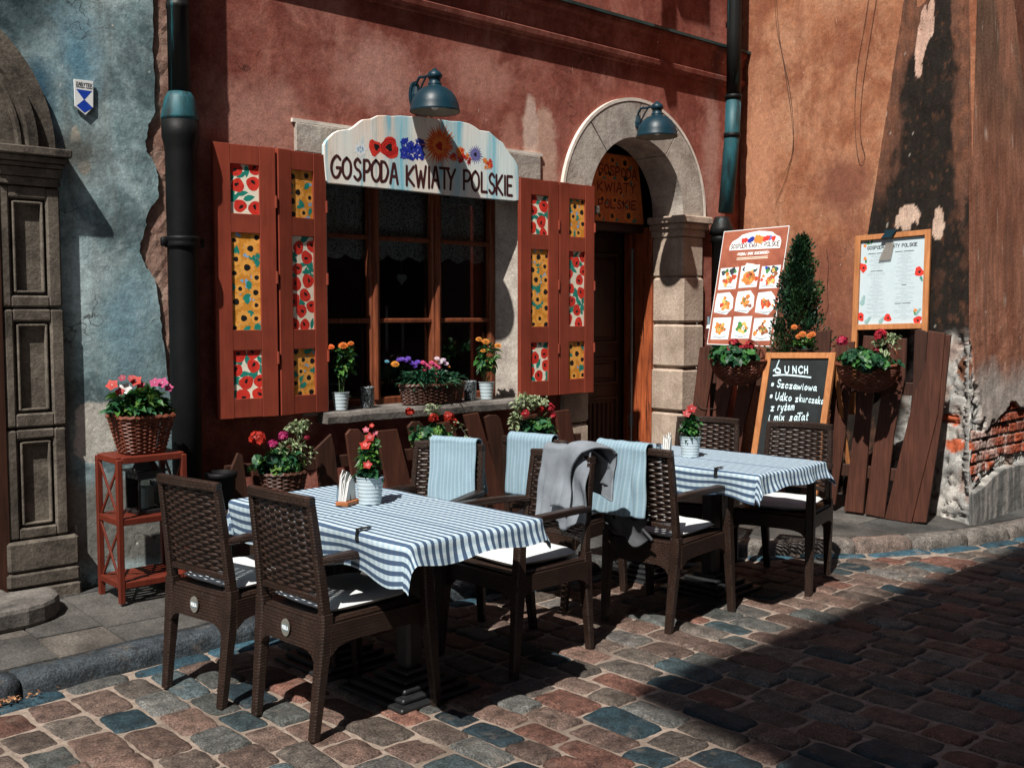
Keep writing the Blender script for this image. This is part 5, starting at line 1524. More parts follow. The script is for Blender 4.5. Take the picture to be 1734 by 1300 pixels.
def bloom(parent, kind, c, r, col, rs, face=(-.5, -.6, .6)):
    """one flower head as a part of its plant"""
    b = MB(); c = Vector(c); f, a, n = frame(Vector(face), rs.uniform(0, 3))
    def petal(ctr, dr, nr, L, W, cc, cup=.2):
        s = dr.cross(nr).normalized() * W * .5
        i0 = b.vert(ctr, tuple(x * .7 for x in cc)); i1 = b.vert(ctr + dr * L * .55 + s + nr * cup * L * .5, cc); i2 = b.vert(ctr + dr * L + nr * cup * L, tuple(min(1, x * 1.12) for x in cc)); i3 = b.vert(ctr + dr * L * .55 - s + nr * cup * L * .5, cc)
        b.face((i0, i1, i2, i3))
    if kind == 'geranium':
        for _ in range(38):
            while True:
                q = Vector((rs.uniform(-1, 1), rs.uniform(-1, 1), rs.uniform(-.4, 1)))
                if q.length < 1: break
            q = q.normalized() * rs.uniform(.75, 1.0); p = c + q * r * .8; t = rs.uniform(.7, 1.25); cc = tuple(min(1, x * t) for x in col)
            fd, aa, nn_ = frame(q + Vector((rs.uniform(-.3, .3), rs.uniform(-.3, .3), rs.uniform(-.2, .4))), rs.uniform(0, 6))
            for k in range(5):
                t = 2 * PI * k / 5; dr = aa * math.cos(t) + nn_ * math.sin(t); petal(p, dr, fd, r * .36, r * .30, cc, .15)
    elif kind == 'vinca':
        for k in range(5):
            t = 2 * PI * k / 5; petal(c, a * math.cos(t) + n * math.sin(t), f, r, r * .85, col, .12)
        b.lathe(c, [(r * .10, 0), (r * .06, r * .1)], 6, axis=f.to_track_quat('Z', 'Y').to_matrix())
    elif kind == 'trumpet':
        for k in range(5):
            t = 2 * PI * k / 5; petal(c, a * math.cos(t) + n * math.sin(t), f, r, r * .8, col, .35)
        for k in range(5):
            t = 2 * PI * k / 5 + .3; petal(c + f * r * .1, a * math.cos(t) + n * math.sin(t), f, r * .45, r * .4, tuple(min(1, x * 1.3 + .15) for x in col), .5)
    elif kind == 'zinnia':
        for lay in range(4):
            R_ = r * (1 - lay * .2); nn2 = 12 - lay * 2
            for k in range(nn2):
                t = 2 * PI * k / nn2 + lay; petal(c + f * r * (.08 + .12 * lay), a * math.cos(t) + n * math.sin(t), f, R_, R_ * .5, tuple(x * rs.uniform(.8, 1.15) for x in col), .02 + .16 * lay)
    elif kind == 'aster':
        for k in range(22):
            t = 2 * PI * k / 22; petal(c, a * math.cos(t) + n * math.sin(t), f, r * rs.uniform(.85, 1.1), r * .2, tuple(x * rs.uniform(.75, 1.2) for x in col), .12)
        for k in range(14):
            t = 2 * PI * k / 14; petal(c + f * r * .1, a * math.cos(t) + n * math.sin(t), f, r * .6, r * .18, tuple(x * rs.uniform(.75, 1.2) for x in col), .4)
    return b.build('flower_head', M['petal'], parent)
RED = (.34, .010, .010); SCAR = (.44, .024, .012); MAG = (.38, .020, .125); WHT = (.58, .57, .55); ORA = (.56, .15, .022); YOR = (.58, .23, .035); PUR = (.08, .04, .30); PNK = (.46, .10, .14); CRM = (.28, .012, .04)

def wicker(mb, shape, rows, stakes, strand, amp, z0, z1, seg=None, rim=True):
    """shape(theta, t) -> (x, y) ; horizontal strands weave in and out round upright stakes"""
    seg = seg or stakes * 4
    for r in range(rows):
        t = (r + .5) / rows; z = z0 + (z1 - z0) * t; pts = []
        for i in range(seg):
            th = 2 * PI * i / seg; x, y = shape(th, t); l = math.hypot(x, y)
            q = amp * math.sin(stakes * th / 1.0 + PI * r) + .0012 * mnoise.noise(Vector((x * 60, y * 60, z * 60)))
            pts.append((x * (1 + q / l), y * (1 + q / l), z + .0015 * mnoise.noise(Vector((x * 30, y * 30, r * 3)))))
        mb.sweep(pts, strand, n=5, closed=True, cap=False)
    for s in range(stakes * 2):
        th = 2 * PI * (s + .5) / (stakes * 2)
        p = [(*shape(th, t), z0 + (z1 - z0) * t) for t in (0, .33, .66, 1.0)]
        mb.sweep(p, strand * .8, n=4, cap=False)
    if rim:
        for off, zz in ((.004, 0), (-.002, .006)):
            pts = []
            for i in range(seg):
                th = 2 * PI * i / seg; x, y = shape(th, 1.0); l = math.hypot(x, y); q = off + .003 * math.sin(stakes * 2 * th)
                pts.append((x * (1 + q / l), y * (1 + q / l), z1 + zz + .003 * math.cos(stakes * 2 * th)))
            mb.sweep(pts, strand * 1.5, n=6, closed=True, cap=False)
    base = [mb.vert((*shape(2 * PI * i / 24, 0), z0)) for i in range(24)]; mb.face(base[::-1])
def sq(th, a, b, n=4.0):
    c, s = math.cos(th), math.sin(th); k = (abs(c / a) ** n + abs(s / b) ** n) ** (-1 / n); return (c * k, s * k)
def shifted(mb, loc, rz=0.0):
    ca, sa = math.cos(rz), math.sin(rz)
    mb.v = [(loc[0] + ca * x - sa * y, loc[1] + sa * x + ca * y, loc[2] + z) for x, y, z in mb.v]
    return mb
def soil(parent, loc, shape, z, rz=0.0):
    b = MB(); idx = [b.vert((shape(2 * PI * i / 24, .93)[0] * .97, shape(2 * PI * i / 24, .93)[1] * .97, z)) for i in range(24)]; b.face(idx)
    shifted(b, loc, rz).build('soil', M['soil'], parent)
def bucket(parent, r0, r1, h, mat, ribs=7):
    b = MB(); b.smooth = True; pr = []
    for i in range(ribs * 4 + 1):
        t = i / (ribs * 4); pr.append((r0 + (r1 - r0) * t + .0012 * math.sin(t * ribs * 2 * PI) * (t < .95), h * t))
    pr = [(r0 * .92, .0), (r0, .001)] + pr + [(r1 + .003, h), (r1 + .003, h + .003), (r1 - .002, h + .003), (r1 - .006, h - .02), (.002, h - .022)]
    b.lathe((0, 0, 0), pr, 28); return b.build('bucket', mat, parent, True)

# ---- plants in white buckets on the tables
def table_plant(x, y, label, h, blooms, seed, fol=(.045, .045, .075)):
    rs = random.Random(seed)
    t = thing('potted_plant', label, 'plant', (x, y, .758), 0, 'red flowering plants in ribbed white buckets on the tables')
    bucket(t, .046, .058, .112, M['bucket_white'])
    b = MB(); c = (0, 0, .112 + h * .42)
    foliage(b, c, (fol[0], fol[1], h * .5), 150, .062, 'oval', GREENS, rs, .4)
    foliage(b, (0, 0, .125), (.062, .062, .035), 50, .055, 'oval', DKGREEN, rs, .2)
    b.build('foliage', M['leaf'], t, True)
    s = MB(); stems(s, (0, 0, .09), c, (.03, .03, h * .5), 9, rs); s.build('stems', M['twig'], t, True)
    for (dx, dy, dz, r, col, kd) in blooms:
        o = bloom(t, kd, (x + dx, y + dy, .758 + .112 + dz), r, col, rs)
    return t
table_plant(2.505, 3.600, 'red flowering plant in a ribbed white bucket on the near table, taller of the two', .20,
    [(-.035, -.02, .135, .026, SCAR, 'trumpet'), (-.012, -.02, .165, .024, RED, 'trumpet'), (-.035, -.035, .055, .022, (.40, .03, .025), 'trumpet'), (-.01, .01, .195, .016, PNK, 'trumpet'), (.03, .0, .18, .013, PNK, 'trumpet'), (.012, .0, .212, .012, SCAR, 'trumpet')], 21)
table_plant(4.635, 3.585, 'red flowering plant in a ribbed white bucket on the table nearer the chalkboard', .14,
    [(-.005, -.01, .155, .030, RED, 'vinca'), (-.035, .0, .128, .026, (.42, .06, .06), 'vinca'), (.0, .02, .135, .02, RED, 'vinca'), (-.055, .02, .06, .009, WHT, 'vinca')], 22, (.05, .05, .06))
M['napkin'] = simple('white_paper_napkin', (.60, .60, .585), .9, .06, 20)
M['orange_wood'] = wood('orange_varnished_wood', (.26, .085, .03), (.42, .15, .055), .45, 'x', None)
M['light_wood'] = wood('light_orange_wood_frame', (.34, .125, .042), (.50, .21, .08), .5, 'z', (.20, .07, .03), .66)
M['chrome'] = simple('chrome_cap', (.55, .56, .58), .2, .1, 10, metal=1.0)
def napkins(x, y, rz, label):
    t = thing('napkin_holder', label, 'napkin holder', (x, y, .759), rz, 'wooden napkin holders on the tables')
    b = MB(); b.box((0, 0, .009), (.105, .058, .018), bevel=.003); b.build('wooden_base', M['orange_wood'], t, True)
    b = MB(); b.sweep(smooth_path([(-.004, -.018, .018), (-.004, -.012, .07), (-.004, 0, .092), (-.004, .012, .07), (-.004, .018, .018)], 5), .0022, n=6); b.build('wire_loop', M['black_iron'], t, True)
    b = MB(); b.smooth = False
    rs = random.Random(int(x * 100))
    for i in range(9):
        q = -.020 + i * .005; h = .115 + rs.uniform(-.014, .03); w0 = .044; sk = rs.uniform(-.012, .012)
        b.prism([(-w0, .019), (w0, .019), (sk + .020 + rs.uniform(0, .01), h - .012), (sk + rs.uniform(-.01, .01), h), (sk - .020, h - .018)], q * .8, q * .8 + .0030, lambda u, v, d, q=q: (u, d + q * .5 * max(0, v - .05) * 6, v))
    b.build('napkins', M['napkin'], t, True)
napkins(2.420, 3.640, R(28), 'wooden holder of white paper napkins beside the bucket on the near table')
napkins(4.530, 3.660, R(30), 'wooden holder stuffed with white paper napkins on the table nearer the chalkboard')
def shaker(x, y, label):
    t = thing('salt_shaker', label, 'shaker', (x, y, .759), 0, 'glass salt and pepper shakers')
    b = MB(); b.lathe((0, 0, 0), [(.017, 0), (.018, .01), (.015, .045), (.013, .05)], 10); b.build('glass_jar', M['steel'], t, True)
    b = MB(); b.lathe((0, 0, 0), [(.015, .05), (.015, .062), (.008, .068)], 10); b.build('metal_cap', M['chrome'], t, True)
shaker(2.455, 3.745, 'small glass shaker with a metal cap behind the napkins on the near table')
shaker(4.545, 3.735, 'small glass shaker behind the napkins on the table nearer the chalkboard')

# ---- basket of flowers on the red rack
rs = random.Random(5)
BX, BY, BZ = 2.215, 5.20, .843
pl = thing('flower_basket', 'tapered wicker basket of red, white and pink flowers on the red rack', 'plant', (BX, BY, BZ))
shp = lambda th, t: sq(th, .098 + .045 * t, .088 + .036 * t, 5)
b = MB(); wicker(b, shp, 19, 13, .0042, .004, .004, .185)
for s in (-1, 1): b.sweep(smooth_path([(s * .14, -.03, .17), (s * .155, -.02, .215), (s * .155, .02, .215), (s * .14, .03, .17)], 5), .006)
shifted(b, (BX, BY, BZ)).build('basket', M['wicker'], pl)
soil(pl, (BX, BY, BZ), shp, .16)
b = MB(); foliage(b, (BX, BY, BZ + .245), (.185, .145, .105), 400, .074, 'oval', GREENS, rs, .3); b.build('foliage', M['leaf'], pl)
for px, py, r, col, kd in ((190, 652, .034, SCAR, 'vinca'), (203, 663, .026, RED, 'vinca'), (207, 640, .022, CRM, 'vinca'), (230, 645, .034, SCAR, 'vinca'), (212, 658, .036, WHT, 'vinca'), (238, 652, .024, CRM, 'vinca'), (262, 648, .030, MAG, 'vinca'), (275, 648, .034, (.42, .03, .15), 'vinca'), (286, 657, .026, MAG, 'vinca'), (222, 640, .02, RED, 'vinca')):
    bloom(pl, kd, at_y(px, py, 5.12), r, col, rs)

# ---- fences of slanting brown boards
def fence_board(parent, mp, poly, mat, th, d):
    b = MB(); b.prism(poly, d, d + th, mp); return b.build('board', M[mat], parent, bevel=.003)
fl_ = thing('board_fence', 'low fence of slanting dark brown boards under the window', 'fence', (4.2, 5.32, .1), 0, 'brown board fences along the house walls')
FYL = 5.34
def fence_left(px, mat='fence_wood', d=0.0, k_=0):
    q = [at_y(x, y, FYL) for x, y in px]; pts = [(p.x, p.z) for p in q]
    fence_board(fl_, lambda u, v, dd: (u, FYL - dd, v), pts, mat, .022, d)
LB = [[(400, 766), (408, 770), (420, 860), (428, 985), (386, 985), (384, 860), (390, 790)],
      [(424, 790), (434, 786), (448, 850), (462, 980), (436, 980), (428, 860)],
      [(470, 760), (492, 752), (508, 850), (520, 970), (478, 970), (474, 850)],
      [(531, 760), (558, 734), (564, 760), (572, 830), (590, 965), (548, 965), (540, 830)],
      [(583, 735), (590, 726), (604, 726), (614, 736), (626, 800), (650, 960), (612, 960), (592, 800)],
      [(635, 729), (669, 726), (688, 800), (716, 950), (670, 955), (648, 800)],
      [(688, 722), (696, 713), (708, 713), (716, 722), (738, 800), (770, 935), (730, 940), (705, 800)],
      [(738, 716), (764, 712), (786, 800), (816, 925), (780, 930), (756, 800)],
      [(782, 702), (806, 698), (834, 790), (866, 915), (830, 920), (806, 790)],
      [(818, 706), (826, 702), (838, 702), (844, 708), (868, 800), (894, 905), (858, 910), (838, 800)],
      [(880, 706), (906, 700), (926, 780), (948, 895), (912, 900), (896, 780)],
      [(936, 696), (960, 693), (976, 780), (996, 885), (966, 890), (952, 780)]]
for i, px in enumerate(LB): fence_left(px, 'fence_wood' if i % 3 else 'fence_dark', .002 * (i % 3))
for y0, y1 in ((800, 742), (905, 830)):
    b = MB(); a, c = at_y(384, y0, FYL), at_y(985, y1, FYL); b.sweep([a + Vector((0, .020, 0)), c + Vector((0, .020, 0))], [(.026, .075)] * 2); b.build('rail', M['fence_dark'], fl_)
# right fence
FP = Vector((6.70, 4.8, 0)); FN = Vector((-.983, -.185, 0)).normalized(); FT = Vector((.185, -.983, 0)).normalized()
fr_ = thing('board_fence', 'tall fence of slanting brown boards leaning by the orange wall', 'fence', (6.85, 4.1, .1), 0, 'brown board fences along the house walls')
def on_fence(x, y, off=0.0): return at_pl(x, y, FP + FN * off, FN)
def fence_right(px, mat='fence_wood', d=0.0):
    pts = []
    for x, y in px:
        q = on_fence(x, y) - FP; pts.append((q.dot(FT), q.z))
    fence_board(fr_, lambda u, v, dd: FP + FT * u + FN * dd + Vector((0, 0, v)), pts, mat, .024, d)
fence_right([(1574, 560), (1602, 564), (1590, 700), (1545, 884), (1500, 877), (1528, 760), (1552, 660), (1562, 640), (1570, 606)], 'fence_wood', .004)
fence_right([(1598, 566), (1611, 567), (1597, 700), (1569, 884), (1546, 883), (1574, 740)], 'fence_wood', -.012)
fence_right([(1549, 560), (1557, 557), (1571, 562), (1566, 620), (1556, 700), (1536, 760), (1546, 650)], 'fence_dark', -.018)
fence_right([(1506, 573), (1537, 573), (1534, 640), (1516, 730), (1499, 876), (1466, 869), (1483, 740), (1497, 650)], 'fence_wood', .002)
fence_right([(1464, 568), (1489, 570), (1482, 650), (1475, 720), (1463, 868), (1431, 864), (1447, 730), (1456, 650)], 'fence_wood', .0)
fence_right([(1417, 580), (1449, 578), (1441, 660), (1433, 740), (1416, 854), (1400, 848), (1405, 740), (1412, 660)], 'fence_wood', .003)
fence_right([(1383, 562), (1409, 558), (1404, 640), (1396, 720), (1384, 846), (1356, 842), (1370, 740), (1378, 640)], 'fence_dark', .0)
fence_right([(1187, 588), (1205, 585), (1213, 594), (1205, 650), (1195, 712), (1178, 838), (1150, 836), (1172, 712), (1181, 640)], 'fence_wood', .001)
fence_right([(1222, 594), (1248, 590), (1241, 660), (1230, 712), (1212, 838), (1184, 836), (1208, 712)], 'fence_wood', .004)
fence_right([(1262, 592), (1289, 590), (1277, 660), (1263, 715), (1244, 840), (1216, 838), (1241, 715)], 'fence_wood', .0)
fence_right([(1300, 590), (1326, 588), (1314, 700), (1290, 840), (1262, 838), (1288, 700)], 'fence_dark', .002)
fence_right([(1340, 590), (1366, 588), (1352, 700), (1332, 842), (1304, 840), (1330, 700)], 'fence_wood', .0)
for (xa, ya), (xb, yb) in (((1186, 638), (1566, 660)), ((1170, 768), (1536, 806))):
    b = MB(); b.sweep([on_fence(xa, ya, -.030), on_fence(xb, yb, -.030)], [(.026, .09)] * 2); b.build('rail', M['fence_dark'], fr_)
b = MB(); b.sweep(smooth_path([on_fence(1178, 672, .03), on_fence(1186, 690, .035), on_fence(1205, 692, .035), on_fence(1216, 690, .035), on_fence(1224, 680, .03)], 5), .003, n=5)
tag(b.build('loose_cable', M['cable']), 'short black cable drooping across the fence board under the left hanging basket', 'cable')

# ---- geranium baskets on the left fence
def fence_plant(px, pyr, pw, ph, Y, label, blooms, var, seed, basket, fpx, fw, fh, trail=None):
    """px: centre and rim height of the basket in the photo"""
    rs = random.Random(seed); c = at_y(px, pyr, Y); sc = (c.x * .677 + Y * .736) / 1780
    t = thing('flower_basket', label, 'plant', (c.x, Y, c.z - ph * sc), 0, 'flower baskets hung on the fences')
    w2 = pw * sc / 2 * 1.05
    shp = lambda th, tt: (math.cos(th) * w2 * (.74 + .26 * tt), math.sin(th) * w2 * .8 * (.74 + .26 * tt))
    b = MB(); wicker(b, shp, max(6, int(ph * sc / .011)), 11, .0045, .004, 0, ph * sc); shifted(b, (c.x, Y, c.z - ph * sc)).build('basket', M[basket], t)
    soil(t, (c.x, Y, c.z - ph * sc), shp, ph * sc * .85)
    fc = at_y(fpx[0], fpx[1], Y); rad = (fw * sc / 2, fw * sc * .36, fh * sc / 2)
    b = MB()
    foliage(b, fc + Vector((0, 0, -rad[2] * .35)), (rad[0], rad[1], rad[2] * .75), 190, .058, 'round', GREENS + DKGREEN, rs, .45)
    b.build('foliage', M['leaf'], t)
    b = MB()
    for (vx, vy, vw, vh, n) in var:
        vc = at_y(vx, vy, Y - .02); foliage(b, vc, (vw * sc / 2, vw * sc * .3, vh * sc / 2), n, .036, 'oval', VARG, rs, .3, (.50, .54, .33), -1.0)
    if trail:
        pts = smooth_path([at_y(x, y, Y - .03) for x, y in trail], 6)
        b.sweep(pts, .0018, n=4)
        for p in pts[::2]:
            oval_leaf(b, p, (rs.uniform(-1, 1), rs.uniform(-1, 0), rs.uniform(-.3, .5)), .035, .026, rs.choice(VARG), rs, (.50, .52, .30))
    b.build('variegated_ivy', M['leaf'], t)
    s = MB(); stems(s, c, fc, (rad[0] * .8, rad[1] * .6, rad[2]), 14, rs)
    for (bx, by, r, col, kd) in blooms:
        p = at_y(bx, by, Y - .06); s.sweep([c + Vector((0, 0, -.02)), c.lerp(p, .5) + Vector((0, .02, .01)), p - Vector((0, 0, r * .3))], .002, n=4)
    s.build('stems', M['twig'], t)
    for (bx, by, r, col, kd) in blooms: bloom(t, kd, at_y(bx, by, Y - .06), r, col, rs, (-.4, -.6, .5))
    return t
fence_plant(480, 800, 78, 55, 5.22, 'wicker basket of scarlet and magenta geraniums at the left end of the low fence',
    [(436, 742, .052, SCAR, 'geranium'), (462, 752, .034, MAG, 'geranium'), (480, 738, .034, MAG, 'geranium'), (520, 741, .018, CRM, 'geranium')], [(505, 722, 52, 34, 90), (492, 758, 62, 46, 90), (520, 772, 40, 40, 45)], 31, 'wicker_dark', (474, 772), 108, 72)
fence_plant(735, 752, 74, 34, 5.20, 'basket of orange red geraniums with a trailing ivy strand below the window sill',
    [(694, 697, .034, SCAR, 'geranium'), (734, 708, .036, SCAR, 'geranium'), (760, 706, .040, SCAR, 'geranium'), (768, 714, .028, SCAR, 'geranium')], [(735, 695, 40, 30, 50), (770, 722, 30, 26, 18)], 32, 'wicker_dark', (728, 728), 92, 58,
    [(778, 720), (790, 738), (797, 755), (803, 775), (806, 795), (806, 804)])
fence_plant(900, 738, 62, 30, 5.20, 'basket of crimson geraniums and thick variegated ivy at the right end of the low fence',
    [(890, 700, .034, (.38, .014, .025), 'geranium'), (932, 690, .034, (.38, .014, .03), 'geranium'), (936, 704, .030, (.38, .014, .03), 'geranium'), (916, 692, .024, RED, 'geranium')], [(888, 682, 66, 44, 170), (872, 712, 32, 50, 60), (915, 680, 46, 30, 60)], 33, 'wicker', (908, 716), 78, 54)

# ---- half-round wicker baskets on the tall fence
def hang_basket(px, py, label, blooms, seed, var=()):
    rs = random.Random(seed); OFF = .20
    c = on_fence(px, py, OFF); sc = (c.x * .677 + c.y * .736) / 1780
    t = thing('flower_basket', label, 'plant', c, 0, 'flower baskets hung on the fences')
    ang = math.atan2(FT.y, FT.x)
    b = MB(); w_, h_ = .215, .165
    rows = 11
    for r in range(rows):          # boat-shaped: bands bow downward
        f = (r + .5) / rows; pts = []
        for i in range(61):
            a = PI * i / 60
            x = -math.cos(a) * w_ * (1 - .06 * f); dep = math.sin(a) * (.13 * (1 - f ** 2 * .75)); zz = -h_ * math.sin(a) ** .8 * f * (.95) + .010 * abs(math.cos(a)) ** 3
            q = .0035 * math.sin(i * 1.3 + PI * r)
            pts.append((x, -dep - q + .0, zz + q * .4))
        b.sweep(pts, .0065, n=5, cap=False)
    rim = [(-math.cos(a) * (w_ + .006), -math.sin(a) * .14, .012 + .010 * abs(math.cos(a)) ** 3) for a in [PI * i / 40 for i in range(41)]]
    b.sweep(rim, .010, n=7)
    b.sweep([(-w_, 0, .012), (w_, 0, .012)], .008, n=6)
    b.sweep([(-math.cos(a) * w_, 0, -math.sin(a) * h_) for a in [PI * i / 20 for i in range(21)]], .008, n=6)
    hd = smooth_path([(w_, -.01, .012), (w_ * .98, -.05, .09), (w_ * .8, -.06, .15), (w_ * .45, -.04, .175)], 5); b.sweep(hd, .007, n=6)
    # local frame: x along the fence, -y towards the street
    X, Yv = FT, -FN
    b.v = [tuple(c + X * p[0] + Yv * p[1] + Vector((0, 0, p[2]))) for p in b.v]
    b.build('basket', M['wicker'], t)
    fb = MB(); cc = c + FN * .07 + Vector((0, 0, .05))
    foliage(fb, cc, (.17, .23, .095), 230, .062, 'round', DKGREEN + GREENS[:2], rs, .5)
    fb.build('foliage', M['leaf'], t)
    s = MB(); stems(s, c + Vector((0, 0, -.03)) + FN * .06, cc, (.12, .16, .1), 12, rs)
    for bx, by, r, col, kd in blooms: s.sweep([c + FN * .06, on_fence(bx, by, OFF + .06)], .0022, n=4)
    s.build('stems', M['twig'], t)
    if var:
        fb = MB()
        for vx, vy, vw, vh, n in var: foliage(fb, on_fence(vx, vy, OFF + .03), (vw * sc * .4, vw * sc * .5, vh * sc / 2), n, .040, 'oval', VARG, rs, .3, (.50, .54, .33), -1.0)
        fb.build('variegated_ivy', M['leaf'], t)
    for bx, by, r, col, kd in blooms: bloom(t, kd, on_fence(bx, by, OFF + .07), r, col, rs, (-.75, -.45, .45))
hang_basket(1250, 614, 'half round basket of crimson geraniums on the tall fence, left of the chalkboard',
    [(1243, 582, .050, (.36, .010, .025), 'geranium'), (1268, 586, .048, (.36, .010, .025), 'geranium'), (1234, 594, .038, (.38, .015, .03), 'geranium'), (1258, 590, .036, (.5, .015, .04), 'geranium')], 41)
hang_basket(1470, 622, 'half round basket of geraniums and variegated ivy on the tall fence, right of chalkboard',
    [(1491, 567, .050, (.37, .011, .028), 'geranium'), (1426, 577, .046, (.40, .015, .06), 'geranium'), (1484, 593, .028, (.40, .015, .05), 'geranium')], 42, [(1498, 585, 56, 44, 110), (1508, 572, 36, 26, 40)])

# ---- window sill plants
def sill_pot(px, py, ptop, label, blooms, seed, fpx, fw, fh):
    rs = random.Random(seed); c = at_y(px, py, 5.47); sc = (c.x * .677 + 5.47 * .736) / 1780
    t = thing('potted_plant', label, 'plant', (c.x, 5.47, .953), 0, 'orange zinnias in white buckets on the window sill')
    h = (py - ptop) * sc; bucket(t, .040, .054, h, M['bucket_white'], 5)
    b = MB(); fc = at_y(fpx[0], fpx[1], 5.46); foliage(b, fc, (fw * sc / 2, fw * sc * .4, fh * sc / 2), 125, .062, 'oval', GREENS, rs, .3, None, -1); b.build('foliage', M['leaf'], t)
    s = MB(); stems(s, (c.x, 5.47, .953 + h * .8), fc, (fw * sc * .35, .03, fh * sc / 2), 9, rs); s.build('stems', M['twig'], t)
    for bx, by, r, col in blooms: bloom(t, 'zinnia', at_y(bx, by, 5.43), r, col, rs, (-.3, -.4, .8))
sill_pot(577, 690, 660, 'orange zinnias in a white bucket on the left end of the window sill', [(581, 586, .034, ORA), (594, 582, .022, ORA), (560, 588, .026, (.75, .15, .03))], 51, (583, 612), 50, 62)
sill_pot(824, 674, 645, 'orange zinnias in a white bucket on the right end of the window sill', [(811, 575, .026, YOR), (822, 579, .032, YOR), (843, 586, .030, YOR), (818, 594, .022, YOR)], 52, (825, 606), 52, 66)
rs = random.Random(61)
wc = at_y(711, 684, 5.46)
t = thing('flower_basket', 'long oval wicker basket of purple, pink and white flowers on the window sill', 'plant', (4.32, 5.47, .953))
shp = lambda th, tt: (math.cos(th) * (.235 + .025 * tt), math.sin(th) * (.085 + .02 * tt))
b = MB(); wicker(b, shp, 11, 19, .0048, .0045, .004, .125); shifted(b, (4.32, 5.475, .953)).build('basket', M['wicker_dark'], t)
soil(t, (4.32, 5.475, .953), shp, .11)
b = MB(); foliage(b, (4.30, 5.465, 1.115), (.285, .125, .09), 760, .075, 'thin', [(.018, .085, .045), (.012, .06, .035), (.03, .11, .05), (.02, .075, .03)], rs, .5); b.build('foliage', M['leaf'], t)
for bx, by, r, col, kd in [(669, 617, .030, YOR, 'zinnia')] + [(676 + i * 5.2, 609 - 5 * math.sin(i * .9) + (i % 3) * 3, .022, (.12, .05, .42), 'aster') for i in range(7)] + [(704, 616, .016, (.16, .07, .45), 'aster'), (655, 612, .018, (.08, .25, .35), 'aster')] + \
        [(716 + i * 5, 614 + (i % 3) * 4, .022, (.50, .05, .16), 'aster') for i in range(6)] + [(740 + i * 5, 607 + (i % 2) * 5 + i * 1.2, .022, (.62, .50, .60), 'aster') for i in range(4)] + [(719, 626, .015, CRM, 'vinca'), (738, 632, .014, CRM, 'vinca'), (760, 621, .012, ORA, 'vinca')]:
    bloom(t, kd, at_y(bx, by, 5.42), r, col, rs, (-.3, -.5, .8))
# perforated metal candle tins
k = NT('perforated_black_tin'); v = k.coords('Object'); vo = k.n('ShaderNodeTexVoronoi'); vo.inputs['Scale'].default_value = 110; k.l(v, vo.inputs['Vector'])
M['tin'] = k.set(k.ramp(vo.outputs['Distance'], [(.42, (.010, .010, .011)), (.55, (.26, .30, .32))]), .4, k.bump(vo.outputs['Distance'], .6, .004), .3, .5)
for px, py, lab in ((622, 686, 'perforated black tin lantern on the sill, left of the long flower basket'), (796, 676, 'perforated black tin lantern on the sill, right of the long flower basket')):
    c = at_y(px, py, 5.50); b = MB(); b.smooth = True; b.lathe((c.x, 5.50, .956), [(.040, 0), (.042, .004), (.044, .12), (.047, .125), (.044, .13), (.040, .125), (.038, .02)], 24)
    tag(b.build('tin_lantern', M['tin']), lab, 'lantern', 'perforated tin lanterns on the sill')
# indoors behind the panes: two candlesticks, a hanging heart
for px, y0, y1, lab in ((655, 600, 520, 'tall pale candle in a dark candlestick behind the window, the left of two'), (682, 600, 544, 'pale candle in a squat candlestick behind the window, the right of two')):
    c = at_y(px, y0, 5.92); e = at_y(px, y1, 5.92)
    t = thing('candlestick', lab, 'candle', (c.x, 5.92, c.z - .2), 0, 'candlesticks behind the window')
    b = MB(); b.smooth = True; b.lathe((c.x, 5.92, c.z), [(.05, -.45), (.02, -.40), (.014, -.2), (.03, -.12), (.012, -.06), (.035, .0), (.02, .02)], 14); b.build('holder', M['dark_stone'], t)
    b = MB(); b.smooth = True; b.lathe((c.x, 5.92, 0), [(.011, c.z + .02), (.011, e.z), (.003, e.z + .015)], 12); b.build('candle', M['wax'], t)
hc = at_y(680, 472, 5.86)
b = MB(); o = []
for i in range(30):
    a = 2 * PI * i / 30; o.append((.0026 * 16 * math.sin(a) ** 3, .0026 * (13 * math.cos(a) - 5 * math.cos(2 * a) - 2 * math.cos(3 * a) - math.cos(4 * a))))
b.prism(o, -.006, .006, lambda u, v, d: (hc.x + u, 5.86 + d, hc.z + v)); b.sweep([(hc.x, 5.86, hc.z + .03), (hc.x, 5.86, 2.3)], .0012, n=4)
tag(b.build('hanging_heart', M['wax']), 'small pale heart ornament hanging on a thread behind the middle pane', 'ornament')

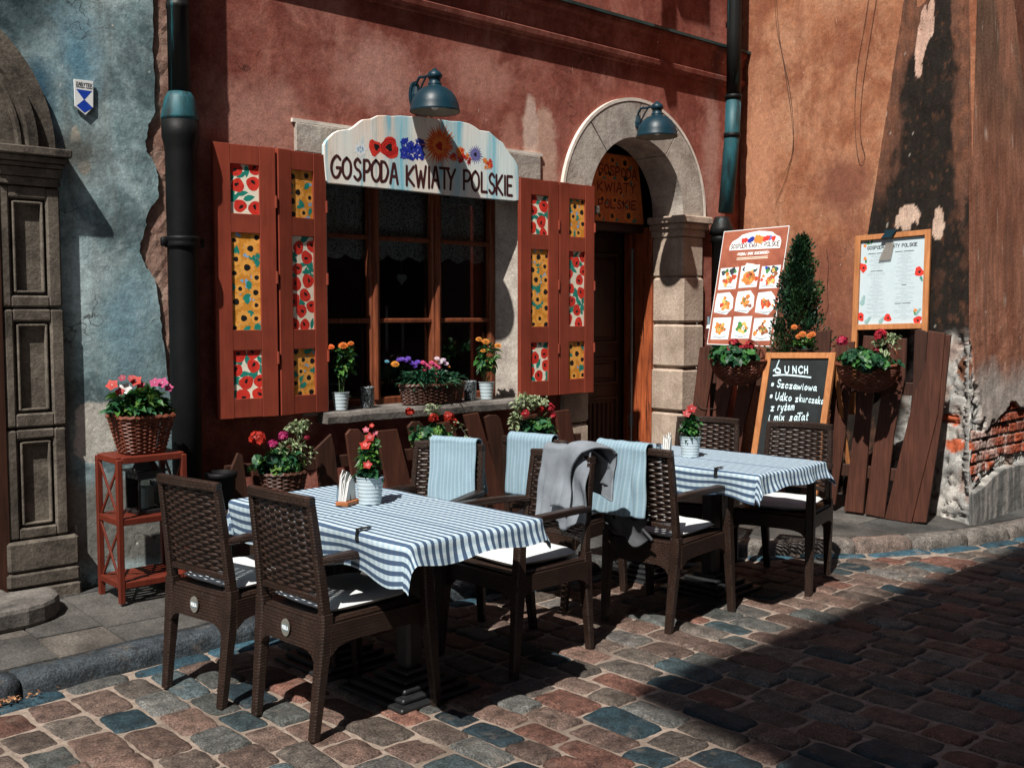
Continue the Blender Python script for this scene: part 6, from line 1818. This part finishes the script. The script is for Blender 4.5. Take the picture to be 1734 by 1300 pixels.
# ---- conifer behind the tall fence and a small pot of orange flowers
rs = random.Random(71)
CX, CY = 6.90, 4.33
t = thing('potted_conifer', 'narrow dark green conifer in a pot between the food poster and the menu board', 'tree', (CX, CY, .12))
b = MB(); b.smooth = True; b.lathe((CX, CY, .12), [(.13, 0), (.16, .33), (.17, .34), (.15, .345), (.14, .30), (.01, .30)], 20); b.build('pot', M['black_iron'], t)
b = MB(); b.sweep([(CX, CY, .4), (CX + .01, CY, 1.2), (CX, CY, 2.0)], [.028, .02, .004], n=7)
for i in range(50):
    z = rs.uniform(.7, 2.0); a = rs.uniform(0, 6.28); q = .17 * (1 - (z - .7) / 1.45); b.sweep([(CX, CY, z), (CX + math.cos(a) * q, CY + math.sin(a) * q, z + .10)], .003, n=4, cap=False)
b.build('trunk', M['frame_wood'], t)
b = MB()
for i in range(250):      # upright sprays heaped into an uneven cone
    f = (rs.random() ** 1.1) if i > 8 else .93 + .06 * rs.random()
    zc = .70 + 1.38 * f; R_ = .262 * (1 - f) ** .62 * min(1, .62 + f * 2.0); a = rs.uniform(0, 6.28); rr_ = R_ * rs.uniform(.45, 1.12)
    cc_ = Vector((CX + math.cos(a) * rr_, CY + math.sin(a) * rr_, zc)); rad = rs.uniform(.042, .085) * (1 - f * .45); hz = rad * rs.uniform(1.5, 2.3); tone = rs.uniform(.65, 1.35)
    base_c = rs.choice(((.010, .040, .018), (.015, .052, .021), (.009, .034, .017), (.024, .064, .020), (.030, .060, .022)))
    lean = Vector((math.cos(a), math.sin(a), 0)) * rs.uniform(.15, .6)
    for q_ in range(80):
        while True:
            q = Vector((rs.uniform(-1, 1), rs.uniform(-1, 1), rs.uniform(-1, 1)))
            if q.length < 1: break
        p = cc_ + Vector((q.x * rad * (1.1 - .5 * max(0, q.z)), q.y * rad * (1.1 - .5 * max(0, q.z)), q.z * hz)) + lean * rad * q.z
        d = (Vector((q.x * .8, q.y * .8, 1.0)) + lean + Vector((rs.uniform(-.45, .45), rs.uniform(-.45, .45), rs.uniform(-.3, .3)))).normalized()
        L = rs.uniform(.016, .038); s_ = d.cross(Vector((rs.uniform(-1, 1), rs.uniform(-1, 1), rs.uniform(-1, 1)))).normalized() * L * .26
        g_ = tone * rs.uniform(.7, 1.3); c3 = tuple(x * g_ for x in base_c)
        b.poly([p, p + d * L * .5 + s_, p + d * L, p + d * L * .5 - s_], col=c3)
b.build('crown', M['leaf'], t)
fc = on_fence(1362, 592, .10)
t = thing('potted_plant', 'orange zinnias in a dark pot behind the top edge of the chalkboard', 'plant', fc)
b = MB(); b.smooth = True; b.lathe(fc + Vector((0, 0, -.10)), [(.05, 0), (.065, .10), (.07, .105), (.06, .108), (.055, .09), (.01, .09)], 16); b.build('pot', M['black_iron'], t)
b = MB(); foliage(b, fc + Vector((0, 0, .05)), (.10, .10, .055), 60, .055, 'oval', GREENS, rs, .4); b.build('foliage', M['leaf'], t)
for px, py, r in ((1345, 554, .026), (1359, 566, .030), (1371, 569, .026), (1376, 566, .026), (1352, 570, .024)): bloom(t, 'zinnia', on_fence(px, py, .16), r, ORA, rs, (-.6, -.4, .6))
# ================================================================== SIGNS, BOARDS
# ---- painted signboard over the window
SY = 5.42
sb = thing('painted_signboard', 'white painted signboard lettered GOSPODA KWIATY POLSKIE with painted flowers, above the window', 'sign', (4.2, SY, 2.3))
def sp(zx, zy):
    p = at_y(540 + zx / 4.954, 190 + zy / 4.954, SY); return (p.x, p.z)
out = [(80, 596), (62, 575), (52, 480), (44, 380), (44, 275), (62, 240), (92, 206), (130, 172), (172, 152), (260, 143), (300, 118), (340, 84), (372, 62), (440, 56), (498, 28), (560, 27), (600, 34), (690, 30), (760, 36), (850, 36), (960, 52), (1110, 76), (1185, 78), (1262, 96), (1310, 122), (1350, 152), (1432, 164), (1470, 200), (1500, 226), (1545, 256), (1575, 310), (1600, 345), (1645, 400), (1672, 455), (1678, 560), (1681, 680), (1676, 742), (1640, 746), (1300, 716), (700, 656)]
op = [sp(*q) for q in out][::-1]
k = NT('painted_sign_ground'); v = k.coords('Object', (1, 1, .35)); o_ = k.coords('Object')
c_ = k.ramp(k.noise(v, 2.3, 5, .5), [(.36, (.86, .68, .55)), (.48, (.88, .86, .79)), (.60, (.78, .90, .90))])
c_ = k.mix(k.ramp(k.noise(k.coords('Object', (6, 6, .6)), 1.7, 5, .6), [(.53, 0.0), (.66, .85)]), c_, (.16, .52, .66))
c_ = k.mix(1.0, c_, k.ramp(k.noise(k.coords('Object', (40, 40, 1.5)), 2, 5), [(.3, .86), (.7, 1.05)]), 'MULTIPLY')
c_ = k.mix(k.ramp(k.noise(o_, 18, 7, .7), [(.62, 0.0), (.75, .7)]), c_, (.40, .30, .23))
sx_ = k.n('ShaderNodeSeparateXYZ'); k.l(o_, sx_.inputs[0])
wx = k.math('ADD', sx_.outputs[0], k.math('MULTIPLY', k.math('SUBTRACT', k.noise(k.coords('Object', (9, 9, 1.2)), 2, 4), .5), .16))
washm = k.ramp(k.math('ADD', k.math('MULTIPLY', wx, .5), .5), [(.37, 0.0), (.42, 1.0), (.47, 0.0), (.59, 0.0), (.64, .7), (.69, 0.0), (.77, 0.0), (.81, .95), (.84, 0.0)])
c_ = k.mix(k.math('MULTIPLY', washm, k.ramp(k.noise(k.coords('Object', (30, 30, 1.2)), 2, 5), [(.3, .65), (.6, 1.0)])), c_, (.16, .56, .72))
M['sign_ground'] = k.set(c_, .6, k.bump(k.noise(k.coords('Object', (40, 40, 2)), 3, 5), .15, .003), 0, .3)
b = MB(); b.prism(op, 0, .028, lambda u, v, d: (u, SY + d, v)); b.build('board', M['sign_ground'], sb, bevel=.004)
for q in ((.15, 2.33), (.85, 2.33)):
    b = MB(); xx = op[0][0] if False else 3.5 + 1.45 * q[0]; b.box((xx, SY + .055, 2.42), (.05, .05, .16)); b.build('bracket', M['fence_dark'], sb)
p = Paint(lambda u, v, d: (u, SY - d, v))
L0 = 1 / 4.954
def fl_star(zx, zy, zr, n, m, r0=.45, lvl=2, jit=.2, rs=rnd):
    u, v = sp(zx, zy); u2, v2 = sp(zx, zy - zr); r = abs(v2 - v); p.star((u, v), r * r0, r, n, m, lvl, rs.uniform(0, 1), rs, jit)
def fl_blob(zx, zy, zr, m, lvl=2, wob=.12, rs=rnd):
    u, v = sp(zx, zy); u2, v2 = sp(zx, zy - zr); p.blob((u, v), abs(v2 - v), m, lvl, 16, wob, 1, rs.uniform(0, 3), rs)
rs = random.Random(91)
for i in range(7): a = i * .9; fl_blob(348 + 36 * math.cos(a), 312 + 34 * math.sin(a), 24, 'white', 1, .3, rs)
for i in range(6): a = i * 1.05 + .4; fl_blob(348 + 22 * math.cos(a), 312 + 20 * math.sin(a), 9, 'skyblue', 2, .3, rs)
fl_blob(470, 298, 66, 'red_flower', 1, .14, rs); fl_blob(592, 300, 92, 'red_flower', 2, .12, rs)
for zx, zy, r in ((592, 296, 66), (592, 298, 46)):
    pts = [sp(zx + r * math.cos(a) * (1 + .1 * math.sin(4 * a)), zy + r * math.sin(a)) for a in [2 * PI * i / 26 for i in range(24)]]; p.line(pts, .010, 'crimson', 3)
fl_blob(484, 292, 27, 'black', 4, .2, rs); fl_blob(590, 296, 33, 'black', 5, .2, rs)
for i in range(60):
    zx = rs.uniform(690, 880); zy = rs.uniform(228, 392) + (zx - 780) * .12
    fl_blob(zx, zy, rs.uniform(14, 24), 'royal', 2, .3, rs)
for i in range(26): fl_blob(rs.uniform(695, 900), rs.uniform(235, 390), 5, 'lilac', 3, .3, rs)
for i in range(3): fl_star(1010, 275, 185 - i * 34, 30, ('orange_flower', 'red_flower', 'orange_flower')[i], .52, 3 + i, .22, rs)
fl_blob(1010, 285, 36, 'crimson', 6, .2, rs)
for i in range(26): zx = rs.uniform(1100, 1270); fl_star(zx, rs.uniform(305, 410) + (zx - 1180) * .18, 32, 7, ('red_flower', 'orange_flower', 'crimson')[i % 3], .4, 2, .3, rs)
fl_star(1312, 356, 84, 20, 'lilac', .52, 5, .12, rs); fl_star(1312, 356, 52, 16, 'royal', .6, 6, .15, rs) if False else None; fl_blob(1312, 356, 17, 'black', 6, .1, rs)
for i in range(14): zx = rs.uniform(1382, 1452); fl_star(zx, rs.uniform(395, 462), 28, 7, ('red_flower', 'orange_flower')[i % 2], .4, 3, .3, rs)
# lettering: stroke letters placed one by one like in the photo (left edge, width, top, bottom of each)
for ch, zx, zw, zt, zb in (('G', 104, 82, 366, 546), ('O', 196, 74, 384, 556), ('S', 292, 64, 392, 570), ('P', 378, 56, 404, 574), ('O', 440, 76, 404, 580), ('D', 522, 60, 418, 584), ('A', 598, 62, 434, 598),
        ('K', 736, 64, 456, 614), ('W', 812, 84, 452, 628), ('I', 914, 18, 462, 634), ('A', 948, 60, 462, 634), ('T', 1014, 76, 472, 642), ('Y', 1076, 66, 480, 650), ('P', 1216, 62, 490, 652), ('O', 1280, 64, 496, 660), ('L', 1364, 52, 510, 672), ('S', 1424, 54, 516, 682), ('K', 1488, 54, 530, 690), ('I', 1552, 16, 536, 694), ('E', 1580, 44, 540, 698)):
    for st_ in GL[ch]:
        pts = [sp(zx + a * zw, zb + (zt - zb) * q + (a - .5) * zw * .09) for a, q in st_]; p.line(pts, .0185, 'text_dark', 7, 1 if ch in SHARP else 4)
p.build('painting', sb)

# ---- listed-building badge on the grey wall
bp = [(125, 134), (158, 138), (158, 182), (145, 195), (127, 180)]
BYd = FY - .034
q = [at_y(x, y, BYd) for x, y in bp]; op = [(a.x, a.z) for a in q]
bd = thing('heritage_badge', 'small white and blue shield badge reading ZABYTEK on the grey wall', 'sign', (q[3].x, BYd, q[3].z))
b = MB(); b.prism(op[::-1], 0, .006, lambda u, v, d: (u, BYd + d, v)); b.box((q[3].x, BYd + .012, (q[0].z + q[3].z) / 2), (.05, .012, .1)); b.build('plate', M['white'], bd, bevel=.001)
p = Paint(lambda u, v, d: (u, BYd - d, v))
x0, x1 = op[0][0], op[1][0]; xm = (x0 + x1) / 2; zt = op[0][1]; zb = op[3][1]; hh = zt - zb
M['badge_b'] = paint('badge_blue', (.015, .06, .42), .4)
zc = zt - hh * .55
p.shape([(x0 + .010, zt - hh * .28), (x1 - .008, zt - hh * .28), (xm, zc - hh * .02)], 'badge_b', 1)
p.shape([(xm, zc + hh * .0), (x1 - .006, zt - hh * .76), (xm, zb + .010), (x0 + .010, zt - hh * .76)], 'badge_b', 2)
write(p, 'ZABYTEK', x0 + .010, zt - hh * .165, (x1 - x0) * .84, hh * .09, .0036, 'dark_ink', 2)
write(p, 'CHRONIONY PRAWEM', x0 + .010, zt - hh * .225, (x1 - x0) * .84, hh * .03, .0016, 'dark_ink', 2)
p.build('emblem', bd)

# ---- sunflower board in the door arch
DYb = FY + .36
q = [at_y(x, y, DYb) for x, y in ((985, 268), (1080, 266), (1091, 371), (985, 374))]
z0, z1 = q[3].z + .005, q[1].z; X0, X1 = 5.90, q[2].x
db = thing('sunflower_board', 'orange sunflower board lettered GOSPODA KWIATY POLSKIE in the shade of the door arch', 'sign', ((X0 + X1) / 2, DYb, z0))
wb, hb = X1 - X0, z1 - z0
xl = q[0].x
ol = [(X0, z0), (X1 - .01, z0), (X1, z0 + .015), (q[1].x + .01, z1 - .02), (q[1].x - .02, z1), (X0 + .18, z1), (X0 + .06, z1 - .14)]
b = MB(); b.prism(ol[::-1], 0, .015, lambda u, v, d: (u, DYb + d, v)); b.build('board', M['door_wood'], db)
M['board_orange'] = paint('faded_orange_board', (.60, .16, .045), .6, .2); M['board_red'] = paint('board_red_lettering', (.16, .015, .012), .6)
p = Paint(lambda u, v, d: (u, DYb - d, v)); p.shape([(u + (.008 if u < X0 + .3 else -.008), v + (.008 if v < z0 + .3 else -.008)) for u, v in ol], 'board_orange', 0)
rs = random.Random(17)
for i, (a, c, r) in enumerate([(.60, .90, .045), (.75, .88, .06), (.45, .68, .045), (.57, .70, .05), (.76, .66, .06), (.30, .66, .045), (.20, .40, .055), (.48, .33, .045), (.63, .33, .04), (.73, .30, .04), (.70, .44, .03), (.30, .09, .055), (.45, .09, .04), (.60, .10, .05), (.80, .12, .065), (.15, .12, .05), (.22, .25, .035)]):
    u, v = X0 + a * wb, z0 + c * hb; p.star((u, v), r * .7, r, 12, 'orange_flower', 1, 0, rs, .1); p.blob((u, v), r * .42, 'black', 2, 10, .05, 1, 0, rs)
    p.leaf((u + r * 1.2, v - r * .6), r, r * .5, rs.uniform(0, 3), 'teal', 1)
xs_ = at_y(1012, 320, DYb).x
write(p, 'GOSPODA', xs_ + .01, z0 + hb * .70, wb * .46, hb * .13, .013, 'board_red', 4, rise=-.05); write(p, 'KWIATY', xs_, z0 + hb * .44, wb * .46, hb * .13, .013, 'board_red', 4, rise=.03); write(p, 'POLSKIE', xs_ + .01, z0 + hb * .20, wb * .46, hb * .12, .013, 'board_red', 4, rise=.03)
p.build('painting', db)

# ---- leaning panels by the tall fence
def panel(corners, p0, lean):
    """corners TL TR BR BL in the photo -> frame on a plane parallel to the fence, leaning back by lean"""
    wv = (Vector((0, 0, 1)) - FN * lean).normalized(); n = FT.cross(wv).normalized()
    if n.dot(FN) < 0: n = -n
    c = [at_pl(x, y, p0, n) for x, y in corners]
    def mp(u, v, d):
        top = c[0].lerp(c[1], u); bot = c[3].lerp(c[2], u); return bot.lerp(top, v) + n * d
    return mp, c, n
# food poster
PO_C = [(1226, 392), (1337, 382), (1307, 587), (1197, 583)]
mp, c, n = panel(PO_C, (6.80, 4.98, 1.2), .22)
po_ = thing('food_poster', 'rust red poster of nine dish photos, leaning behind the tall fence', 'poster', c[3])
b = MB(); b.prism([(0, 0), (1, 0), (1, 1), (0, 1)], -.012, 0, lambda u, v, d: mp(u, v, d)); b.build('backing', M['white'], po_)
k = NT('rust_poster_print'); v = k.coords('Object'); M['rust'] = k.set(k.ramp(k.noise(v, 7, 7, .65), [(.3, (.22, .055, .030)), (.7, (.40, .125, .070))]), .45, None, 0, .4)
M['food_o'] = paint('food_orange', (.66, .22, .05), .5, .4); M['food_r'] = paint('food_red', (.52, .07, .03), .5, .4); M['food_g'] = paint('food_green', (.05, .20, .05), .5, .4); M['food_b'] = paint('food_brown', (.25, .09, .04), .5, .4); M['food_y'] = paint('food_yellow', (.70, .42, .12), .5, .3); M['photo_dark'] = paint('photo_dark', (.04, .05, .06), .5, .5); M['plate'] = paint('plate_white', (.66, .72, .74), .5, .08)
p = Clipped(lambda u, v, d: mp(u, v, d), 1, 1)
p.shape([(.008, .006), (.992, .006), (.992, .994), (.008, .994)], 'rust', 0)
hd = [(.13, .825), (.13, .86), (.16, .90), (.24, .925), (.30, .955), (.42, .970), (.55, .978), (.66, .970), (.76, .958), (.82, .93), (.88, .915), (.91, .88), (.905, .818)]
p.shape(hd[::-1], 'white', 1)
write(p, 'GOSPODA KWIATY POLSKIE', .15, .838, .74, .038, .008, 'text_dark', 2, gap=.25)
rs = random.Random(4)
def eb(u, v, r, m, lvl=2, sqv=.69, wob=.15): p.blob((u, v), r, m, lvl, 12, wob, sqv, 0, rs)
for u, m in ((.33, 'red_flower'), (.37, 'red_flower'), (.43, 'royal'), (.47, 'royal'), (.54, 'orange_flower'), (.57, 'orange_flower'), (.60, 'orange_flower'), (.66, 'red_flower'), (.70, 'red_flower'), (.74, 'lilac'), (.79, 'red_flower')): eb(u, .905 + rs.uniform(-.006, .008), .034 if m != 'orange_flower' else .05, m, 2)
write(p, '-POZNAJ SMAK GO\u015aCINNO\u015aCI-', .26, .775, .50, .022, .006, 'white', 2, gap=.25, rise=.004)
for i in range(2): p.line([(.27, .752 - i * .013), (.74, .754 - i * .013)], .006, 'cream', 2, 1)
foods = ['food_r', 'food_o', 'food_r', 'food_o', 'food_o', 'food_r', 'food_o', 'food_g', 'food_b']
for r in range(3):
    for cc in range(3):
        u0 = .045 + cc * .318; v1 = .675 - r * .218 - (0.0 if cc != 1 else -.012); w_, h_ = .275, .196
        i = r * 3 + cc
        shape = [(u0, v1 - h_), (u0 + w_, v1 - h_ + .006), (u0 + w_ + .004, v1), (u0 - .004, v1 - .006)]
        if r == 1: shape = [(u0 - .01, v1 - h_ + .02), (u0 + w_ * .7, v1 - h_), (u0 + w_, v1 - h_ * .7), (u0 + w_ * .96, v1 - h_ * .25), (u0 + w_ * .7, v1), (u0, v1 - .01), (u0 - .012, v1 - h_ * .4)]
        p.shape(shape, 'plate', 1)
        if r == 0:
            for _ in range(9): eb(u0 + rs.uniform(.03, w_ - .03), v1 - rs.uniform(.015, .05), rs.uniform(.02, .035), rs.choice(('photo_dark', 'food_g', 'royal' if cc == 2 else 'photo_dark', 'food_y')), 2)
        if i == 1: p.blob((u0 + w_ * .5, v1 - .02), .10, 'white', 3, 12, .2, .35, 0, rs)
        if r > 0:
            p.blob((u0 + w_ * .5, v1 - h_ * .52), .122, 'white', 2, 18, .02, .66, 0, rs)
            p.line([(u0 + w_ * .5 + .117 * math.cos(a), v1 - h_ * .52 + .078 * math.sin(a)) for a in [-2.9 + .28 * q for q in range(12)]], .006, 'grey_ink', 3, 2)
        cy = v1 - h_ * (.50 if r else .56)
        if i == 1: p.blob((u0 + w_ * .5, cy), .092, 'food_o', 3, 16, .05, .66, 0, rs); p.blob((u0 + w_ * .5, cy + .03), .045, 'food_b', 4, 12, .1, .5, 0, rs)
        for _ in range(22): eb(u0 + w_ * .5 + rs.gauss(0, .040), cy + rs.gauss(0, .020), rs.uniform(.016, .032), rs.choice((foods[i], foods[i], 'food_y', 'food_o', 'food_r' if i % 2 else 'food_b')), 4)
        for _ in range(4): eb(u0 + w_ * .5 + rs.gauss(0, .03), cy + rs.gauss(.008, .014), .010, 'food_g', 5)
        p.line([(u0 + .03, v1 - h_ + .022), (u0 + w_ * .8, v1 - h_ + .025)], .006, 'grey_ink', 3, 1)
p.build('print', po_)

# chalkboard
CB_C = [(1298, 597), (1416, 597), (1398, 770), (1272, 770)]
mp, c, n = panel([(1298, 597), (1416, 597), (1384, 838), (1262, 838)], (6.42, 4.15, .12), .20)
cb = thing('chalkboard', 'black chalkboard in a light wooden frame, LUNCH chalked on it, behind the bare chairs', 'chalkboard', c[3])
def bar(mb, u0, u1, v0, v1, d0=-.02, d1=.012): mb.prism([(u0, v0), (u1, v0), (u1, v1), (u0, v1)], d0, d1, mp)
b = MB(); bar(b, 0, .085, 0, 1); bar(b, .915, 1, 0, 1); bar(b, .0855, .9145, .958, .999); bar(b, .0855, .9145, .20, .25); b.build('wooden_frame', M['light_wood'], cb, bevel=.002)
k = NT('chalkboard_black'); v = k.coords('Object'); M['slate'] = k.set(k.ramp(k.noise(v, 6, 6, .6), [(.35, (.007, .009, .010)), (.7, (.020, .026, .028))]), .6, None, 0, .3)
b = MB(); bar(b, .08, .92, .245, .96, -.012, -.001); b.build('slate', M['slate'], cb)
b = MB()
for u in (.04, .96):
    a = mp(u, .97, -.03); e = Vector((a.x + .32, a.y, .12)) - FN * 0; b.sweep([a, e], [(.03, .02)] * 2)
b.sweep([mp(.04, .4, -.18), mp(.96, .4, -.18)], [(.02, .02)] * 2); b.build('rear_leg', M['light_wood'], cb)
p = Paint(lambda u, v, d: mp(u, v, d))
def zpt(zx, zy):   # photo zoom (1180,370) x3.513 -> board u,v
    px, py = 1180 + zx / 3.513, 370 + zy / 3.513
    v = (838 - py) / (838 - 597); xl = 1262 + (1298 - 1262) * v; xr = 1384 + (1416 - 1384) * v
    return ((px - xl) / (xr - xl), v)
def zline(pts, w=.011, sm=4): p.line([zpt(*q) for q in pts], w, 'chalk', 1, sm)
zline([(492, 845), (478, 880), (470, 912), (492, 918), (500, 905), (480, 890), (458, 905)], .013); zline([(472, 915), (500, 918)], .012, 1)
for ch, x0, x1 in (('U', 528, 553), ('N', 575, 598), ('C', 610, 635), ('H', 645, 664)):
    for st_ in GL[ch]: zline([(x0 + (x1 - x0) * a, 920 - 40 * q) for a, q in st_], .013, 1 if ch in SHARP else 4)
zline([(456, 934), (520, 930), (600, 936), (682, 946)], .011)
def zwrite(text, zx, zy, zw, zh, slope=0.0, pen=.011):
    wd = {'i': .45, 'l': .45, 'j': .5, '\u0142': .5, 't': .6, ' ': .55, 'm': 1.2, 'w': 1.1}
    tot = sum(wd.get(q, 1) + .22 for q in text) - .22; un = zw / tot; x = zx
    for q in text:
        w_ = wd.get(q, 1) * un
        for st_ in GL.get(q, []): zline([(x + a * w_ + .18 * zh * b_, zy + slope * (x - zx + a * w_) - zh * b_) for a, b_ in st_], pen, 1 if q in 'zkKNHAU' else 4)
        x += w_ + .22 * un
zwrite('*', 440, 1003, 20, 34); zwrite('S', 478, 1003, 22, 44); zwrite('zczawiowa', 502, 1006, 212, 40, .09)
zwrite('*', 432, 1074, 20, 34); zwrite('Udko', 468, 1080, 100, 44, .06); zwrite('z', 588, 1090, 18, 40); zwrite('kurczaka', 612, 1088, 142, 40, .12, .009)
zwrite('z', 440, 1144, 22, 44); zwrite('ry\u017cem', 482, 1140, 100, 44, -.02)
zwrite('i', 424, 1204, 14, 40); zwrite('mix', 462, 1200, 60, 40); zwrite('sa\u0142at', 552, 1202, 112, 44, -.03); zline([(604, 1160), (632, 1158)], .010, 1)
p.build('chalk_writing', cb)

# menu board
MB_C = [(1449, 400), (1577, 388), (1571, 556), (1443, 559)]
mp, c, n = panel(MB_C, (7.13, 3.85, 1.4), .06)
mb_ = thing('menu_board', 'white printed menu in an orange wooden frame with a blue clip, before the blackened buttress', 'menu board', c[3])
b = MB(); bar(b, 0, .075, -.9, 1.0); bar(b, .925, 1, -.9, 1.0); bar(b, .0755, .9245, .945, .999); bar(b, .0755, .9245, .0, .055); b.build('wooden_frame', M['light_wood'], mb_, bevel=.002)
p = Clipped(lambda u, v, d: mp(u, v, d - .008), 1, 1)
b = MB(); bar(b, .07, .93, .05, .95, -.02, -.010); b.build('backing', M['orange_wood'], mb_)
p.shape([(.078, .058), (.922, .058), (.922, .940), (.078, .940)], 'paper', 0)
write(p, 'GOSPODA KWIATY POLSKIE', .165, .845, .66, .034, .0085, 'dark_ink', 2, gap=.22)
rs = random.Random(8)
def text_rows(uc, v0, v1, n, wmax):
    for i in range(n):
        v = v0 + (v1 - v0) * i / max(1, n - 1); w_ = wmax * rs.uniform(.45, 1.0) * (.35 if i % 3 == 2 else 1); u = uc - w_ / 2
        while u < uc + w_ / 2:
            L = rs.uniform(.012, .035); p.line([(u, v), (min(u + L, uc + w_ / 2), v)], .0042, 'grey_ink', 1, 1); u += L + .008
def head(uc, v, w_): p.line([(uc - w_ / 2, v), (uc - w_ * .1, v)], .008, 'dark_ink', 1, 1); p.line([(uc - w_ * .03, v), (uc + w_ / 2, v)], .008, 'dark_ink', 1, 1)
head(.30, .80, .24); text_rows(.30, .78, .64, 10, .26); head(.30, .615, .16); text_rows(.30, .59, .13, 32, .26)
head(.66, .80, .24); text_rows(.67, .78, .47, 22, .28); head(.67, .455, .06); text_rows(.68, .43, .285, 10, .28); head(.66, .265, .20); text_rows(.68, .24, .10, 9, .26)
def menu_poppy(u, v, r):
    p.blob((u, v), r, 'red_flower', 3, 14, .14, .8, rs.uniform(0, 3), rs); p.blob((u + r * .1, v - r * .05), r * .30, 'black', 4, 10, .2, .8, 0, rs)
def frond(u, v, L, rot):
    for i in range(7):
        t = i / 6; cu, cv = u + math.cos(rot) * L * t, v + math.sin(rot) * L * t * .8
        for s in (-1, 1): p.line([(cu, cv), (cu + math.cos(rot + s * .9) * L * .35 * (1 - t * .6), cv + math.sin(rot + s * .9) * L * .3 * (1 - t * .6))], .006, 'teal', 2, 1)
for q in ((.115, .66, .055), (.86, .58, .060), (.10, .14, .055), (.47, .12, .05), (.86, .085, .055)): menu_poppy(*q)
for q in ((.13, .90, .10, 1.0), (.11, .26, .12, 1.3), (.17, .065, .10, .9), (.36, .065, .10, .9), (.82, .14, .10, .8), (.88, .53, .06, -1.2)): frond(*q)
for u, v in ((.17, .915), (.22, .925), (.15, .73), (.82, .17)): p.leaf((u, v), .06, .028, rs.uniform(0, 3), 'food_g', 2)
for u, v in ((.13, .89), (.135, .755), (.83, .19)): p.blob((u, v), .022, 'orange_flower', 3, 9, .3, .8, 0, rs)
p.build('menu_sheet', mb_)
b = MB(); b.prism([(.36, .945), (.50, .945), (.56, 1.02), (.43, 1.02)], .014, .030, mp); b.prism([(.40, .99), (.55, .99), (.55, 1.03), (.40, 1.03)], -.03, .016, mp); b.build('clip', M['lamp_blue'], mb_)
k = NT('clear_gloss_holder'); k.b.inputs['Base Color'].default_value = (.30, .27, .24, 1); k.b.inputs['Roughness'].default_value = .25; k.b.inputs['Alpha'].default_value = .55; M['smoky'] = k.m
b = MB(); b.prism([(.325, .72), (.49, .725), (.53, .90), (.42, .90)], .002, .006, mp); b.build('clip_flap', M['smoky'], mb_)
